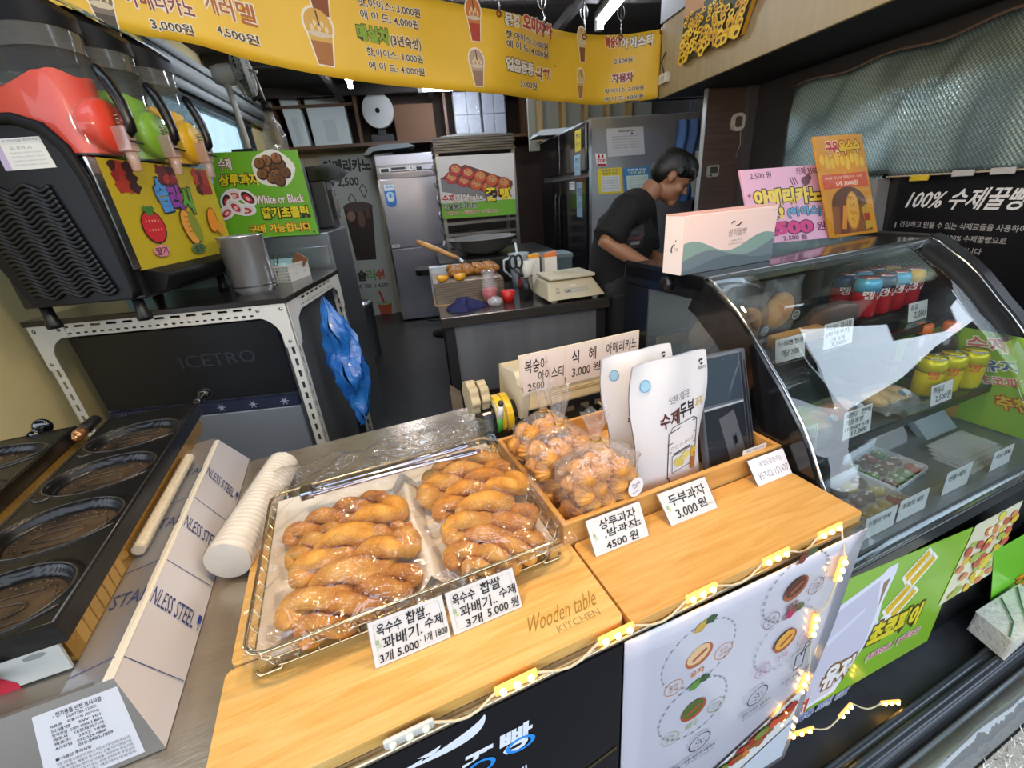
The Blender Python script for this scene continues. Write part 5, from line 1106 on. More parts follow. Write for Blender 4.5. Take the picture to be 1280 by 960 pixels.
# blue plastic bag hanging on the rack side
pb = px(385, 400, -.50); mb = MB(); HB = Vector((-.505, 2.02, 1.145))
def bagf(s):
    def fn(u, v):
        w_ = .012+.12*v**.8*(1+.10*math.sin(v*13)); d = .07*math.sin(math.pi*v)**.8*math.sin(math.pi*u)**.6+.002; k = min(1, v*3)
        cr = .012*math.sin(v*21+u*13)+.010*abs(math.sin(u*17-v*9+s))+.007*math.sin(u*31+v*27)
        return Vector((HB.x+.03+.05*v+s*d+k*cr, HB.y+.05+(u-.5)*2*w_+.02*v+k*.014*math.sin(v*17+u*6), HB.z-.60*v-.03*abs(math.sin(u*9))*v))
    return fn
for s in (-1, 1): mb.grid(bagf(s), 28, 50, smooth=False)
solo('plastic_bag', 'blue plastic bag hanging from the right side of the white rack', 'bag', mb, M('#2f7fd0', .25, bump=.5, bscale=18, coat=.4, h2='#1d5cae', nscale=9), tuple(HB), 'W')
# green sign on the steel cabinet behind
t = T('steel_cabinet', 'stainless steel cabinet behind the white rack carrying the green board', 'cabinet', (-.78, 2.9, 0), 'W')
mb = MB(); mb.box(-1.25, 2.68, 0.0, -.50, 3.35, 1.39); t.part('body', mb, M('#8f9496', .28, .85), bev=.006)
mb = MB(); mb.box(-.88, 2.672, .2, -.52, 2.682, 1.32); t.part('door', mb, M('#9fa4a6', .25, .85), bev=.003)
t = T('green_menu_board', 'lime green board advertising strawberry chocolates and walnut-like cookies', 'sign', (-.72, 2.66, 1.39), 'W')
a, b, c_, d = py(262, 191, 2.65), py(371, 187, 2.65), py(399, 293, 2.65), py(276, 299, 2.65)
def draw(p):
    p.text('수제', .08, .06, .22, .20, '#e8e6e8', .03, edge='#8a2430'); p.text('상투과자', .06, .24, .50, .38, '#e9cf22', .04, edge='#2a2a14', ew=.07)
    random.seed(2)
    p.disc(.68, .20, .24, .21, '#f0efe6', 22, 0, .04)
    for k in range(13):
        x, y = .68+.17*math.cos(k*2.4)*(k/13)**.5, .21+.15*math.sin(k*2.4)*(k/13)**.5; p.disc(x, y, .068, .068, '#3a2012', 12, k); p.disc(x-.006, y-.008, .055, .054, ['#8a5a30', '#a06a3a', '#6d4422'][k % 3], 11, k)
        for q in range(3): p.line([(x, y-.045), (x-.03+.03*q, y+.045)], .006, '#4a2c16')
    for k, (x, y) in enumerate(((.20, .48), (.34, .52), (.12, .56), (.10, .68), (.30, .66), (.20, .62))):
        p.disc(x, y, .11, .075, '#f0efee', 14, k*.8); p.disc(x, y, .085, .052, '#3c2226' if k in (1, 2) else '#e6dfe0', 14, k*.8); p.disc(x, y+.01, .06, .035, '#c8303c', 12, k*.8); p.disc(x, y+.012, .03, .018, '#f0c9c6', 10, k*.8)
    p.text('White or Black', .42, .50, .94, .60, '#f4f3f0', .012, edge='#c05a6a', ew=.03); p.text('딸기초콜릿', .46, .64, .96, .78, '#e6d31e', .04, edge='#1f2a10', ew=.07); p.text('구매 가능합니다', .30, .84, .94, .95, '#e9cc2a', .03, edge='#b02a22', ew=.05)
    p.disc(.96, .96, .012, .012, '#23301a', 8)
sign(t, quadsurf(a, b, c_, d), 1.05, .006, M('#6fb52a', .4), draw)
t = T('spray_bottle', 'clear plastic spray bottle with a raised pump on top behind the green board', 'bottle', (-.86, 3.1, 1.39), 'W')
sb = py(347, 185, 3.0)
mb = MB(); mb.lathe([(1e-6, 0), (.055, 0), (.06, .02), (.06, .12), (.045, .17), (.025, .20), (.022, .24)], seg=24, T=Matrix.Translation((sb.x, 3.0, sb.z-.06))); t.part('body', mb, film('spray', (.93, .95, .96), .06, .05, milk=.12))
mb = MB(); mb.lathe([(.028, .24), (.028, .275), (.016, .285), (.008, .29)], seg=16, T=Matrix.Translation((sb.x, 3.0, sb.z-.06))); mb.tube([(sb.x, 3.0, sb.z+.21), (sb.x-.01, 2.99, sb.z+.25), (sb.x-.055, 2.97, sb.z+.23)], .010, 8); t.part('spray_head', mb, M('#1a1a1c', .4))
mb = MB(); mb.tube([(sb.x, 3.0, sb.z+.22), (sb.x-.02, 3.0, sb.z+.36)], .006, 8); mb.tube([(sb.x-.04, 3.0, sb.z+.37), (sb.x, 3.0, sb.z+.36)], .008, 8); t.part('pump_rod', mb, M('#cfd2d3', .3, .5))
mb = MB(); mb.box(-.84, 2.86, 1.391, -.62, 3.08, sb.z-.0605); solo('storage_box', 'grey box on the steel cabinet hidden behind the green board, under the spray bottle', 'box', mb, M('#5d5f60', .5), (-.78, 3.0, 1.39), 'W', bev=.004)
# standing fan clamped to the window frame
t = T('fan', 'white fan with round guard clamped high beside the window', 'fan', (-1.3, 3.6, 1.9), 'W')
fc = py(308, 92, 3.6); fm = py(285, 88, 3.52)
ax = Vector((.95, .25, .08)).normalized(); Xf = Matrix.Translation(fc) @ ax.to_track_quat('Z', 'Y').to_matrix().to_4x4(); FW = M('#cfd0cc', .4)
mb = MB()
for r in (.035, .06, .085, .11, .132): mb.tube([Xf @ Vector((r*math.cos(a), r*math.sin(a), .045*(1-(r/.14)**2))) for a in [2*math.pi*k/32 for k in range(32)]], .0022, 5, closed=True)
for k in range(36):
    a = 2*math.pi*k/36; c, s = math.cos(a), math.sin(a)
    mb.tube([Xf @ Vector((.03*c, .03*s, .043)), Xf @ Vector((.10*c, .10*s, .030)), Xf @ Vector((.142*c, .142*s, 0)), Xf @ Vector((.142*c, .142*s, -.05)), Xf @ Vector((.06*c, .06*s, -.075))], .0016, 4)
t.part('guard', mb, FW)
mb = MB(); mb.lathe([(.140, -.012), (.147, -.012), (.147, .010), (.140, .010)], seg=40, T=Xf, smooth=False); t.part('rim', mb, FW)
for k in range(4):
    mb = MB(); a0 = math.pi/2*k
    mb.grid(lambda u, v: Xf @ Vector(((.02+.105*u)*math.cos(a0+.9*v-.2*u), (.02+.105*u)*math.sin(a0+.9*v-.2*u), -.03+.03*(v-.5)*(1-.3*u))), 8, 6); t.part('blade', mb, M('#b9c4c6', .3))
mb = MB(); mb.lathe([(1e-6, -.20), (.045, -.195), (.058, -.15), (.06, -.085), (.03, -.05), (.025, -.01), (1e-6, .0)], seg=24, T=Xf); t.part('motor', mb, FW)
mb = MB(); st = Xf @ Vector((0, 0, -.13)); mb.tube([st, st+Vector((.015, -.02, -.12)), st+Vector((.03, -.03, -.36)), st+Vector((.03, -.03, -.46))], .018, 10); t.part('stem', mb, FW)
mb = MB(); e = st+Vector((.03, -.03, -.44)); mb.box(e.x-.10, e.y-.03, e.z-.06, e.x+.03, e.y+.03, e.z+.02); mb.box(WX+.02, e.y-.03, e.z-.03, e.x-.09, e.y+.03, e.z); t.part('clamp', mb, M('#222325', .4))
# ---- kitchen units along the left wall, farther back
DK = M('#26282b', .35, .4)
t = T('side_bench', 'dark kitchen bench along the left wall behind the steel cabinet', 'bench', (-1.15, 4.5, 0), 'W')
mb = MB(); mb.box(-1.60, 3.38, .80, -.86, 5.6, .86); t.part('top', mb, M('#4d5052', .3, .7), bev=.004)
mb = MB(); mb.box(-1.58, 3.40, 0, -.90, 5.58, .80); t.part('body', mb, DK)
mb = MB(); mb.box(-.90, 3.42, .05, -.885, 3.46, .8); mb.box(-.90, 4.45, .05, -.885, 4.5, .8); t.part('frame_strip', mb, M('#8d9092', .3, .8))
def machine(name, label, cat, x0, x1, y0, y1, z0, z1, col, extras):
    t = T(name, label, cat, ((x0+x1)/2, (y0+y1)/2, z0), 'W'); mb = MB(); mb.box(x0, y0, z0, x1, y1, z1); t.part('body', mb, col, bev=.012)
    extras(t, x0, x1, y0, y1, z0, z1); return t
def espresso(t, x0, x1, y0, y1, z0, z1):
    mb = MB(); mb.box(x1-.02, y0+.05, z1-.20, x1+.10, y1-.05, z1-.08); t.part('head', mb, M('#1c1d1f', .25), bev=.01)
    for k in range(2):
        y = y0+.15+.25*k; mb = MB(); mb.lathe([(1e-6, 0), (.03, 0), (.034, .03), (.03, .05)], seg=16, T=Matrix.Translation((x1+.05, y, z1-.25))); mb.tube([(x1+.05, y, z1-.23), (x1+.20, y, z1-.25)], .012, 8); t.part('filter_handle', mb, M('#3a3c3e', .25, .7))
    mb = MB(); mb.box(x1-.02, y0+.03, z0, x1+.12, y1-.03, z0+.06); t.part('drip_tray', mb, M('#6d7072', .25, .8), bev=.004)
    mb = MB(); mb.box(x1+.001, y0+.1, z1-.06, x1+.004, y0+.25, z1-.03); t.part('display', mb, M('#5a5f63', .2))
machine('coffee_machine', 'black coffee machine on the dark kitchen bench at the left', 'coffee machine', -1.45, -.98, 4.25, 4.95, .86, 1.28, M('#1e2022', .3), espresso)
def hopper(t, x0, x1, y0, y1, z0, z1):
    mb = MB(); mb.prism([(x0-.02, z1), (x1+.05, z1-.01), (x1+.12, z1+.04), (x1+.06, z1+.085), (x0-.02, z1+.05)], 'y', y0-.02, y1+.02); t.part('lid', mb, M('#141517', .2, coat=.5), bev=.008)
    mb = MB(); mb.box(x1, y0+.04, z0+.05, x1+.02, y1-.04, z1-.06); t.part('door', mb, M('#3d4043', .2, .4), bev=.004)
    mb = MB(); mb.box(x1+.02, y1-.10, z0+.08, x1+.035, y1-.08, z1-.1); t.part('handle', mb, M('#9fa2a4', .2, .9))
machine('oven', 'dark upright oven on the steel cabinet right behind the green board', 'oven', -.80, -.53, 3.12, 3.34, 1.395, 1.68, M('#4a4e52', .3, .5), hopper)
machine('dark_cabinet', 'dark low cabinet on the kitchen bench in front of the coffee machine', 'cabinet', -1.45, -.93, 3.48, 4.05, .865, 1.42, M('#2b2e31', .3, .3), lambda t, x0, x1, y0, y1, z0, z1: (t.part('door', MB().box(x1, y0+.03, z0+.04, x1+.015, y1-.03, z1-.04), M('#33373b', .25, .3), bev=.004), t.part('lid', MB().box(x0-.02, y0-.02, z1, x1+.05, y1+.02, z1+.04), M('#16181a', .3), bev=.006)))
bc = py(458, 400, 4.7); t = T('waste_bin', 'narrow steel waste bin on the floor beside the kitchen bench', 'bin', (-.72, 4.7, 0), 'W')
mb = MB(); mb.lathe([(1e-6, 0), (.10, .0), (.105, .01), (.115, .55), (.118, .56)], seg=28, T=Matrix.Translation((-.72, 4.7, 0))); t.part('body', mb, M('#8f9394', .25, .9))
mb = MB(); mb.lathe([(.12, .56), (.122, .585), (.09, .605), (1e-6, .612)], seg=28, T=Matrix.Translation((-.72, 4.7, 0))); t.part('lid', mb, M('#b3b6b7', .2, .9))
# ================================================================ BACK OF THE KITCHEN (room frame)
# wall shelf with stores
t = T('storage_shelf', 'long wooden shelf high on the back wall loaded with boxes', 'shelf', (0, 6.5, 2.2), 'W')
SW = woodmat('shelf_wood', '#4a3320', '#6b4a2e', (2, 20, 20), .5)
mb = MB(); mb.box(-1.5, 6.25, 2.19, 1.6, 6.68, 2.225); t.part('board', mb, SW)
for x in (-1.5, -.55, .52, 1.55):
    mb = MB(); mb.box(x, 6.28, 2.225, x+.035, 6.68, 2.79); t.part('divider', mb, SW)
Zs = 2.226
FO = M('#d5dfdd', .7, bump=.1, bscale=60)
def crate(name, label, cat, a, bwd, h, d, lean, mat, group=None, notch=True):
    p0 = py(a[0], a[1], 6.35); t = T(name, label, cat, (p0.x+bwd/2, 6.40, Zs), 'W', group=group)
    mb = MB(); R = Matrix.Rotation(lean, 4, 'Y'); mb.box(-bwd/2, -.06, 0, bwd/2, d-.06, h, T=R); b = t.part('body', mb, mat, c='L', bev=.012)
    if notch: mb = MB(); mb.box(-bwd*.14, -.064, .04, bwd*.18, -.058, h*.55, T=R); t.part('recess', mb, M('#c4d0cf', .7), parent=b, c='L')
    return t
crate('foam_box', 'white foam box leaning on another at the left end of the back shelf', 'foam box', (366, 178), .20, .56, .2, -.08, FO, 'white foam boxes on the back shelf')
crate('foam_box', 'larger white foam box, second from the left on the back shelf', 'foam box', (393, 176), .44, .50, .22, -.03, FO, 'white foam boxes on the back shelf')
crate('cardboard_box', 'brown cardboard box on the back shelf right of the film roll', 'cardboard box', (496, 172), .50, .40, .22, 0, M('#6b4a31', .7), None, False)
rc = py(473, 139, 6.38); t = T('film_roll', 'large white film roll standing on a black holder on the back shelf', 'roll', (rc.x, 6.38, Zs), 'W')
Xr = Matrix.Translation(rc) @ Matrix.Rotation(math.pi/2, 4, 'X') @ Matrix.Rotation(-.12, 4, 'Y')
mb = MB(); mb.lathe([(.028, -.02), (.185, -.02), (.19, -.015), (.19, .05), (.185, .055), (.028, .055)], seg=40, T=Xr, smooth=False); t.part('roll', mb, M('#d3d5d2', .45), bev=.003)
mb = MB(); mb.lathe([(1e-6, -.01), (.028, -.01), (.028, .06), (1e-6, .06)], seg=16, T=Xr); t.part('core', mb, M('#0b0b0c', .5))
mb = MB(); mb.box(rc.x-.14, 6.33, Zs, rc.x+.14, 6.50, Zs+.09); mb.box(rc.x-.05, 6.41, Zs+.09, rc.x+.05, 6.47, rc.z-.02); t.part('holder', mb, M('#121213', .5), bev=.004)
for i, (u0, lb) in enumerate(((571, 'wrapped block of white cups on the back shelf, left of two'), (606, 'wrapped block of white cups on the back shelf, right of two'))):
    p0 = py(u0, 170, 6.35); w_ = .33 if i == 0 else .29
    t = T('cup_bundle', lb, 'bundle of cups', (p0.x+w_/2, 6.4, Zs), 'W', group='wrapped cup bundles on the back shelf')
    for a in range(2):
        for b in range(2): mb = MB(); mb.box(p0.x+w_/2*a+.003, 6.33, Zs+.25*b+.002, p0.x+w_/2*(a+1)-.003, 6.52, Zs+.25*(b+1)-.003); t.part('pack', mb, M('#b9bcc2', .6), bev=.008)
    mb = MB()
    mb.grid(lambda u, v: (p0.x-.008+(w_+.016)*u, 6.322, Zs+.02+.58*v+.02*math.sin(u*12)*v), 10, 10); t.part('wrap', mb, film('cupwrap', (.9, .93, .97), .04, .1, milk=.2, bump=.4))
for i in range(3):
    p0 = py(360+15*i, 86, 6.4); mb = MB(); mb.lathe([(1e-6, 0), (.045, 0), (.055, .10), (.05, .13), (1e-6, .135)], seg=18, T=Matrix.Translation((p0.x, 6.4, 2.66)))
    solo('jar', 'small pale jar on the top ledge above the foam boxes, %s of three' % ['left', 'middle', 'right'][i], 'jar', mb, M(['#7d7468', '#5f7a72', '#857b70'][i], .5), (p0.x, 6.4, 2.66), 'W', group='jars on the top ledge')
mb = MB(); mb.box(-1.5, 6.3, 2.63, -.56, 6.68, 2.658); solo('ledge', 'dark ledge near the ceiling above the foam boxes', 'shelf', mb, SW, (-1.0, 6.5, 2.63), 'W')
# fluorescent tubes
def tube_lamp(label, p0, p1):
    p0, p1 = Vector(p0), Vector(p1); t = T('fluorescent_lamp', label, 'ceiling light', tuple((p0+p1)/2), 'W', group='fluorescent tubes under the kitchen ceiling')
    mb = MB(); mb.tube([p0, p1], .019, 12); t.part('tube', mb, M('#e8f0ff', .3, emit=65))
    d = (p1-p0).normalized(); s = d.cross(Vector((0, 0, 1))).normalized(); mb = MB(); q = [p0-s*.035+Vector((0, 0, .03)), p1-s*.035+Vector((0, 0, .03)), p1+s*.035+Vector((0, 0, .03)), p0+s*.035+Vector((0, 0, .03))]
    mb.hexa(q+[v+Vector((0, 0, .05)) for v in q]); t.part('housing', mb, M('#9a9b9c', .4)); mb = MB()
    for e in (p0, p1): mb.box(e.x-.025, e.y-.025, e.z-.03, e.x+.025, e.y+.025, e.z+.04)
    t.part('socket', mb, M('#c2c3c4', .4))
tube_lamp('fluorescent tube running front to back under the kitchen ceiling, left', pz(421, 72, 2.62), pz(438, 107, 2.62))
tube_lamp('fluorescent tube running across under the kitchen ceiling, centre', pz(525, 112, 2.62), pz(597, 110, 2.62))
tube_lamp('fluorescent tube behind the hooks of the yellow banner, right', pz(749, 32, 2.62), pz(790, -18, 2.62))
tube_lamp('fluorescent tube over the kitchen table, hidden behind the yellow banner', Vector((-.1, 3.1, 2.62)), Vector((.9, 3.1, 2.62)))  # extra tube out of sight, added to lift the dim interior
# wall poster with iced coffee
t = T('drink_poster', 'pale wall poster showing a dark iced coffee cup beside the steel freezer', 'poster', (-.78, 6.64, .4), 'W')
a, b, c_, d = py(398, 193, 6.62), py(462, 190, 6.62), py(497, 400, 6.62), py(424, 405, 6.62)
def draw(p):
    p.text('아메리카노', .06, .03, .98, .10, '#1b1c1d', .05); p.text('w 2,500', .10, .125, .70, .18, '#26282a', .03)
    for x, y in ((.52, .25), (.76, .20)): p.line([(x-.07, y-.01), (x, y-.035), (x+.07, y), (x, y+.04), (x-.07, y-.01)], .006, '#3c4042')
    p.poly([(.34, .30), (.88, .28), (.80, .60), (.44, .60)], '#2a1d1a'); p.disc(.61, .29, .28, .03, '#4a3a36', 20); p.disc(.46, .34, .08, .03, '#8b6a58', 10); p.disc(.64, .36, .07, .05, '#6b4a3a', 10); p.disc(.78, .33, .05, .03, '#5a3c30', 10)
    p.text('슬', .42, .66, .58, .73, '#2b2d2e', .04); p.text('러', .58, .66, .74, .73, '#6f9a5a', .04); p.text('쉬', .74, .66, .90, .73, '#b5482f', .04); p.text('3,000  500 → 4,500', .30, .75, .94, .78, '#3a3c3e', .02)
    p.poly([(.70, .88), (.95, .88), (.90, .99), (.74, .99)], '#a8502f'); p.disc(.82, .88, .13, .012, '#8fae8a', 12); p.line([(.82, .88), (.76, .80)], .012, '#b5382f')
sign(t, quadsurf(a, b, c_, d), .33, .004, M('#aab0ac', .5), draw)
# upright steel freezer
t = T('upright_freezer', 'tall stainless steel upright freezer with two doors against the back wall', 'freezer', (-.05, 6.3, 0), 'W')
FS = M('#9fa1ac', .3, .75, noise=.08, nscale=3)
x0, x1, yf = -.41, .33, 6.0
mb = MB(); mb.box(x0, yf+.03, .02, x1, 6.6, 2.06); t.part('body', mb, FS, bev=.006)
mb = MB(); mb.box(x0+.01, yf, 1.87, x1-.01, yf+.03, 2.05); fa = t.part('fascia', mb, FS, bev=.004)
mb = MB(); mb.box(x0+.01, yf-.012, 1.93, x1-.01, yf+.001, 1.945); mb.box(x0+.01, yf-.01, 1.80, x1-.01, yf+.005, 1.85); t.part('ledge', mb, M('#77797f', .3, .8), parent=fa)
p = Print(quadsurf((x0, yf-.001, 1.925), (x1, yf-.001, 1.925), (x1, yf-.001, 1.855), (x0, yf-.001, 1.855)), 10)
for q0, q1, c in ((.06, .22, '#dfe3e6'), (.64, .76, '#dfe3e6')): p.rect(q0, .1, q1, .9, c); p.rect(q0+.015, .25, q1-.015, .8, '#23272c')
p.rect(.25, .15, .48, .5, '#33373c'); p.rect(.54, .1, .60, .9, '#d0d3d6'); p.line([(.55, .3), (.59, .6)], .1, '#555'); p.disc(.57, .3, .012, .12, '#888', 8)
t.part('controls', p.mb, p.mats, parent=fa)
mb = MB(); mb.box(x0+.005, yf-.025, .98, x1-.005, yf+.028, 1.79); ud = t.part('door', mb, FS, bev=.006)
mb = MB(); mb.box(x0+.005, yf-.025, .10, x1-.005, yf+.028, .965); ld = t.part('door', mb, FS, bev=.006)
mb = MB(); mb.box(x0+.0, yf-.035, .98, x0+.02, yf-.01, 1.79); t.part('handle', mb, M('#c9cbd0', .15, 1), parent=ud)
mb = MB(); mb.box(x0+.0, yf-.035, .10, x0+.02, yf-.01, .965); t.part('handle', mb, M('#c9cbd0', .15, 1), parent=ld)
p = Print(quadsurf((x0+.05, yf-.0255, 1.745), (x0+.19, yf-.0255, 1.745), (x0+.19, yf-.0255, 1.47), (x0+.05, yf-.0255, 1.47)), .5)
p.poly(list(reversed(rrect(.02, .02, .98, .98, .3))), '#2f78c0'); p.rect(.08, .04, .92, .30, '#e6eef2'); p.disc(.5, .5, .36, .16, '#bfe0f0', 20); p.text('에너지', .2, .08, .8, .2, '#2f78c0', .02); p.disc(.5, .66, .3, .1, '#f0f4f4', 16); p.text('1', .42, .42, .58, .58, '#2f78c0', .03)
t.part('energy_label', p.mb, p.mats, parent=ud)
p = Print(quadsurf((x0+.03, yf-.0255, 1.03), (x0+.13, yf-.0255, 1.03), (x0+.13, yf-.0255, .99), (x0+.03, yf-.0255, .99)), 2); p.rect(0, 0, 1, 1, '#e1e3e4'); p.rect(.2, .3, .8, .7, '#70757a'); t.part('badge', p.mb, p.mats, parent=ud)
mb = MB(); mb.prism([(-.53, 2.065), (-.46, 2.065), (-.40, 2.10), (.02, 2.12), (.10, 2.13), (.02, 2.165), (-.30, 2.165), (-.44, 2.14)], 'y', 5.98, 6.3); solo('tray_stack', 'grey padded tray lying on top of the steel freezer', 'tray', mb, M('#6f7777', .5, .2), (-.2, 6.1, 2.065), 'W', bev=.01)
# stool before the freezer
t = T('stool', 'dark stool with an oval foot ring in front of the steel freezer', 'stool', (.14, 5.2, 0), 'W')
mb = MB(); mb.prism(rrect(-.12, 5.02, .40, 5.40, .12), 'z', .74, .80); t.part('seat', mb, M('#151517', .4), bev=.015)
mb = MB(); mb.tube([(.16, 5.2, .04), (.15, 5.2, .74)], .035, 12); t.part('column', mb, M('#1a1b1d', .3, .5))
mb = MB(); mb.lathe([(1e-6, 0), (.20, .0), (.20, .015), (.05, .05), (1e-6, .05)], seg=28, T=Matrix.Translation((.16, 5.2, 0))); t.part('base', mb, M('#1a1b1d', .3, .5))
mb = MB(); mb.tube([(.06+.13*math.cos(a), 5.1+.09*math.sin(a), .22) for a in [2*math.pi*k/28 for k in range(28)]], .010, 8, closed=True); t.part('foot_ring', mb, M('#2a2b2d', .3, .6))
# tall bakery rack with trays and an advertising board
t = T('bakery_rack', 'steel bakery rack of stacked trays behind the kitchen table', 'rack', (.62, 4.8, 0), 'W')
RM = M('#8a8984', .3, .85)
xa, xb, ya, yb = .26, .98, 4.52, 5.0
for x in (xa, xb):
    for y in (ya, yb): mb = MB(); mb.box(x-.016, y-.016, .08, x+.016, y+.016, 1.90); t.part('post', mb, RM)
for k in range(13):
    z = .22+.105*k; mb = MB(); mb.box(xa, ya-.012, z, xb, yb, z+.006); mb.box(xa, ya-.014, z, xb, ya-.008, z+.026); t.part('shelf_tray', mb, M('#7d7c78', .35, .8, noise=.2, nscale=8))
for k in range(6):
    z = 1.90+.022*k; mb = MB(); mb.box(xa-.03+.006*(k % 2), ya-.03, z, xb+.02-.008*(k % 3), yb, z+.004); mb.box(xa-.03+.006*(k % 2), ya-.034, z, xb+.02-.008*(k % 3), ya-.028, z+.018); t.part('top_tray', mb, M('#55524c', .4, .7))
for k in range(7):
    z = .9+.14*k; mb = MB(); mb.tube([(xa-.02, ya, z), (xa-.045, ya-.01, z+.03), (xa-.05, ya-.01, z+.06), (xa-.03, ya, z+.09)], .014, 8); t.part('bracket', mb, M('#a8abae', .3, .8))
for x in (xa, xb):
    for y in (ya, yb): mb = MB(); mb.lathe([(1e-6, -.012), (.04, -.012), (.04, .012), (1e-6, .012)], seg=16, T=Matrix.Translation((x, y, .04)) @ Matrix.Rotation(math.pi/2, 4, 'Y')); t.part('caster', mb, M('#1c1c1d', .5))
mb = MB(); mb.grid(lambda u, v: (xa+.05+.62*u, ya+.4*v, 2.035+.035*math.sin(math.pi*u)**.5*math.sin(math.pi*v)**.5), 14, 10); mb.box(xa+.05, ya, 2.03, xa+.67, ya+.4, 2.035); solo('flour_bag', 'flat pale sack lying on the topmost tray of the bakery rack', 'sack', mb, M('#9fa3a0', .7), (.6, 4.7, 2.03), 'W')
t = T('bread_board', 'advertising board with a tray of red bean cakes hung on the bakery rack', 'sign', (.62, 4.48, 1.3), 'W')
a, b, c_, d = py(544, 196, 4.46), py(642, 191, 4.46), py(645, 268, 4.46), py(554, 274, 4.46)
def draw(p):
    p.rect(0, .74, 1, 1, '#6aa82e'); p.poly([(.03, .34), (.66, .60), (.66, .72), (.03, .55)], '#77797c'); p.poly([(.03, .34), (.36, .14), (.97, .44), (.97, .52), (.64, .62)], '#5d3a34')
    random.seed(9)
    for r in range(2):
        for k in range(5):
            x = .17+.155*k+.06*r; y = .34+.062*k-.14*r+(.02 if r else 0)
            if x > .96: continue
            c = '#b03238' if k < 2 else '#c0562c'; p.disc(x, y, .085, .10, '#6f221e', 16); p.disc(x, y, .078, .092, c, 16); p.disc(x+.005, y-.015, .055, .055, '#c08a58', 14, .3, .1)
            for q in range(6): p.disc(x+.045*math.cos(q*2.2)*.7, y-.015+.04*math.sin(q*2.2)*.7, .009, .010, '#8a4a2c', 6)
    p.text('수제', .02, .60, .18, .73, '#c23a4a', .04, edge='#f1ece8', ew=.06); p.text('찹쌀cake', .20, .60, .56, .72, '#dfd8d2', .03, edge='#4a3434', ew=.05); p.text('꿀', .60, .53, .74, .75, '#e3cf22', .05, edge='#23230f', ew=.07); p.text('빵', .79, .54, .96, .74, '#e3cf22', .05, edge='#23230f', ew=.07)
    p.text('선물용포장SET', .02, .75, .48, .85, '#44464c', .03, edge='#dfe8d8', ew=.03); p.text('(4개SET / 6개SET / 10개SET)', .03, .88, .74, .95, '#b5404a', .02, edge='#e9eede', ew=.03)
sign(t, quadsurf(a, b, c_, d), 1.25, .005, M('#cfcdca', .45), draw)
# ---- kitchen table
t = T('kitchen_table', 'steel kitchen table with a dark top in the middle of the kitchen', 'table', (.5, 2.5, 0), 'W')
KT = .95
mb = MB(); mb.box(.035, 2.165, KT-.055, .955, 2.95, KT); t.part('top', mb, M('#55514e', .22, .6, noise=.15, nscale=6), bev=.004)
mb = MB(); mb.box(.10, 2.20, .50, .89, 2.205, KT-.055); t.part('apron', mb, M('#a3a4a8', .33, .7, noise=.25, nscale=2, stretch=(3, 1, .3)))
for x in (.05, .89):
    for y in (2.19, 2.88): mb = MB(); mb.box(x, y, 0, x+.05, y+.05, KT-.055); t.part('leg', mb, M('#3f3e40', .35, .6))
mb = MB(); mb.box(.06, 2.2, .14, .93, 2.92, .17); t.part('lower_shelf', mb, M('#3f3e40', .35, .6))
mb = MB(); mb.box(.12, 2.27, .171, .46, 2.6, .45); solo('brown_carton', 'brown carton with white scribble on the lower shelf of the kitchen table', 'carton', mb, M('#5a4436', .6), (.29, 2.4, .171), 'W', bev=.004)
mb = MB(); mb.prism([(.02, .0), (.075, .02), (.085, .55), (.03, .60)], 'y', 2.05, 2.13); solo('paper_bag', 'pale folded paper bag on the floor at the left leg of the kitchen table', 'bag', mb, M('#8f7f6a', .6, bump=.3, bscale=14), (.05, 2.09, 0), 'W', bev=.01)
# stack of baking trays with rolls
ts = Vector((.30, 2.58, KT))
t = T('baking_tray_stack', 'stack of thin baking trays with golden rolls on the kitchen table', 'tray stack', tuple(ts), 'W', .03)
for k in range(18):
    z = KT+.004+.0068*k; mb = MB(); j = .003*math.sin(k*2.1); mb.box(.035+j, 2.47, z, .43+j, 2.85, z+.0016); mb.box(.035+j, 2.467, z, .43+j, 2.471, z+.0052); mb.box(.033+j, 2.47, z, .036+j, 2.85, z+.0052); t.part('baking_tray', mb, M('#a29484' if k % 2 else '#8a7a68', .35, .6))
mb = MB(); mb.box(.02, 2.462, KT, .44, 2.86, KT+.004); t.part('wood_base', mb, woodmat('tray_wood', '#c99a5c', '#e2bb80'))
TZ = KT+.004+.0068*18
rnd = random.Random(8); k = 0
ROLL = M('#c98a2c', .35, noise=.35, nscale=30, h2='#8a4f16', coat=.3)
rm = MB(); rm.ball((0, 0, .022), .036, sx=1.5, sy=.95, sz=.75, seg=16, rings=10)
for q in (-1, 0, 1): rm.tube([(-.02+.02*q-.012, -.028, .032), (-.02+.02*q+.005, 0, .050), (-.02+.02*q+.018, .028, .034)], .006, 6)
rproto = None
for i in range(4):
    for j in range(3):
        lb = 'golden glazed roll on the topmost baking tray of the stack'
        if rproto is None: rproto = meshobj('bread_roll', rm, ROLL); o = rproto
        else: o = dup(rproto)
        o.matrix_world = Matrix.Translation((.175+.075*i, 2.66+.075*j, TZ)) @ Matrix.Rotation(.5+rnd.uniform(-.3, .3), 4, 'Z'); put(o, lb, 'roll', 'golden rolls on the stacked baking trays')
ORG = M('#e0a020', .4)
def ycup(x, y, z, lb):
    mb = MB(); mb.lathe([(1e-6, .0), (.026, .0), (.038, .030), (.036, .030), (.024, .004), (1e-6, .004)], seg=18, T=Matrix.Translation((x, y, z)), star=.03, nst=9); solo('paper_mould', lb, 'baking cup', mb, ORG, (x, y, z), 'W')
ycup(.085, 2.52, TZ, 'yellow baking cup at the left corner of the tray stack'); ycup(.185, 2.515, TZ, 'yellow baking cup next to the golden rolls on the tray stack')
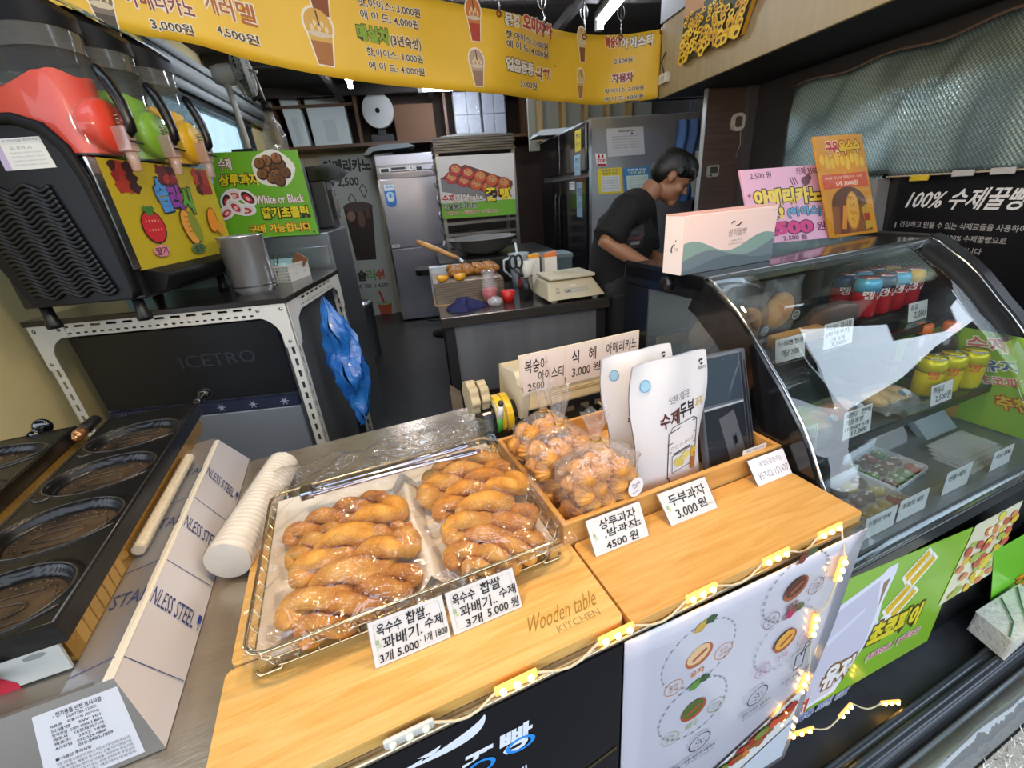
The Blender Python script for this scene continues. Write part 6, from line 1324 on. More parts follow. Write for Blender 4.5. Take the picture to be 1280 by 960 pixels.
mb = MB(); ba, bb = py(521, 302, 2.62), py(572, 322, 2.56); mb.tube([ba, ba.lerp(bb, .3), ba.lerp(bb, .8), bb], [.013, .016, .012, .008], 10); t = T('pastry_brush', 'wooden-handled brush lying across the baking trays', 'brush', tuple(bb), 'W'); t.part('handle', mb, woodmat('brushw', '#a87840', '#cf9c58'))
mb = MB(); mb.tube([bb, bb.lerp(py(580, 328, 2.52), .9)], [.009, .012], 8); t.part('blade', mb, M('#c9cccd', .25, .8))
# big bowl on the stove behind
bw = Vector((.44, 3.32, 1.115)); t = T('steel_bowl', 'large steel mixing bowl standing behind the baking trays', 'bowl', tuple(bw), 'W')
mb = MB(); mb.lathe([(1e-6, 0), (.12, 0), (.20, .045), (.255, .115), (.265, .118), (.25, .112), (.19, .048), (.11, .008), (1e-6, .008)], seg=44, T=Matrix.Translation(bw)); t.part('body', mb, M('#a8a6a2', .25, .65))
t = T('stove_stand', 'dark stove stand behind the kitchen table under the steel bowl', 'stand', (.45, 3.4, 0), 'W')
mb = MB(); mb.box(.10, 3.02, .86, .95, 3.75, 1.113); t.part('body', mb, M('#252525', .4, .4), bev=.005)
for x in (.13, .88):
    for y in (3.05, 3.68): mb = MB(); mb.box(x, y, 0, x+.04, y+.04, .86); t.part('leg', mb, M('#252525', .4, .4))
# scale
t = T('weighing_scale', 'cream weighing scale at the right end of the kitchen table', 'scale', (.765, 2.31, KT), 'W', .06)
mb = MB(); mb.hexa([(-.165, -.14, .018), (.165, -.14, .018), (.165, .15, .018), (-.165, .15, .018), (-.135, -.055, .105), (.125, -.055, .105), (.13, .14, .105), (-.14, .14, .105)]); b = t.part('housing', mb, M('#c9bd9f', .45), c='L', bev=.008)
mb = MB(); mb.box(-.135, -.075, .112, .135, .145, .130); mb.box(-.02, 0, .10, .02, .08, .115); pl = t.part('platter', mb, M('#cfc6ab', .4), c='L', bev=.006)
mb = MB(); mb.box(-.05, .0, .130, .04, .10, .134); t.part('platter_recess', mb, M('#bdb392', .4), parent=pl, c='L')
for x in (-.12, .12): mb = MB(); mb.lathe([(1e-6, 0), (.018, 0), (.020, .012), (.012, .022), (1e-6, .022)], seg=14, T=Matrix.Translation((x, -.10, 0))); t.part('foot', mb, M('#aaa694', .4), c='L')
p = Print(quadsurf((-.13, -.0735, .090), (.12, -.0735, .090), (.145, -.128, .030), (-.145, -.128, .030)), 3)
p.rect(.28, .42, .78, .72, '#8f8890'); p.rect(.285, .44, .775, .70, '#b9b2a6'); p.text('CAS', .30, .47, .42, .68, '#24222a', .04); p.disc(.15, .35, .04, .1, '#a59a80', 12); p.disc(.15, .62, .05, .12, '#a59a80', 12); p.rect(.42, .12, .58, .30, '#d9d2bf')
t.part('faceplate', p.mb, p.mats, parent=b, c='L')
# utensils pot with scissors and funnel of paper
up = Vector((.535, 2.36, KT)); t = T('utensil_pot', 'small steel pot holding scissors and a paper cone on the kitchen table', 'pot', tuple(up), 'W')
mb = MB(); mb.lathe([(1e-6, 0), (.040, 0), (.042, .13), (.0435, .133), (.040, .13), (.038, .006), (1e-6, .006)], seg=26, T=Matrix.Translation(up)); t.part('body', mb, M('#a7a7a9', .15, 1))
t = T('scissors', 'black-handled scissors standing in the steel utensil pot', 'scissors', (.525, 2.355, KT+.02), 'W')
for s in (-1, 1):
    c = Vector((.495+.020*s-.01, 2.345, KT+.215)); mb = MB(); mb.tube([c+Vector((.019*math.cos(a)-.004*s, 0, .034*math.sin(a))) for a in [2*math.pi*k/24 for k in range(24)]], .0065, 8, closed=True); mb.tube([c+Vector((.003, 0, -.036)), Vector((.518, 2.35, KT+.13)), Vector((.525+.004*s, 2.355, KT+.10))], .007, 8); t.part('handle', mb, M('#141416', .3))
mb = MB(); mb.prism([(.520, KT+.13), (.531, KT+.13), (.533, KT+.012), (.530, KT+.01)], 'y', 2.353, 2.356); t.part('blade', mb, M('#b5b6b8', .2, 1))
mb = MB(); mb.lathe([(.010, .10), (.052, .215), (.050, .215), (.009, .10)], seg=20, T=Matrix.Translation((.550, 2.372, KT-.005)), sy=.5); solo('paper_cone', 'white paper cone standing in the steel utensil pot', 'paper cone', mb, M('#d6d2c6', .5), (.550, 2.372, KT+.095), 'W')
solo('milk_pack', 'white and orange paper pack standing behind the scale, left of two', 'pack', MB().box(.600, 2.52, KT, .665, 2.575, KT+.20).prism([(.600, KT+.20), (.665, KT+.20), (.665, KT+.225), (.600, KT+.215)], 'y', 2.53, 2.565, 1), [M('#e0d9cc', .5), M('#dd9a28', .5)], (.63, 2.55, KT), 'W', group='paper packs behind the scale')
solo('milk_pack', 'white and orange paper pack standing behind the scale, right of two', 'pack', MB().box(.690, 2.50, KT, .765, 2.56, KT+.20).prism([(.690, KT+.20), (.765, KT+.20), (.765, KT+.228), (.690, KT+.216)], 'y', 2.51, 2.55, 1), [M('#e0d9cc', .5), M('#dd7a38', .5)], (.73, 2.53, KT), 'W', group='paper packs behind the scale')
# red cup, clear bag, cloth, jug, boxes
mb = MB(); mb.lathe([(1e-6, 0), (.028, 0), (.042, .062), (.040, .062), (.026, .004), (1e-6, .004)], seg=8, T=Matrix.Translation((.432, 2.36, KT))); solo('red_cup', 'bright red plastic cup on the kitchen table beside the clear bag', 'cup', mb, M('#c9201f', .35), (.432, 2.36, KT), 'W')
t = T('clear_bag', 'clear plastic bag with red contents standing before the baking trays', 'bag', (.335, 2.41, KT), 'W')
mb = MB(); mb.lathe([(1e-6, 0), (.040, .0), (.043, .07), (.03, .078), (1e-6, .08)], seg=20, T=Matrix.Translation((.335, 2.41, KT+.002))); t.part('contents', mb, M('#c2303c', .5, noise=.3, nscale=30))
mb = MB(); mb.lathe([(.042, 0), (.046, .07), (.044, .11), (.026, .135), (.040, .175), (.03, .18)], seg=30, T=Matrix.Translation((.335, 2.41, KT)), star=.07, nst=7); t.part('film', mb, film('clearbag', (.97, .96, .96), .08, .05, milk=.15, bump=.5, bscale=30))
mb = MB(); mb.ball((.345, 2.30, KT+.026), .040, sx=1.1, sz=.65, seg=18, rings=10); solo('crumpled_wrap', 'crumpled ball of clear wrap in front of the red cup', 'wrap', mb, film('crumple', (.95, .93, .93), .12, .08, milk=.25, bump=.8, bscale=40), (.345, 2.30, KT), 'W')
def cloth(u, v):
    a, r = 2*math.pi*u, v; R = .085*r*(1+.25*math.sin(a*3+1)+.12*math.sin(a*7)); return (.175+R*1.15*math.cos(a), 2.315+R*.75*math.sin(a), KT+.002+.062*(1-r**1.6)*(1+.35*math.sin(a*5+r*7)*r)+.010*(1+math.sin(a*9+r*15))*r*(1-r))
mb = MB(); mb.grid(cloth, 60, 18); solo('cloth', 'crumpled dark blue cloth at the front of the kitchen table', 'cloth', mb, M('#1c2052', .8, bump=.4, bscale=60, noise=.2, nscale=20), (.175, 2.315, KT), 'W')
ycup(.205, 2.42, KT, 'orange baking cup behind the dark blue cloth on the table')
mb = MB(); mb.prism(rrect(.06, 2.92, .23, 3.02, .03), 'z', KT, KT+.15); mb.prism(rrect(.055, 2.915, .235, 3.025, .03), 'z', KT+.15, KT+.165); 
mb = MB(); mb.prism(rrect(.02, 2.865, .22, 2.945, .03), 'z', KT+.001, KT+.16); solo('plastic_tub', 'white plastic tub behind the left corner of the baking trays', 'tub', mb, M('#cdd3d5', .4), (.12, 2.9, KT), 'W', bev=.006)
t = T('measuring_jug', 'translucent measuring jug behind the baking trays near the scissors', 'jug', (.60, 2.80, KT), 'W')
mb = MB(); mb.lathe([(1e-6, 0), (.055, 0), (.068, .20), (.071, .205), (.066, .20), (.053, .005), (1e-6, .005)], seg=26, T=Matrix.Translation((.60, 2.80, KT))); t.part('body', mb, film('jug', (.88, .92, .95), .08, .1, milk=.45, milkcol=(.75, .82, .86)))
mb = MB(); mb.tube([(.535, 2.79, KT+.18), (.50, 2.79, KT+.17), (.495, 2.79, KT+.11), (.54, 2.79, KT+.06)], .008, 8); t.part('handle', mb, M('#c9d0d4', .4))
mb = MB(); mb.tube([(.61, 2.80, KT+.02), (.58, 2.78, KT+.27)], .007, 6); solo('ladle', 'white spatula handle standing in the measuring jug', 'spatula', mb, M('#d5d8d8', .4), (.61, 2.8, KT+.02), 'W')
mb = MB(); mb.box(.72, 2.70, KT, .93, 2.9, KT+.17); mb.box(.715, 2.695, KT+.155, .935, 2.905, KT+.185, 1); solo('tub_box', 'grey-green lidded box behind the paper packs on the kitchen table', 'box', mb, [M('#56656a', .4), M('#6a7c80', .4)], (.82, 2.8, KT), 'W', bev=.004)
# ---- black fridge turned side-on, with notices on its steel flank
t = T('black_fridge', 'large fridge with black doors and a steel side covered in notices', 'fridge', (1.75, 3.9, 0), 'W')
fx0, fx1, fy0, fy1, fz = 1.29, 2.14, 3.30, 4.55, 1.95
mb = MB(); mb.box(fx0, fy0, .03, fx1, fy1, fz); t.part('body', mb, M('#a2a4a7', .3, .6, noise=.1, nscale=3), bev=.004)
for k, (y0, y1, z0, z1) in enumerate(((3.32, 3.92, 1.62, 1.93), (3.94, 4.54, 1.62, 1.93), (3.32, 3.92, .12, 1.58), (3.94, 4.54, .12, 1.58))):
    mb = MB(); mb.box(fx0-.035, y0, z0, fx0-.002, y1, z1); dr = t.part('door', mb, M('#121316', .15, coat=.5), bev=.006)
    if k > 1: mb = MB(); yy = y1-.05 if k == 2 else y0+.05; mb.tube([(fx0-.045, yy, z1-.1), (fx0-.065, yy, z1-.13), (fx0-.065, yy, z0+.5), (fx0-.045, yy, z0+.47)], .010, 8); t.part('handle', mb, M('#2c2d30', .2, .7), parent=dr)
mb = MB(); mb.box(fx0-.014, fy0-.006, .03, fx0+.006, fy0+.004, fz); t.part('corner_trim', mb, M('#d6d8da', .15, 1))
for k, (y0, z0, z1, c) in enumerate(((3.40, 1.76, 1.90, '#c9b82e'), (3.42, 1.60, 1.74, '#8fb0c8'), (3.38, 1.30, 1.55, '#7f9fb5'), (3.55, 1.50, 1.56, '#cfd6da'))):
    p = Print(quadsurf((fx0-.0355, y0+.13, z1), (fx0-.0355, y0, z1), (fx0-.0355, y0, z0), (fx0-.0355, y0+.13, z0)), .9); p.rect(0, 0, 1, 1, c); p.text('주의', .15, .15, .85, .45, '#30302c', .02); p.text('냉장 보관', .15, .55, .85, .75, '#30302c', 0); t.part('door_label', p.mb, p.mats)
mb = MB(); mb.prism([(fx0-.16, 1.955), (fx0+.20, 1.955), (fx0+.16, 2.005), (fx0-.12, 2.0)], 'y', 4.15, 4.45); solo('folded_cover', 'pale folded sheet lying on the far top corner of the black fridge', 'sheet', mb, M('#9fa6a8', .5), (fx0, 4.3, 1.955), 'W', bev=.01)
FY = fy0-.003
def notice(name, label, u0, v0, u1, v1, col, draw, asp=.8, k=0):
    a, b, c_, d = py(u0, v0, FY), py(u1, v0-k, FY), py(u1+2, v1-k, FY), py(u0+2, v1, FY); t = T(name, label, 'notice', tuple((c_+d)/2), 'W')
    sign(t, quadsurf(a, b, c_, d), asp, .0015, M(col, .5), draw, 'sheet')
notice('paper_notice', 'large white printed sheet taped to the steel side of the fridge', 758, 161, 804, 196, '#b9bcc2', lambda p: [p.text('사업자 등록증', .3, .08, .75, .16, '#4a4c50', .02), p.disc(.68, .22, .03, .04, '#3a3c40', 8)]+[p.text('등록번호 상호 성명 주소', .14, .28+.10*k, .86, .33+.10*k, '#707276', 0) for k in range(5)], 1.25, 3)
notice('paper_notice', 'small red and white round-topped sticker on the fridge side', 744, 192, 757, 208, '#e0dcda', lambda p: [p.rect(.05, .08, .95, .34, '#a8222c')]+[p.rect(.05+.36*k, .08, .23+.36*k, .34, '#e9e4e2') for k in range(3)]+[p.text('TOP', .12, .42, .88, .70, '#b0202a', .03), p.rect(.05, .80, .95, .97, '#b0202a')], .8)
notice('paper_notice', 'yellow framed notice sheet on the fridge side, left of the blue one', 747, 211, 777, 243, '#d6c52e', lambda p: [p.text('친환경 안심', .15, .04, .85, .14, '#2e5a8a', .02), p.text('원산지 표시', .2, .16, .8, .25, '#2e4a6a', .02), p.rect(.12, .30, .9, .92, '#c9cfd0')]+[p.text('쌀 국내산 찹쌀 국내산', .18, .36+.1*k, .84, .41+.1*k, '#60646a', 0) for k in range(5)], .9, 2)
notice('paper_notice', 'blue headed notice sheet on the fridge side behind the person', 779, 210, 812, 241, '#3f7fae', lambda p: [p.text('친환경 안심', .15, .05, .85, .15, '#e8eef0', .02), p.text('가격 표시', .2, .17, .8, .26, '#d8e6a0', .02), p.rect(.1, .32, .92, .98, '#bcd0c8')]+[p.text('아메리카노 2500 식혜 3000', .16, .38+.1*k, .88, .43+.1*k, '#54646a', 0) for k in range(5)], .95, 2)
# cloths hanging between fridge and partition
for i, (u0, u1, v0, v1, c, lb) in enumerate(((846, 868, 150, 250, '#3f5f8e', 'blue cloth hanging between fridge and plank partition'), (862, 876, 190, 245, '#8e938f', 'pale cloth hanging at the edge of the plank partition'))):
    a, b = py(u0, v0, 3.0), py(u1, v1, 3.0)
    mb = MB(); mb.grid(lambda u, v: (a.x+(b.x-a.x)*u+.01*math.sin(v*9), 3.0-.06*i+.02*math.sin(u*14+v*3), a.z+(b.z-a.z)*v), 16, 12); zt_ = py(857, 150, 3.0).z+.12; mb.tube([((a.x+b.x)/2, 3.0-.06*i, a.z), ((a.x+b.x)/2, 2.99-.02*i, zt_)], .004, 5); solo('hanging_cloth', lb, 'cloth', mb, M(c, .8), (a.x, 3.0, b.z), 'W', group='cloths hanging by the partition')
zr = py(857, 150, 3.0).z+.118
mb = MB(); mb.tube([(2.13, 3.30, zr+.02), (2.0, 2.99, zr), (1.60, 2.99, zr), (1.40, 2.99, zr)], .006, 6); mb.tube([(1.60, 2.94, zr+.004), (1.60, 3.0, zr+.004)], .005, 6); solo('hanging_rod', 'thin wire rod carrying the hanging cloths by the partition', 'rod', mb, M('#4a4c4e', .3, .8), (1.6, 2.99, zr), 'W')
# devices on the partition
DV = M('#c9c4b8', .45); yq = 2.698
c0 = py(921, 153, yq); t = T('intercom', 'white rounded wall device with a grey window on the plank partition', 'wall device', tuple(c0), 'W')
mb = MB(); mb.prism(rrect(c0.x-.042, c0.z-.048, c0.x+.042, c0.z+.048, .035, 6), 'y', yq-.022, yq); t.part('body', mb, DV, bev=.008)
mb = MB(); mb.prism(rrect(c0.x-.026, c0.z-.028, c0.x+.020, c0.z+.030, .014, 5), 'y', yq-.024, yq-.021); t.part('window', mb, M('#5a4f48', .3))
mb = MB(); mb.tube([(c0.x+.03, yq-.004, c0.z-.045), (c0.x+.04, yq-.004, c0.z-.12), (c0.x+.02, yq-.004, c0.z-.19)], .003, 5); t.part('cord', mb, M('#8f8a80', .5))
c0 = py(890, 214, yq); t = T('thermometer', 'small grey digital thermometer on the plank partition', 'wall device', tuple(c0), 'W')
mb = MB(); mb.prism(rrect(c0.x-.038, c0.z-.033, c0.x+.038, c0.z+.033, .008), 'y', yq-.016, yq); t.part('body', mb, M('#a7a29a', .4), bev=.003)
mb = MB(); mb.box(c0.x-.026, yq-.0175, c0.z-.012, c0.x+.028, yq-.0155, c0.z+.024); mb.box(c0.x-.028, yq-.0175, c0.z-.028, c0.x-.010, yq-.0155, c0.z-.018); t.part('display', mb, M('#3c3733', .3))
# ---- the yellow drinks banner on hooks
BP = [(-1.55, 1.72), (-1.25, 1.93), (-.95, 2.12), (-.74, 2.21), (-.55, 2.27), (-.197, 2.42), (.25, 2.60), (.60, 2.72), (.90, 2.92), (1.18, 3.02), (1.42, 3.00), (1.605, 2.945)]
BZ = [2.17, 2.155, 2.14, 2.115, 2.075, 2.03, 2.01, 2.00, 1.995, 1.985, 1.985, 1.99]
def brow(u):
    k = u*(len(BP)-1); i = min(len(BP)-2, int(k)); f = k-i
    def cat(q, j):
        P0, P1, P2, P3 = [q[max(0, min(len(q)-1, i+d))] for d in (-1, 0, 1, 2)]
        return .5*((2*P1)+(-P0+P2)*f+(2*P0-5*P1+4*P2-P3)*f*f+(-P0+3*P1-3*P2+P3)*f**3)
    return cat([p[0] for p in BP], i), cat([p[1] for p in BP], i), cat(BZ, i)
def bfn(u, v):
    x, y, z = brow(u); x2, y2, _ = brow(min(1, u+.004)); x1, y1, _ = brow(max(0, u-.004)); d = Vector((x2-x1, y2-y1, 0)).normalized(); n = Vector((d.y, -d.x, 0))
    h = .385-.035*u
    return Vector((x, y, z+h*(1-v))) + n*(.012*math.sin(u*26)*(v-.3)+.008*math.sin(v*3+u*40)), n
_BG = []
for i in range(361):
    for j in range(-6, 37):
        q = bfn(i/360, j/36)[0]; d = np.array(q)-CO; zc = d@AF; _BG.append((i/360, j/36, 640+FPX*(d@AR)/zc, 480-FPX*(d@AU)/zc))
_BG = np.array(_BG)
def u_at(px_, py_):      # banner coordinates of a measured point
    k = np.argmin((_BG[:, 2]-px_)**2+(_BG[:, 3]-py_)**2); return float(_BG[k, 0]), float(_BG[k, 1])
t = T('menu_banner', 'yellow drinks menu banner strung across the stall on hooks', 'banner', (.2, 2.5, 2.2), 'W')
mb = MB(); mb.sheetbox(bfn, 110, 8, .002); sh = t.part('sheet', mb, M('#f0c034', .45, noise=.05, nscale=4))
p = Print(bfn, 9.2, .0010)
def bx(u0, v0, u1, v1): a = u_at(u0, v0); b = u_at(u1, v1); return a[0], a[1], b[0], b[1]
def bt(s, u0, v0, u1, v1, col='#3a2a14', bold=.02, edge='#e8dcc8', ew=.05, skew=0):
    # box given by the middle of its left and right end and its height in banner units
    a = u_at(u0, v0); b = u_at(u1, v1); return a, b, s, col, bold, edge, ew
def btxt(s, ua, va, ub, vb, h, col, bold=.02, edge='#efe3cc', ew=.06):
    a = u_at(ua, va); b = u_at(ub, vb); m = (a[1]+b[1])/2; p.lay = .0015; p.text(s, a[0], m-h/2, b[0], m+h/2, col, bold, edge, ew)
BRN = '#4a3a26'
btxt('아메리카노', 155, 4, 238, 0, .17, '#8a3a2a'); btxt('3,000원', 188, 29, 242, 38, .10, BRN)
btxt('캐러멜', 256, 5, 318, 18, .19, '#b5682a'); btxt('4,500원', 273, 40, 322, 50, .10, BRN)
btxt('핫,아이스: 3,000원', 449, 0, 524, 17, .10, BRN); btxt('에 이 드: 4,000원', 451, 16, 524, 34, .10, BRN)
btxt('매실차', 446, 40, 489, 48, .17, '#8aa82a', .05, '#2c3a14', .05); btxt('(3년숙성)', 487, 49, 527, 58, .14, '#5a4a2e', .03)
btxt('핫,아이스: 3,000원', 459, 64, 529, 76, .095, BRN); btxt('에 이 드: 4,000원', 462, 79, 530, 93, .095, BRN)
btxt('문경', 631, 24, 650, 28, .16, '#e9e2d2', .05, '#4a3420', .05); btxt('오미자차', 653, 30, 690, 37, .19, '#c0462a', .05)
btxt('핫,아이스: 3,000원', 632, 46, 685, 54, .10, BRN); btxt('에 이 드: 4,000원', 633, 58, 685, 67, .10, BRN)
btxt('얼음동동', 632, 80, 667, 89, .17, '#e9e2d2', .05, '#4a3420', .05); btxt('식혜', 669, 90, 688, 94, .17, '#a8502f', .05); btxt('3,000원', 650, 106, 670, 108, .10, BRN)
btxt('복숭아', 757, 52, 775, 53, .17, '#b5442a', .05); btxt('아이스티', 776, 52, 816, 50, .16, '#e9e2d2', .05, '#4a3420', .05); btxt('2,500원', 768, 75, 791, 75, .09, BRN)
btxt('자몽차', 764, 98, 792, 97, .15, '#8a3a5a', .05); btxt('핫,아이스: 3,000원', 755, 113, 804, 111, .085, BRN); btxt('에 이 드: 4,000원', 755, 124, 804, 122, .085, BRN)
def bcup(uc, vc, wd, h, top, bot, flip=0):
    u, v = u_at(uc, vc); W_ = wd; p.lay = .0015
    for k, (c, g) in enumerate((('#f3e6cc', .16), (None, 0))):
        e = 1+g; cc_ = c or bot
        p.poly([(u-W_*.42*e, v-h*.02), (u+W_*.42*e, v-h*.02), (u+W_*.27*e, v+h*.5*(1+g*.3)), (u-W_*.27*e, v+h*.5*(1+g*.3))][::-1], cc_); p.disc(u, v-h*.18, W_*.5*e, h*.28*e, c or top, 18)
    p.poly([(u-W_*.42, v+h*.02), (u+W_*.42, v+h*.02), (u+W_*.39, v+h*.10), (u-W_*.39, v+h*.10)][::-1], top); p.line([(u, v-h*.42), (u+W_*.06, v-h*.05)], .012, '#5a3a22'); p.disc(u, v-.02*h, W_*.44, h*.05, '#d9c8a8', 14)
    for q in range(5): p.disc(u-W_*.25+W_*.13*q, v-h*(.12+.08*(q % 2)), W_*.07, h*.06, '#e6cf9a', 7)
bcup(128, 6, .022, .55, '#7a6a60', '#4a3a34'); bcup(395, -22, .022, .6, '#c9822c', '#8a4a1c'); bcup(402, 44, .024, .56, '#d9a84a', '#a8682a'); bcup(593, 25, .020, .50, '#cf7a3a', '#b5442a'); bcup(597, 83, .020, .46, '#bfa08a', '#9a7860'); bcup(727, 56, .018, .50, '#d9b87a', '#8a5a2c'); bcup(726, 104, .017, .44, '#cfae6a', '#a8782c')
for (u0, v0) in ((697, 78), (694, 82)): a = u_at(u0, v0); p.disc(a[0], a[1], .0016, .012, '#2a2018', 6)
t.part('print', p.mb, p.mats, parent=sh)
for i, (u0, v0) in enumerate(((621, 2), (679, 20), (730, 33), (776, 40), (830, 34), (500, -20), (330, -45))):
    a = u_at(u0, v0); q = bfn(a[0], max(.04, a[1]))[0]; n = bfn(a[0], .05)[1]
    mb = MB(); mb.tube([q+n*.004+Vector((.012*math.cos(b), .004*math.sin(b)*0, .012*math.sin(b))) for b in [2*math.pi*k/16 for k in range(16)]], .004, 6, closed=True); t.part('eyelet', mb, M('#8a3a22', .4, .4))
    top = 2.72 if i != 4 else 2.36
    hk_ = T('banner_hook', 'wire hook holding the yellow banner, %s' % ['above the red tea lettering', 'at the tube lamp’s left'.replace('’s', ' side'), 'above the tall cup picture', 'near the peach tea lettering', 'at the right end by the fascia', 'left of centre', 'over the coffee prices'][i], 'hook', tuple(q), 'W', group='wire hooks of the yellow banner')
    mb = MB(); mb.tube([q+n*.012, q+n*.012+Vector((0, 0, .05)), Vector((q.x, q.y, q.z+.09)), Vector((q.x, q.y, 2.72))] if i != 4 else [q+n*.01, q+Vector((.0, 0, .02)), q+Vector((.015, 0, .03))], .0035, 6)
    if i != 4: mb.tube([Vector((q.x+.022*math.cos(b), q.y, q.z+.12+.035*math.sin(b))) for b in [2*math.pi*k/18 for k in range(18)]], .003, 6, closed=True)
    hk_.part('wire', mb, M('#b9babb', .25, .9))
# ================================================================ RIGHT: SIGNS ON THE CASE, FOIL WALL, FASCIA PICTURE
CT_ = 1.268
t = T('gift_box', 'long pink and green gift box with wave pattern on the display case', 'gift box', (1.0, .95, CT_), 'C')
gx0, gx1, gy0, gy1, gz0, gz1 = .845, 1.175, .905, .975, CT_+.001, CT_+.150
mb = MB(); mb.box(gx0, gy0, gz0, gx1, gy1, gz1); bx_ = t.part('carton', mb, M('#e8cdc6', .45), bev=.002)
p = Print(quadsurf((gx0+.001, gy0-.0003, gz1), (gx1, gy0-.0003, gz1), (gx1, gy0-.0003, gz0), (gx0+.001, gy0-.0003, gz0)), 2.2, .0003)
def wave(f, c): 
    n = 30; pts = [(i/n, f(i/n)) for i in range(n+1)]+[(i/n, 1) for i in range(n+1)]
    p.raw(pts, [(i, n+1+i, n+2+i, i+1) for i in range(n)], c)
wave(lambda x: .52+.16*math.sin(2.2*math.pi*(x*.86)-1.5+.0)*-1*(1-.0*x)+.04-.10*x*x if False else .56-.12*math.cos(2*math.pi*(x-.08)*1.25)*1.0, '#7f9a92'); wave(lambda x: .74-.10*math.cos(2*math.pi*(x-.25)*1.15)-.10*x*x, '#6a7880'); wave(lambda x: .86-.07*math.cos(2*math.pi*(x-.45)*1.1)-.05*x, '#59676f')
p.line([(.48, .22), (.50, .18), (.52, .20)], .018, '#2a2a2c'); p.disc(.565, .235, .035, .030, '#2a2a2c', 14, -.5); p.disc(.56, .215, .033, .026, '#e8cdc6', 14, -.5); p.text('삼미꿀빵', .46, .31, .66, .44, '#8f8a86', .0); p.text('100% 수제', .50, .50, .62, .53, '#6a6a6a', 0); p.text('건강하고 맛있는', .47, .56, .65, .59, '#6a6a6a', 0); p.text('honey bread', .92, .06, .99, .09, '#8a7a78', 0)
t.part('print', p.mb, p.mats, parent=bx_)
p = Print(quadsurf((gx0-.0004, gy1, gz1), (gx0-.0004, gy0, gz1), (gx0-.0004, gy0, gz0), (gx0-.0004, gy1, gz0)), .5, .0003); p.rect(0, 0, 1, 1, '#e6dcdc'); p.disc(.5, .55, .10, .09, '#3a3a3c', 14, .6); p.disc(.56, .55, .09, .08, '#e6dcdc', 14, .6); p.disc(.62, .42, .03, .02, '#3a3a3c', 8); p.text('꿀빵', .62, .5, .74, .62, '#8a8486', 0, rot=1.57)
t.part('end_print', p.mb, p.mats, parent=bx_)
mb = MB(); mb.box(gx0-.001, gy0+.001, gz1-.001, gx1, gy1, gz1+.003); t.part('lid', mb, M('#d8aaa2', .45), parent=bx_)
# pink coffee sign
t = T('coffee_sign', 'pink hand-painted coffee price sign leaning on the display case', 'sign', (1.32, 1.06, CT_), 'C')
a, b, c_, d = Vector((1.165, 1.085, 1.512)), Vector((1.525, 1.085, 1.514)), Vector((1.585, 1.015, 1.270)), Vector((1.215, 1.015, 1.270))
a, b, c_, d = cy(924, 213, 1.07), cy(1030, 205, 1.07), cy(1040, 297, 1.02), cy(942, 306, 1.02)
def draw(p):
    p.text('2.500 원', .10, .04, .34, .13, '#4a2a40', .01, hand=.01); p.text('카페 3500 원', .64, .02, .98, .12, '#4a2a40', .01, hand=.01)
    p.disc(.74, .20, .055, .06, '#6a4a52', 12); p.disc(.78, .16, .04, .045, '#6a4a52', 12)
    for q in range(3): p.line([(.55+.03*q, .14), (.58+.03*q, .24)], .012, '#5a3a4a')
    p.text('아메리카노', .10, .27, .92, .50, '#d9c04a', .06, edge='#332a22', ew=.06)
    p.text('(아이스)', .46, .53, .90, .68, '#5a9ac0', .04, edge='#26303a', ew=.05); p.text('핫!', .12, .50, .42, .68, '#d9c04a', .05, edge='#332a22', ew=.05)
    p.text('2500', .12, .72, .76, .90, '#c23a7a', .06, edge='#4a1a3a', ew=.05); p.text('원', .80, .76, .92, .88, '#6a2a4a', .02)
    p.text('2.500 원', .36, .91, .66, .985, '#4a2a40', .01, hand=.01); p.line([(.92, .45), (.96, .60)], .012, '#d9d0d8'); p.disc(.95, .62, .035, .05, '#e8dce4', 12)
    for x, y in ((.08, .55), (.94, .30), (.05, .34)): p.line([(x-.02, y), (x+.02, y)], .01, '#7a4a6a'); p.line([(x, y-.03), (x, y+.03)], .01, '#7a4a6a')
sign(t, quadsurf(a, b, c_, d), 1.15, .006, M('#d3a3bd', .5), draw)
mb = MB(); mb.prism([(1.09, 1.2685), (1.16, 1.2685), (1.085, 1.42)], 'x', 1.36, 1.40); t.part('back_strut', mb, M('#c9bcc2', .5))
t = T('corn_bread_sign', 'orange poster sign of roasted corn bread behind acrylic on the display case', 'sign', (1.68, 1.05, CT_), 'C')
a, b, c_, d = cy(1015, 171, 1.05), cy(1077, 167, 1.05), cy(1097, 290, 1.01), cy(1038, 298, 1.01)
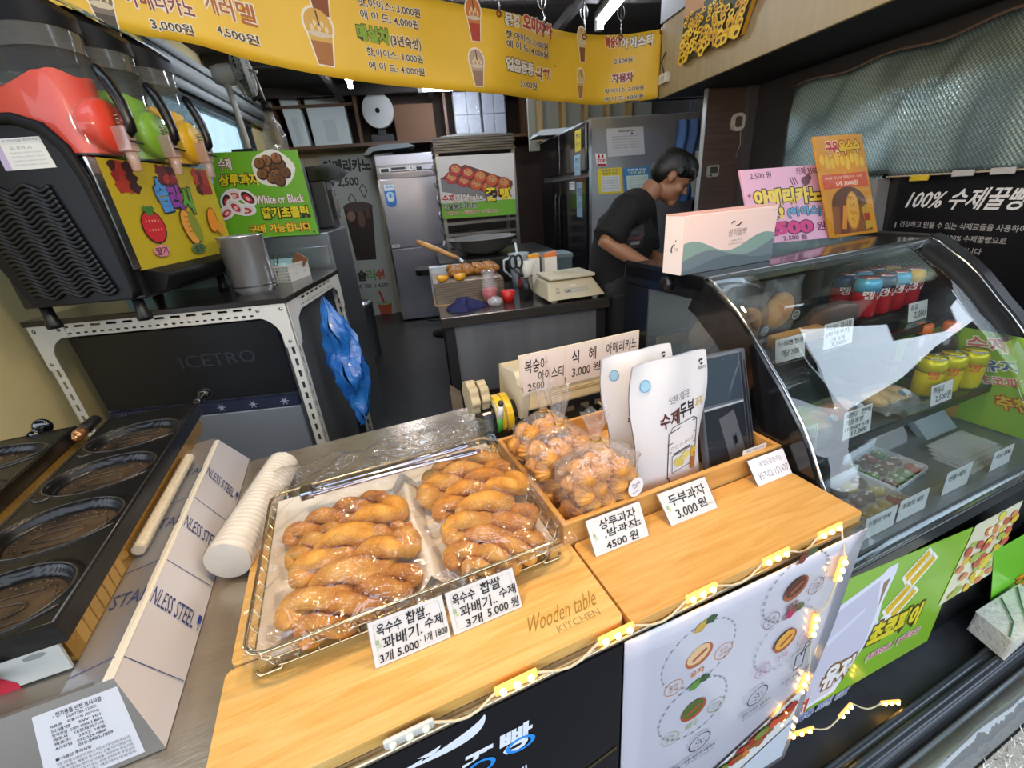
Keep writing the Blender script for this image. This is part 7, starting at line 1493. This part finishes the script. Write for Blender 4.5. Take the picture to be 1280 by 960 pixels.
def draw(p):
    p.text('구운', .22, .05, .48, .18, '#c2304a', .05, edge='#f0d8a0'); p.text('옥수수', .48, .05, .92, .18, '#e8b822', .05, edge='#6a3a12')
    p.rect(.04, .20, .96, .46, '#e0962a')
    for k in range(9): p.disc(.10+.10*k, .22+.02*(k % 3), .045, .05+.02*(k % 2), '#ecc03a', 10)
    p.rect(.04, .36, .96, .50, '#d5552f'); p.text('100% 국내산 찰옥수수 사용', .1, .38, .85, .41, '#f2dcc0', 0); p.text('1개 3000원', .30, .43, .74, .48, '#f6e4c8', .02)
    p.disc(.5, .68, .36, .19, '#5a3418', 22); p.poly([(.14, .68), (.86, .68), (.90, .97), (.10, .97)], '#8a4f1e'); p.poly([(.30, .60), (.38, .55), (.42, .97), (.22, .97)], '#6b2f18')
    p.disc(.54, .74, .14, .20, '#c9821c', 20, .1); p.disc(.54, .74, .12, .18, '#dba030', 20, .1)
    for k in range(14): p.disc(.50+.03*(k % 4), .60+.075*(k//4)+.02*(k % 2), .012, .012, '#8a5a18', 6)
    p.line([(.30, .92), (.40, .68)], .05, '#d98a2a'); p.poly([(.72, .72), (.86, .68), (.90, .93), (.76, .95)], '#c9a02c'); p.rect(.75, .78, .87, .86, '#b03a26')
sign(t, quadsurf(a, b, c_, d), .55, .004, M('#d9931f', .4), draw)
fn = quadsurf(a, b, c_, d); mb = MB(); mb.sheetbox(lambda u, v: (fn(-.03+u*1.06, -.02+v*1.04)[0]+fn(0, 0)[1]*.006, fn(0, 0)[1]), 1, 1, .003); t.part('acrylic', mb, film('acr2', (.98, .98, .97), .01, .03, fres=.15))
mb = MB(); mb.prism([(1.06, 1.2685), (1.13, 1.2685), (1.055, 1.45)], 'x', 1.70, 1.73); t.part('back_strut', mb, ACR)
# insulating foil sheet on the right wall
t = T('foil_sheet', 'shimmering silver insulation foil hung along the right wall', 'foil', (2.06, 1.5, 1.44), 'W')
m = bpy.data.materials.new('foil'); m.use_nodes = True; n = m.node_tree; b = n.nodes['Principled BSDF']; b.inputs['Base Color'].default_value = (.62, .80, .80, 1); b.inputs['Metallic'].default_value = .85; b.inputs['Roughness'].default_value = .30
tcn = n.nodes.new('ShaderNodeTexCoord'); mpn = n.nodes.new('ShaderNodeMapping'); mpn.inputs['Rotation'].default_value = (math.radians(38), 0, 0); wv = n.nodes.new('ShaderNodeTexVoronoi'); wv.inputs['Scale'].default_value = 85; wv.inputs['Randomness'].default_value = 0
bp = n.nodes.new('ShaderNodeBump'); bp.inputs['Strength'].default_value = .45; bp.inputs['Distance'].default_value = .004
rr = n.nodes.new('ShaderNodeValToRGB'); rr.color_ramp.elements[0].color = (.56, .74, .74, 1); rr.color_ramp.elements[1].color = (.22, .32, .34, 1); rr.color_ramp.elements[0].position = .30; rr.color_ramp.elements[1].position = .62
n.links.new(tcn.outputs['Object'], mpn.inputs[0]); n.links.new(mpn.outputs[0], wv.inputs['Vector']); n.links.new(wv.outputs['Distance'], bp.inputs['Height']); n.links.new(wv.outputs['Distance'], rr.inputs[0]); n.links.new(rr.outputs[0], b.inputs['Base Color']); n.links.new(bp.outputs[0], b.inputs['Normal'])
def foil(u, v):
    y = 2.35-1.30*u; zt = 1.905+.035*u+.01*math.sin(u*20); zb_ = 1.46 if u < .49 else 1.447
    z = zt+(zb_-zt)*v
    return Vector((2.07-.006*math.sin(u*9+v*3)-.004*math.sin(v*5+u*11)-.012*v*math.sin(u*4)-.0015*math.sin(u*43), y, z)), Vector((-1, 0, 0))
mb = MB(); mb.sheetbox(foil, 80, 24, .002); fs_ = t.part('sheet', mb, m)
mb = MB(); mb.tube([foil(k/24, .005)[0]+Vector((-.008, 0, .004)) for k in range(25)], .006, 6); t.part('top_batten', mb, M('#6a5a4e', .4))
mb = MB(); mb.tube([foil(.49+.51*k/14, .998)[0]+Vector((-.004, 0, -.002)) for k in range(15)], .004, 6); t.part('hem', mb, M('#b9a58c', .4))
mb = MB(); mb.sheetbox(lambda u, v: (Vector((2.068+.006*math.sin(u*7), 2.35-.60*u-.02*v*u, 1.46-.30*v)), Vector((-1, 0, 0))), 12, 6, .002); t.part('lower_flap', mb, m)
mb = MB(); mb.prism([(1.70, 1.16), (1.775, 1.16), (1.80, 1.44), (1.73, 1.44)], 'x', 2.03, 2.095); solo('wall_post', 'pale grey post under the foil beside the black poster', 'post', mb, M('#8c8886', .5), (2.06, 1.74, 1.16), 'W', bev=.004)
mb = MB(); mb.box(2.04, 1.60, 1.415, 2.05, 1.70, 1.445); 
for i, (u0, v0, c) in enumerate(((1150, 222, '#d8b82c'), (1205, 216, '#b9b4ae'), (1255, 213, '#b9b4ae'))):
    q = px(u0, v0, 2.045); mb = MB(); mb.box(2.035, q.y-.035, q.z-.012, 2.047, q.y+.035, q.z+.010); solo('clip', 'small clip under the lower edge of the foil, %s' % ['yellow, left of three', 'grey, middle of three', 'grey, right of three'][i], 'clip', mb, M(c, .4), tuple(q), 'W', group='clips under the foil edge', bev=.003)
t = T('black_poster', 'black wall poster with white Hangul lettering and split bun pictures', 'poster', (2.09, 1.2, .9), 'W')
def draw(p):
    p.text('100% 수제꿀빵', .06, .10, .44, .26, '#e6e3df', .02, slant=.3)
    for k, s in enumerate(('건강하고 믿을 수 있는 식재료들을 사용하여', '만들어지는 100% 수제꿀빵으로', '기쁨을 선물합니다')): p.text(s, [.05, .12, .17][k], .36+.09*k, [.46, .42, .36][k], .41+.09*k, '#b9b5b2', .01)
    p.rect(.03, .37, .035, .42, '#b9b5b2')
    p.disc(.59, .42, .05, .14, '#7a2530', 18); p.disc(.59, .60, .05, .12, '#5a2a18', 18); p.disc(.585, .585, .04, .09, '#d8c29a', 16); p.disc(.59, .80, .05, .12, '#6a3418', 18); p.disc(.595, .79, .035, .08, '#caa070', 14)
fnb = quadsurf((2.092, 1.685, 1.440), (2.092, 1.02, 1.440), (2.092, 1.02, .95), (2.092, 1.685, .95))
sign(t, fnb, 1.36, .005, M('#121216', .35, coat=.2), None, 'sheet'); p = Print(lambda u, v: fnb(u*1.6, v), 2.17); draw(p); t.part('print', p.mb, p.mats, parent=t.o.children[0])
# fascia: sunflower picture and grey panel, small switch
t = T('sunflower_picture', 'canvas picture of a sunflower field hung tilted on the beige fascia', 'picture', (1.58, 2.3, 2.05), 'W')
a, b, c_, d = px(878, -30, 1.575), px(952, -75, 1.565), px(925, 46, 1.575), px(850, 80, 1.575)
a, b, c_, d = Vector((1.535, 2.58, 2.44)), Vector((1.53, 1.93, 2.44)), px(926, 44, 1.578), px(850, 79, 1.578)
def draw(p):
    p.rect(0, 0, 1, .45, '#c9a24a'); p.disc(.55, .30, .5, .22, '#e0c032', 20); p.rect(0, .40, 1, 1, '#3f4530'); random.seed(11)
    p.rect(0, .22, .30, .45, '#b5814a')
    for k in range(120):
        y = .42+.56*((k+1)/120)**1.0; x = random.random()*.94+.03; r = .016+.055*(y-.40)
        p.disc(x, y, r*1.3, r*1.3, random.choice(['#dcae22', '#e6c233', '#c9951c']), 11, random.random(), .14); p.disc(x, y, r*.6, r*.6, '#4a2c14', 8)
sign(t, quadsurf(a, b, c_, d), 1.3, .02, M('#c08a24', .5), draw, 'canvas')
q = px(832, 98, 1.598); mb = MB(); mb.box(1.575, q.y-.045, q.z-.025, 1.599, q.y+.045, q.z+.025); mb.box(1.570, q.y-.02, q.z-.012, 1.576, q.y+.012, q.z+.012, 1); mb.tube([(1.585, q.y, q.z+.025), (1.580, q.y+.03, q.z+.09), (1.585, q.y-.01, q.z+.13)], .005, 6, 2); solo('wall_switch', 'small cream switch at the left end of the beige fascia', 'switch', mb, [M('#d8d2c2', .4), M('#bdb6a4', .4), M('#1c1a18', .4)], tuple(q), 'W', bev=.003)
# ---- front of the display case: green posters
def posterq(name, label, a, b, c_, d, col, draw, asp): 
    t = T(name, label, 'poster', tuple((Vector(c_)+Vector(d))/2), 'C'); sign(t, quadsurf(a, b, c_, d), asp, .0015, M(col, .35, coat=.3), draw, 'sheet', nu=1); return t
def draw(p):
    p.poly([(.03, .20), (.34, .07), (.36, .04), (.43, .03), (.44, .10), (.42, .30), (.45, .52), (.30, .95), (.02, .98)], '#e9e6ee'); p.poly([(.05, .24), (.34, .11), (.40, .36), (.40, .62), (.26, .92), (.04, .94)], '#cdc7d6'); p.poly([(.10, .42), (.30, .28), (.305, .31), (.12, .46)], '#dedae6'); p.poly([(.37, .14), (.41, .12), (.40, .33)], '#9a7a62')
    for (x, y) in ((.60, .10), (.66, .16), (.54, .32), (.60, .38), (.50, .44)):
        p.poly([(x-.095, y+.07), (x+.05, y-.09), (x+.10, y-.03), (x-.04, y+.15)], '#f3efe8')
    for (x, y) in ((.60, .10), (.66, .16), (.54, .32), (.60, .38)):
        p.poly([(x-.075, y+.065), (x+.045, y-.07), (x+.08, y-.03), (x-.04, y+.12)], '#e8bb1e'); p.line([(x-.03, y+.05), (x+.05, y-.03)], .012, '#c99a14')
    p.text('수제', .01, .86, .13, .98, '#c9443a', .05, edge='#f6f0ea', rot=-.0); p.text('유자', .18, .66, .38, .86, '#ece6e2', .06, edge='#8a5a2a', ew=.08, rot=.05); p.text('초코파이', .42, .48, .80, .68, '#e3cf1c', .06, edge='#5a4a10', ew=.08, rot=.05)
    p.text('선물용 포장 SET', .04, .985, .42, 1.06, '#6a74b0', .04, edge='#eef2e2', ew=.04); p.text('(4개SET) / (6개SET)', .46, .74, .86, .82, '#c24a5a', .03, edge='#f2efe6', ew=.05)
posterq('green_poster', 'green poster of a white carrying box and yellow citron pies on the case front', cy(1040, 733, .374), cy(1217, 659, .374), cy(1159, 801, .374), cy(976, 908, .374), '#8fc02c', draw, 1.5)
def draw2(p):
    random.seed(5)
    for k in range(60): p.disc(random.random()*.9+.05, random.random()*.9+.05, .09, .05, random.choice(['#e8d04a', '#e0b83a', '#d98a5a', '#f0e4b0', '#c9604a', '#a8b85a']), 8, random.random(), .1)
posterq('food_poster', 'narrow poster with yellow and red food pictures on the case front', cy(1221, 657, .371), cy(1279, 626, .371), cy(1238, 717, .371), cy(1174, 757, .371), '#efe7c2', draw2, .8)
def draw3(p): p.text('꿀빵', .3, .55, .8, .75, '#e3a01c', .05, edge='#7a3a10', rot=-.3)
posterq('green_poster', 'bright green poster at the far right end of the case front', cy(1243, 690, .368), cy(1330, 640, .368), cy(1330, 720, .368), cy(1238, 762, .368), '#7fd02a', draw3, 1.0)
t = T('chest_freezer', 'low black chest freezer standing right of the display case behind the bright green poster', 'freezer', (2.25, .7, 0), 'C')
mb = MB(); mb.box(1.905, .375, .04, 2.65, 1.05, .60); t.part('body', mb, M('#161618', .4), bev=.006)
mb = MB(); mb.box(1.90, .37, .60, 2.655, 1.06, .64); t.part('lid', mb, M('#2a2b2d', .3), bev=.006)
mb = MB(); mb.box(1.93, .42, 0, 2.62, 1.0, .04); t.part('plinth', mb, M('#0d0d0e', .5))
# threshold rail, drain trough, block and ground outside
def strip(name, label, cat, prof, x0, x1, mat, kind=None):
    mb = MB(); mb.prism(prof, 'x', x0, x1); o = solo(name, label, cat, mb, mat, ((x0+x1)/2, prof[0][0], 0), 'C', bev=.004)
    return o
strip('threshold_rail', 'dark ribbed metal threshold rail on the ground before the case', 'rail', [(.305, -.009), (.305, .045), (.295, .05), (.290, .040), (.280, .040), (.275, .05), (.262, .05), (.257, .038), (.247, .038), (.24, .03), (.235, -.009)], .45, 2.6, M('#45464a', .28, .6))
strip('floor_strip', 'flat dark strip of ground between case and threshold rail', 'floor strip', [(.44, -.009), (.44, .012), (.306, .012), (.306, -.009)], .40, 2.6, M('#343437', .45, noise=.2, nscale=20))
t = T('clear_sheet_roll', 'rolled clear plastic weather sheet lying on the ground along the rail', 'plastic sheet', (1.4, .14, 0), 'C')
mb = MB(); mb.grid(lambda u, v: (.55+2.1*u, .222-.072*v, .003+.038*math.sin(math.pi*v)**.8+.002*math.sin(u*30+v*8)*math.sin(math.pi*v)), 40, 14); t.part('sheet', mb, film('pvc', (.82, .83, .84), .12, .06, milk=.22, milkcol=(.72, .72, .72), bump=.3, bscale=6))
mb = MB(); mb.tube([(.55, .224, .004), (2.65, .224, .004)], .006, 8); t.part('hem', mb, M('#7f868c', .25, .3))
mb = MB(); bq = [(1.66, .255), (1.93, .265), (1.95, .355), (1.69, .36)]
mb.prism(bq, 'z', .052, .135); solo('stone_block', 'rough whitish block resting on the rail at the right', 'block', mb, M('#cfc9bb', .8, noise=.2, nscale=18, bump=.6, bscale=70), (1.8, .35, .052), 'C', bev=.008)
mb = MB(); mb.tube([(1.67, .27, .138), (1.74, .29, .139), (1.82, .35, .138)], .002, 6); mb.tube([(1.76, .262, .138), (1.86, .32, .139), (1.92, .35, .138)], .002, 6); solo('green_wire', 'thin green wire lying across the whitish block', 'wire', mb, M('#2f6a52', .4), (1.75, .35, .137), 'C')
# gravel-like doormat turf outside
rnd = random.Random(12); mb = MB()
mb.box(.80, -.45, -.009, 2.1, .145, -.004, 1)
for k in range(15000):
    x = rnd.uniform(.80, 2.08); y = rnd.uniform(-.44, .142); a = rnd.uniform(0, 6.28); l = rnd.uniform(.006, .016); z = rnd.uniform(.003, .016); w_ = .0016
    d = Vector((math.cos(a)*l, math.sin(a)*l, z)); s = Vector((-math.sin(a)*w_, math.cos(a)*w_, 0)); q = Vector((x, y, -.006)); mb.add([q-s, q+s, q+d+s*.4, q+d-s*.4], [(0, 1, 2, 3)], rnd.choice((0, 0, 1, 2, 2, 3)))
o = solo('matting', 'shaggy grey fibre matting on the ground outside the rail', 'matting', mb, [M('#d9d4cb', .8), M('#a9a49c', .8), M('#efebe4', .8), M('#6f6a64', .8)], (1.4, -.2, -.008), 'C'); o['kind'] = 'stuff'
# ---- string of warm lights along the counter edge and down the poster
t = T('string_lights', 'string of warm LED modules running along the boards and down the poster edge', 'string lights', (.6, .37, .86), 'C')
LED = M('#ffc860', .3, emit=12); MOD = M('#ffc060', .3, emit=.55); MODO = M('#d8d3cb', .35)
mods = []
ZE = .864
for xm, lit in ((-.045, 0), (.108, 1), (.278, 1), (.448, 1), (.622, 1), (.765, 1)): mods.append(((xm-.033, .3695, ZE), (xm+.033, .369, ZE+.001), lit))
def cyp(u, v, y): return tuple(cy(u, v, y))
for (u0, v0, u1, v1) in ((1057, 697, 1047, 727), (1022, 768, 1015, 797), (1010, 842, 1000, 868), (982, 885, 974, 908), (985, 922, 1017, 912), (1050, 898, 1066, 880)):
    mods.append((cyp(u0, v0, .345), cyp(u1, v1, .345), 1))
mods.append((tuple(cz(1102, 880, .05)), tuple(cz(1126, 878, .05)), 1))
for i, (a, b, lit) in enumerate(mods):
    a, b = Vector(a), Vector(b); d = (b-a); L = max(.03, d.length); d.normalize(); up = Vector((0, 1, 0)); s = d.cross(up).normalized(); n_ = Vector((0, -1, 0))
    mb = MB(); q = [a-s*.008, a+d*L-s*.008, a+d*L+s*.008, a+s*.008]; mb.hexa([v-n_*.006 for v in q]+[v for v in q]); mo = t.part('led_module', mb, MOD if lit else MODO, bev=.002)
    mb = MB()
    for k in range(3): mb.ball(tuple(a+d*L*(.17+.33*k)+n_*.001), .0055, seg=10, rings=6)
    t.part('led', mb, LED if lit else M('#efe6d0', .2), parent=mo)
path = []
for i, (a0, b0, _) in enumerate(mods):
    a0, b0 = Vector(a0)+Vector((0, .002, 0)), Vector(b0)+Vector((0, .002, 0)); path += [a0, b0]
    if i+1 < len(mods): a1 = Vector(mods[i+1][0]); mid = (b0+a1)/2+Vector((0, -.004, -.010-.05*(b0-a1).length)); path += [b0.lerp(mid, .6)+Vector((0, 0, -.004)), mid, mid.lerp(a1, .4)+Vector((0, 0, -.004))]
mb = MB(); mb.tube(path, .0022, 6); t.part('cable', mb, M('#d9c7a4', .4))
# ================================================================ THE PERSON (room frame)
def blob(name, mb, mat, th, voxel=.006, smooth=6, parent=None):
    o = th.part(name, mb, mat, parent=parent); r = o.modifiers.new('remesh', 'REMESH'); r.mode = 'VOXEL'; r.voxel_size = voxel; r.use_smooth_shade = True
    s = o.modifiers.new('smooth', 'SMOOTH'); s.factor = .5; s.iterations = smooth
    return o
SKIN = M('#8d6248', .5, sss=.1); HAIR = M('#040303', .5, bump=.3, bscale=120, stretch=(1, 1, .2)); SHIRT = M('#040405', .85, bump=.35, bscale=9); APR = M('#0c0c0e', .6)
PY = 2.30
t = T('person', 'person with short black hair and black T-shirt stooping over the work behind the case', 'person', (1.10, PY, 0), 'W')
def P3(u, v, dy=0): return py(u, v, PY+dy)
hd = P3(838, 222)                       # middle of the head
fx = Vector((.78, -.28, -.56)).normalized()    # where the face looks
upv = Vector((.50, -.10, .86)); upv = (upv-fx*upv.dot(fx)).normalized(); sd_ = fx.cross(upv).normalized()
H = Matrix((fx, sd_, upv)).transposed().to_4x4(); H.translation = hd
nk0, nk1 = P3(797, 262), hd + H.to_3x3() @ Vector((-.045, 0, -.075))
pel = Vector((1.06, PY+.06, .98)); chest = P3(785, 285, .02); shn, shf = P3(783, 262, -.16), P3(803, 262, .20)
eln, wrn = P3(757, 303, -.22), P3(812, 334, -.32); elf, wrf = P3(808, 318, .14), P3(838, 330, -.10)
mb = MB()
mb.ball((0, 0, .025), .085, sx=1.12, sy=.90, sz=1.06, seg=24, rings=16, T=H); mb.ball((.030, 0, -.045), .062, sx=1.05, sy=.92, sz=1.1, seg=20, rings=12, T=H)
mb.ball((.078, 0, -.098), .024, sx=1, sy=1.1, sz=.9, T=H)                                           # chin
mb.tube([H @ Vector((.090, 0, .012)), H @ Vector((.108, 0, -.018)), H @ Vector((.114, 0, -.034))], [.009, .012, .014], 10)   # nose
mb.ball((.086, 0, .022), .018, sy=2.6, sz=.6, T=H); mb.ball((.092, 0, -.062), .012, sy=1.8, sz=.6, T=H); mb.ball((.090, 0, -.075), .011, sy=1.6, sz=.6, T=H)     # brow, lips
for s in (-1, 1): mb.ball((-.008, s*.082, -.008), .026, sx=.8, sy=.35, sz=1.25, T=H); mb.ball((.080, s*.030, .006), .011, sz=.6, T=H); mb.ball((.062, s*.045, -.03), .025, T=H)
mb.tube([nk0, nk0.lerp(nk1, .5), nk1], [.062, .055, .058], 16)
mb.tube([pel, pel.lerp(chest, .5), chest, nk0], [.13, .14, .145, .065], 18)
def arm(sh, el, wr):
    mb.tube([sh, sh.lerp(el, .5), el, el.lerp(wr, .35), wr], [.056, .050, .042, .040, .029], 14)
    d = (wr-el).normalized(); sp = d.cross(Vector((0, 0, 1))).normalized(); pal = wr+d*.045+Vector((0, 0, -.008)); mb.tube([wr, pal, pal+d*.035], [.028, .036, .034], 12, flat=.55)
    for k in range(4):
        b = pal+d*.045+sp*(.024-.016*k); l = (.062, .072, .068, .052)[k]
        mb.tube([b-d*.02, b+d*l*.45+Vector((0, 0, -.006)), b+d*l*.75+Vector((0, 0, -.022)), b+d*l*.85+Vector((0, 0, -.042))], [.010, .009, .0085, .007], 8)
    b = pal-d*.012+sp*.034; mb.tube([b-sp*.01, b+sp*.022+d*.02, b+sp*.022+d*.05+Vector((0, 0, -.02))], [.012, .010, .008], 8)
arm(shn, eln, wrn); arm(shf, elf, wrf)
for s in (-1, 1):
    hp = pel+Vector((0, s*.09, -.02)); mb.tube([hp, Vector((1.10, PY+.06+s*.11, .52)), Vector((1.07, PY+.06+s*.12, .10))], [.09, .065, .045], 14); mb.tube([Vector((1.05, PY+.06+s*.12, .045)), Vector((1.22, PY+.04+s*.13, .035))], [.045, .035], 12)
body = blob('body', mb, SKIN, t, .007, 5)
# hair: cap swept over the crown, short at the nape
mb = MB(); mb.ball((-.012, 0, .050), .092, sx=1.15, sy=.96, sz=.98, seg=24, rings=16, T=H); mb.ball((-.045, 0, .022), .080, sx=.95, sy=.98, sz=1.0, seg=20, rings=12, T=H)
mb.ball((.055, 0, .080), .050, sx=1.1, sy=1.35, sz=.8, seg=18, rings=10, T=H)
mb.ball((.078, 0, .062), .036, sx=.75, sy=1.75, sz=.8, seg=18, rings=10, T=H); mb.ball((.02, 0, .092), .07, sx=1.2, sy=1.0, sz=.7, seg=18, rings=10, T=H)
for k in range(7): a = (k-3)*.020; mb.tube([H @ Vector((.070, a, .082)), H @ Vector((.098, a, .060)), H @ Vector((.100, a*1.05, .038-.007*(k % 2)))], [.014, .011, .005], 8)
for s in (-1, 1): mb.tube([H @ Vector((.02, s*.082, .05)), H @ Vector((.018, s*.086, .015))], [.016, .008], 8)
blob('hair', mb, HAIR, t, .006, 3)
# eyes and brows
for s in (-1, 1):
    mb = MB(); mb.ball((.086, s*.031, .004), .0075, seg=10, rings=8, T=H); t.part('eye', mb, M('#15110f', .2)); mb = MB(); mb.tube([H @ Vector((.099, s*.014, .026)), H @ Vector((.096, s*.032, .031)), H @ Vector((.084, s*.048, .024))], [.003, .004, .003], 6); t.part('eyebrow', mb, HAIR)
# shirt and apron
mb = MB(); up1 = chest+Vector((0, 0, 0))
mb.tube([pel+Vector((0, 0, -.02)), pel.lerp(chest, .5)+Vector((-.01, 0, 0)), chest, chest.lerp(nk0, .55), nk0.lerp(chest, .12)], [.155, .165, .172, .135, .082], 22)
mb.tube([shn.lerp(shf, -.02), shn.lerp(shf, .5), shn.lerp(shf, 1.02)], [.075, .11, .075], 18)
for sh, el in ((shn, eln), (shf, elf)): mb.tube([sh.lerp(chest, .25), sh, sh.lerp(el, .5), sh.lerp(el, .93)], [.085, .080, .078, .082], 18)
mb.tube([nk0+Vector((-.01, 0, .0)), nk0.lerp(nk1, .35)], [.078, .072], 18)
shirt = blob('shirt', mb, SHIRT, t, .008, 6)
mb = MB(); mb.tube([pel.lerp(chest, .45)+Vector((.015, -.0, 0)), pel+Vector((0, 0, -.06)), Vector((1.08, PY+.05, .55))], [.165, .165, .125], 22)
blob('apron', mb, APR, t, .010, 6)
mb = MB()
for sgn in (-1, 1): hp = pel+Vector((0, sgn*.09, -.02)); mb.tube([hp, Vector((1.10, PY+.06+sgn*.11, .52)), Vector((1.07, PY+.06+sgn*.12, .07))], [.115, .085, .062], 14)
blob('trousers', mb, M('#0a0a0c', .8), t, .010, 5)
# printed patch on the bib of the apron, laid close over the shirt
cc0 = P3(804, 290, -.22); nrm = Vector((.35, -.94, .0)).normalized(); ux = Vector((.94, .35, .0)); uy = Vector((.10, 0, 1)).normalized()
mb = MB(); mb.grid(lambda u, v: cc0+ux*(u-.5)*.10+uy*(v-.5)*.17, 14, 20)
for i, f in enumerate(mb.f): mb.m[i] = 1 if 5 <= (i//14) <= 6 and 2 <= i % 14 <= 11 else (2 if 2 <= (i//14) <= 3 and 4 <= i % 14 <= 10 else 0)
o = t.part('bib_print', mb, [M('#26262a', .5), M('#5a3038', .6), M('#7b7b80', .6)])
k = o.modifiers.new('wrap', 'SHRINKWRAP'); k.target = shirt; k.wrap_method = 'PROJECT'; k.use_project_z = False; k.use_project_y = True; k.use_positive_direction = True; k.use_negative_direction = True; k.offset = .004
# ================================================================ LAMPS OF THE PLACE
for i, (x, y) in enumerate(((-.15, .62), (.62, .55))):
    t = T('pendant_bulb', ['warm bulb hanging over the doughnut tray', 'warm bulb hanging over the wooden box'][i], 'lamp', (x, y, 2.0), 'C', group='warm bulbs over the counter')
    mb = MB(); mb.ball((x, y, 2.05), .035, seg=16, rings=10); t.part('bulb', mb, M('#ffcf8a', .3, emit=14)); mb = MB(); mb.tube([(x, y, 2.085), (x, y, 2.12)], .018, 10); t.part('socket', mb, M('#222222', .4)); mb = MB(); mb.tube([(x, y, 2.12), (x, y, 2.9)], .004, 6); t.part('flex', mb, M('#151515', .5))
    lamp('bulb_light', 'POINT', MC @ Vector((x, y, 1.99)), 15, (1, .74, .44), .04)
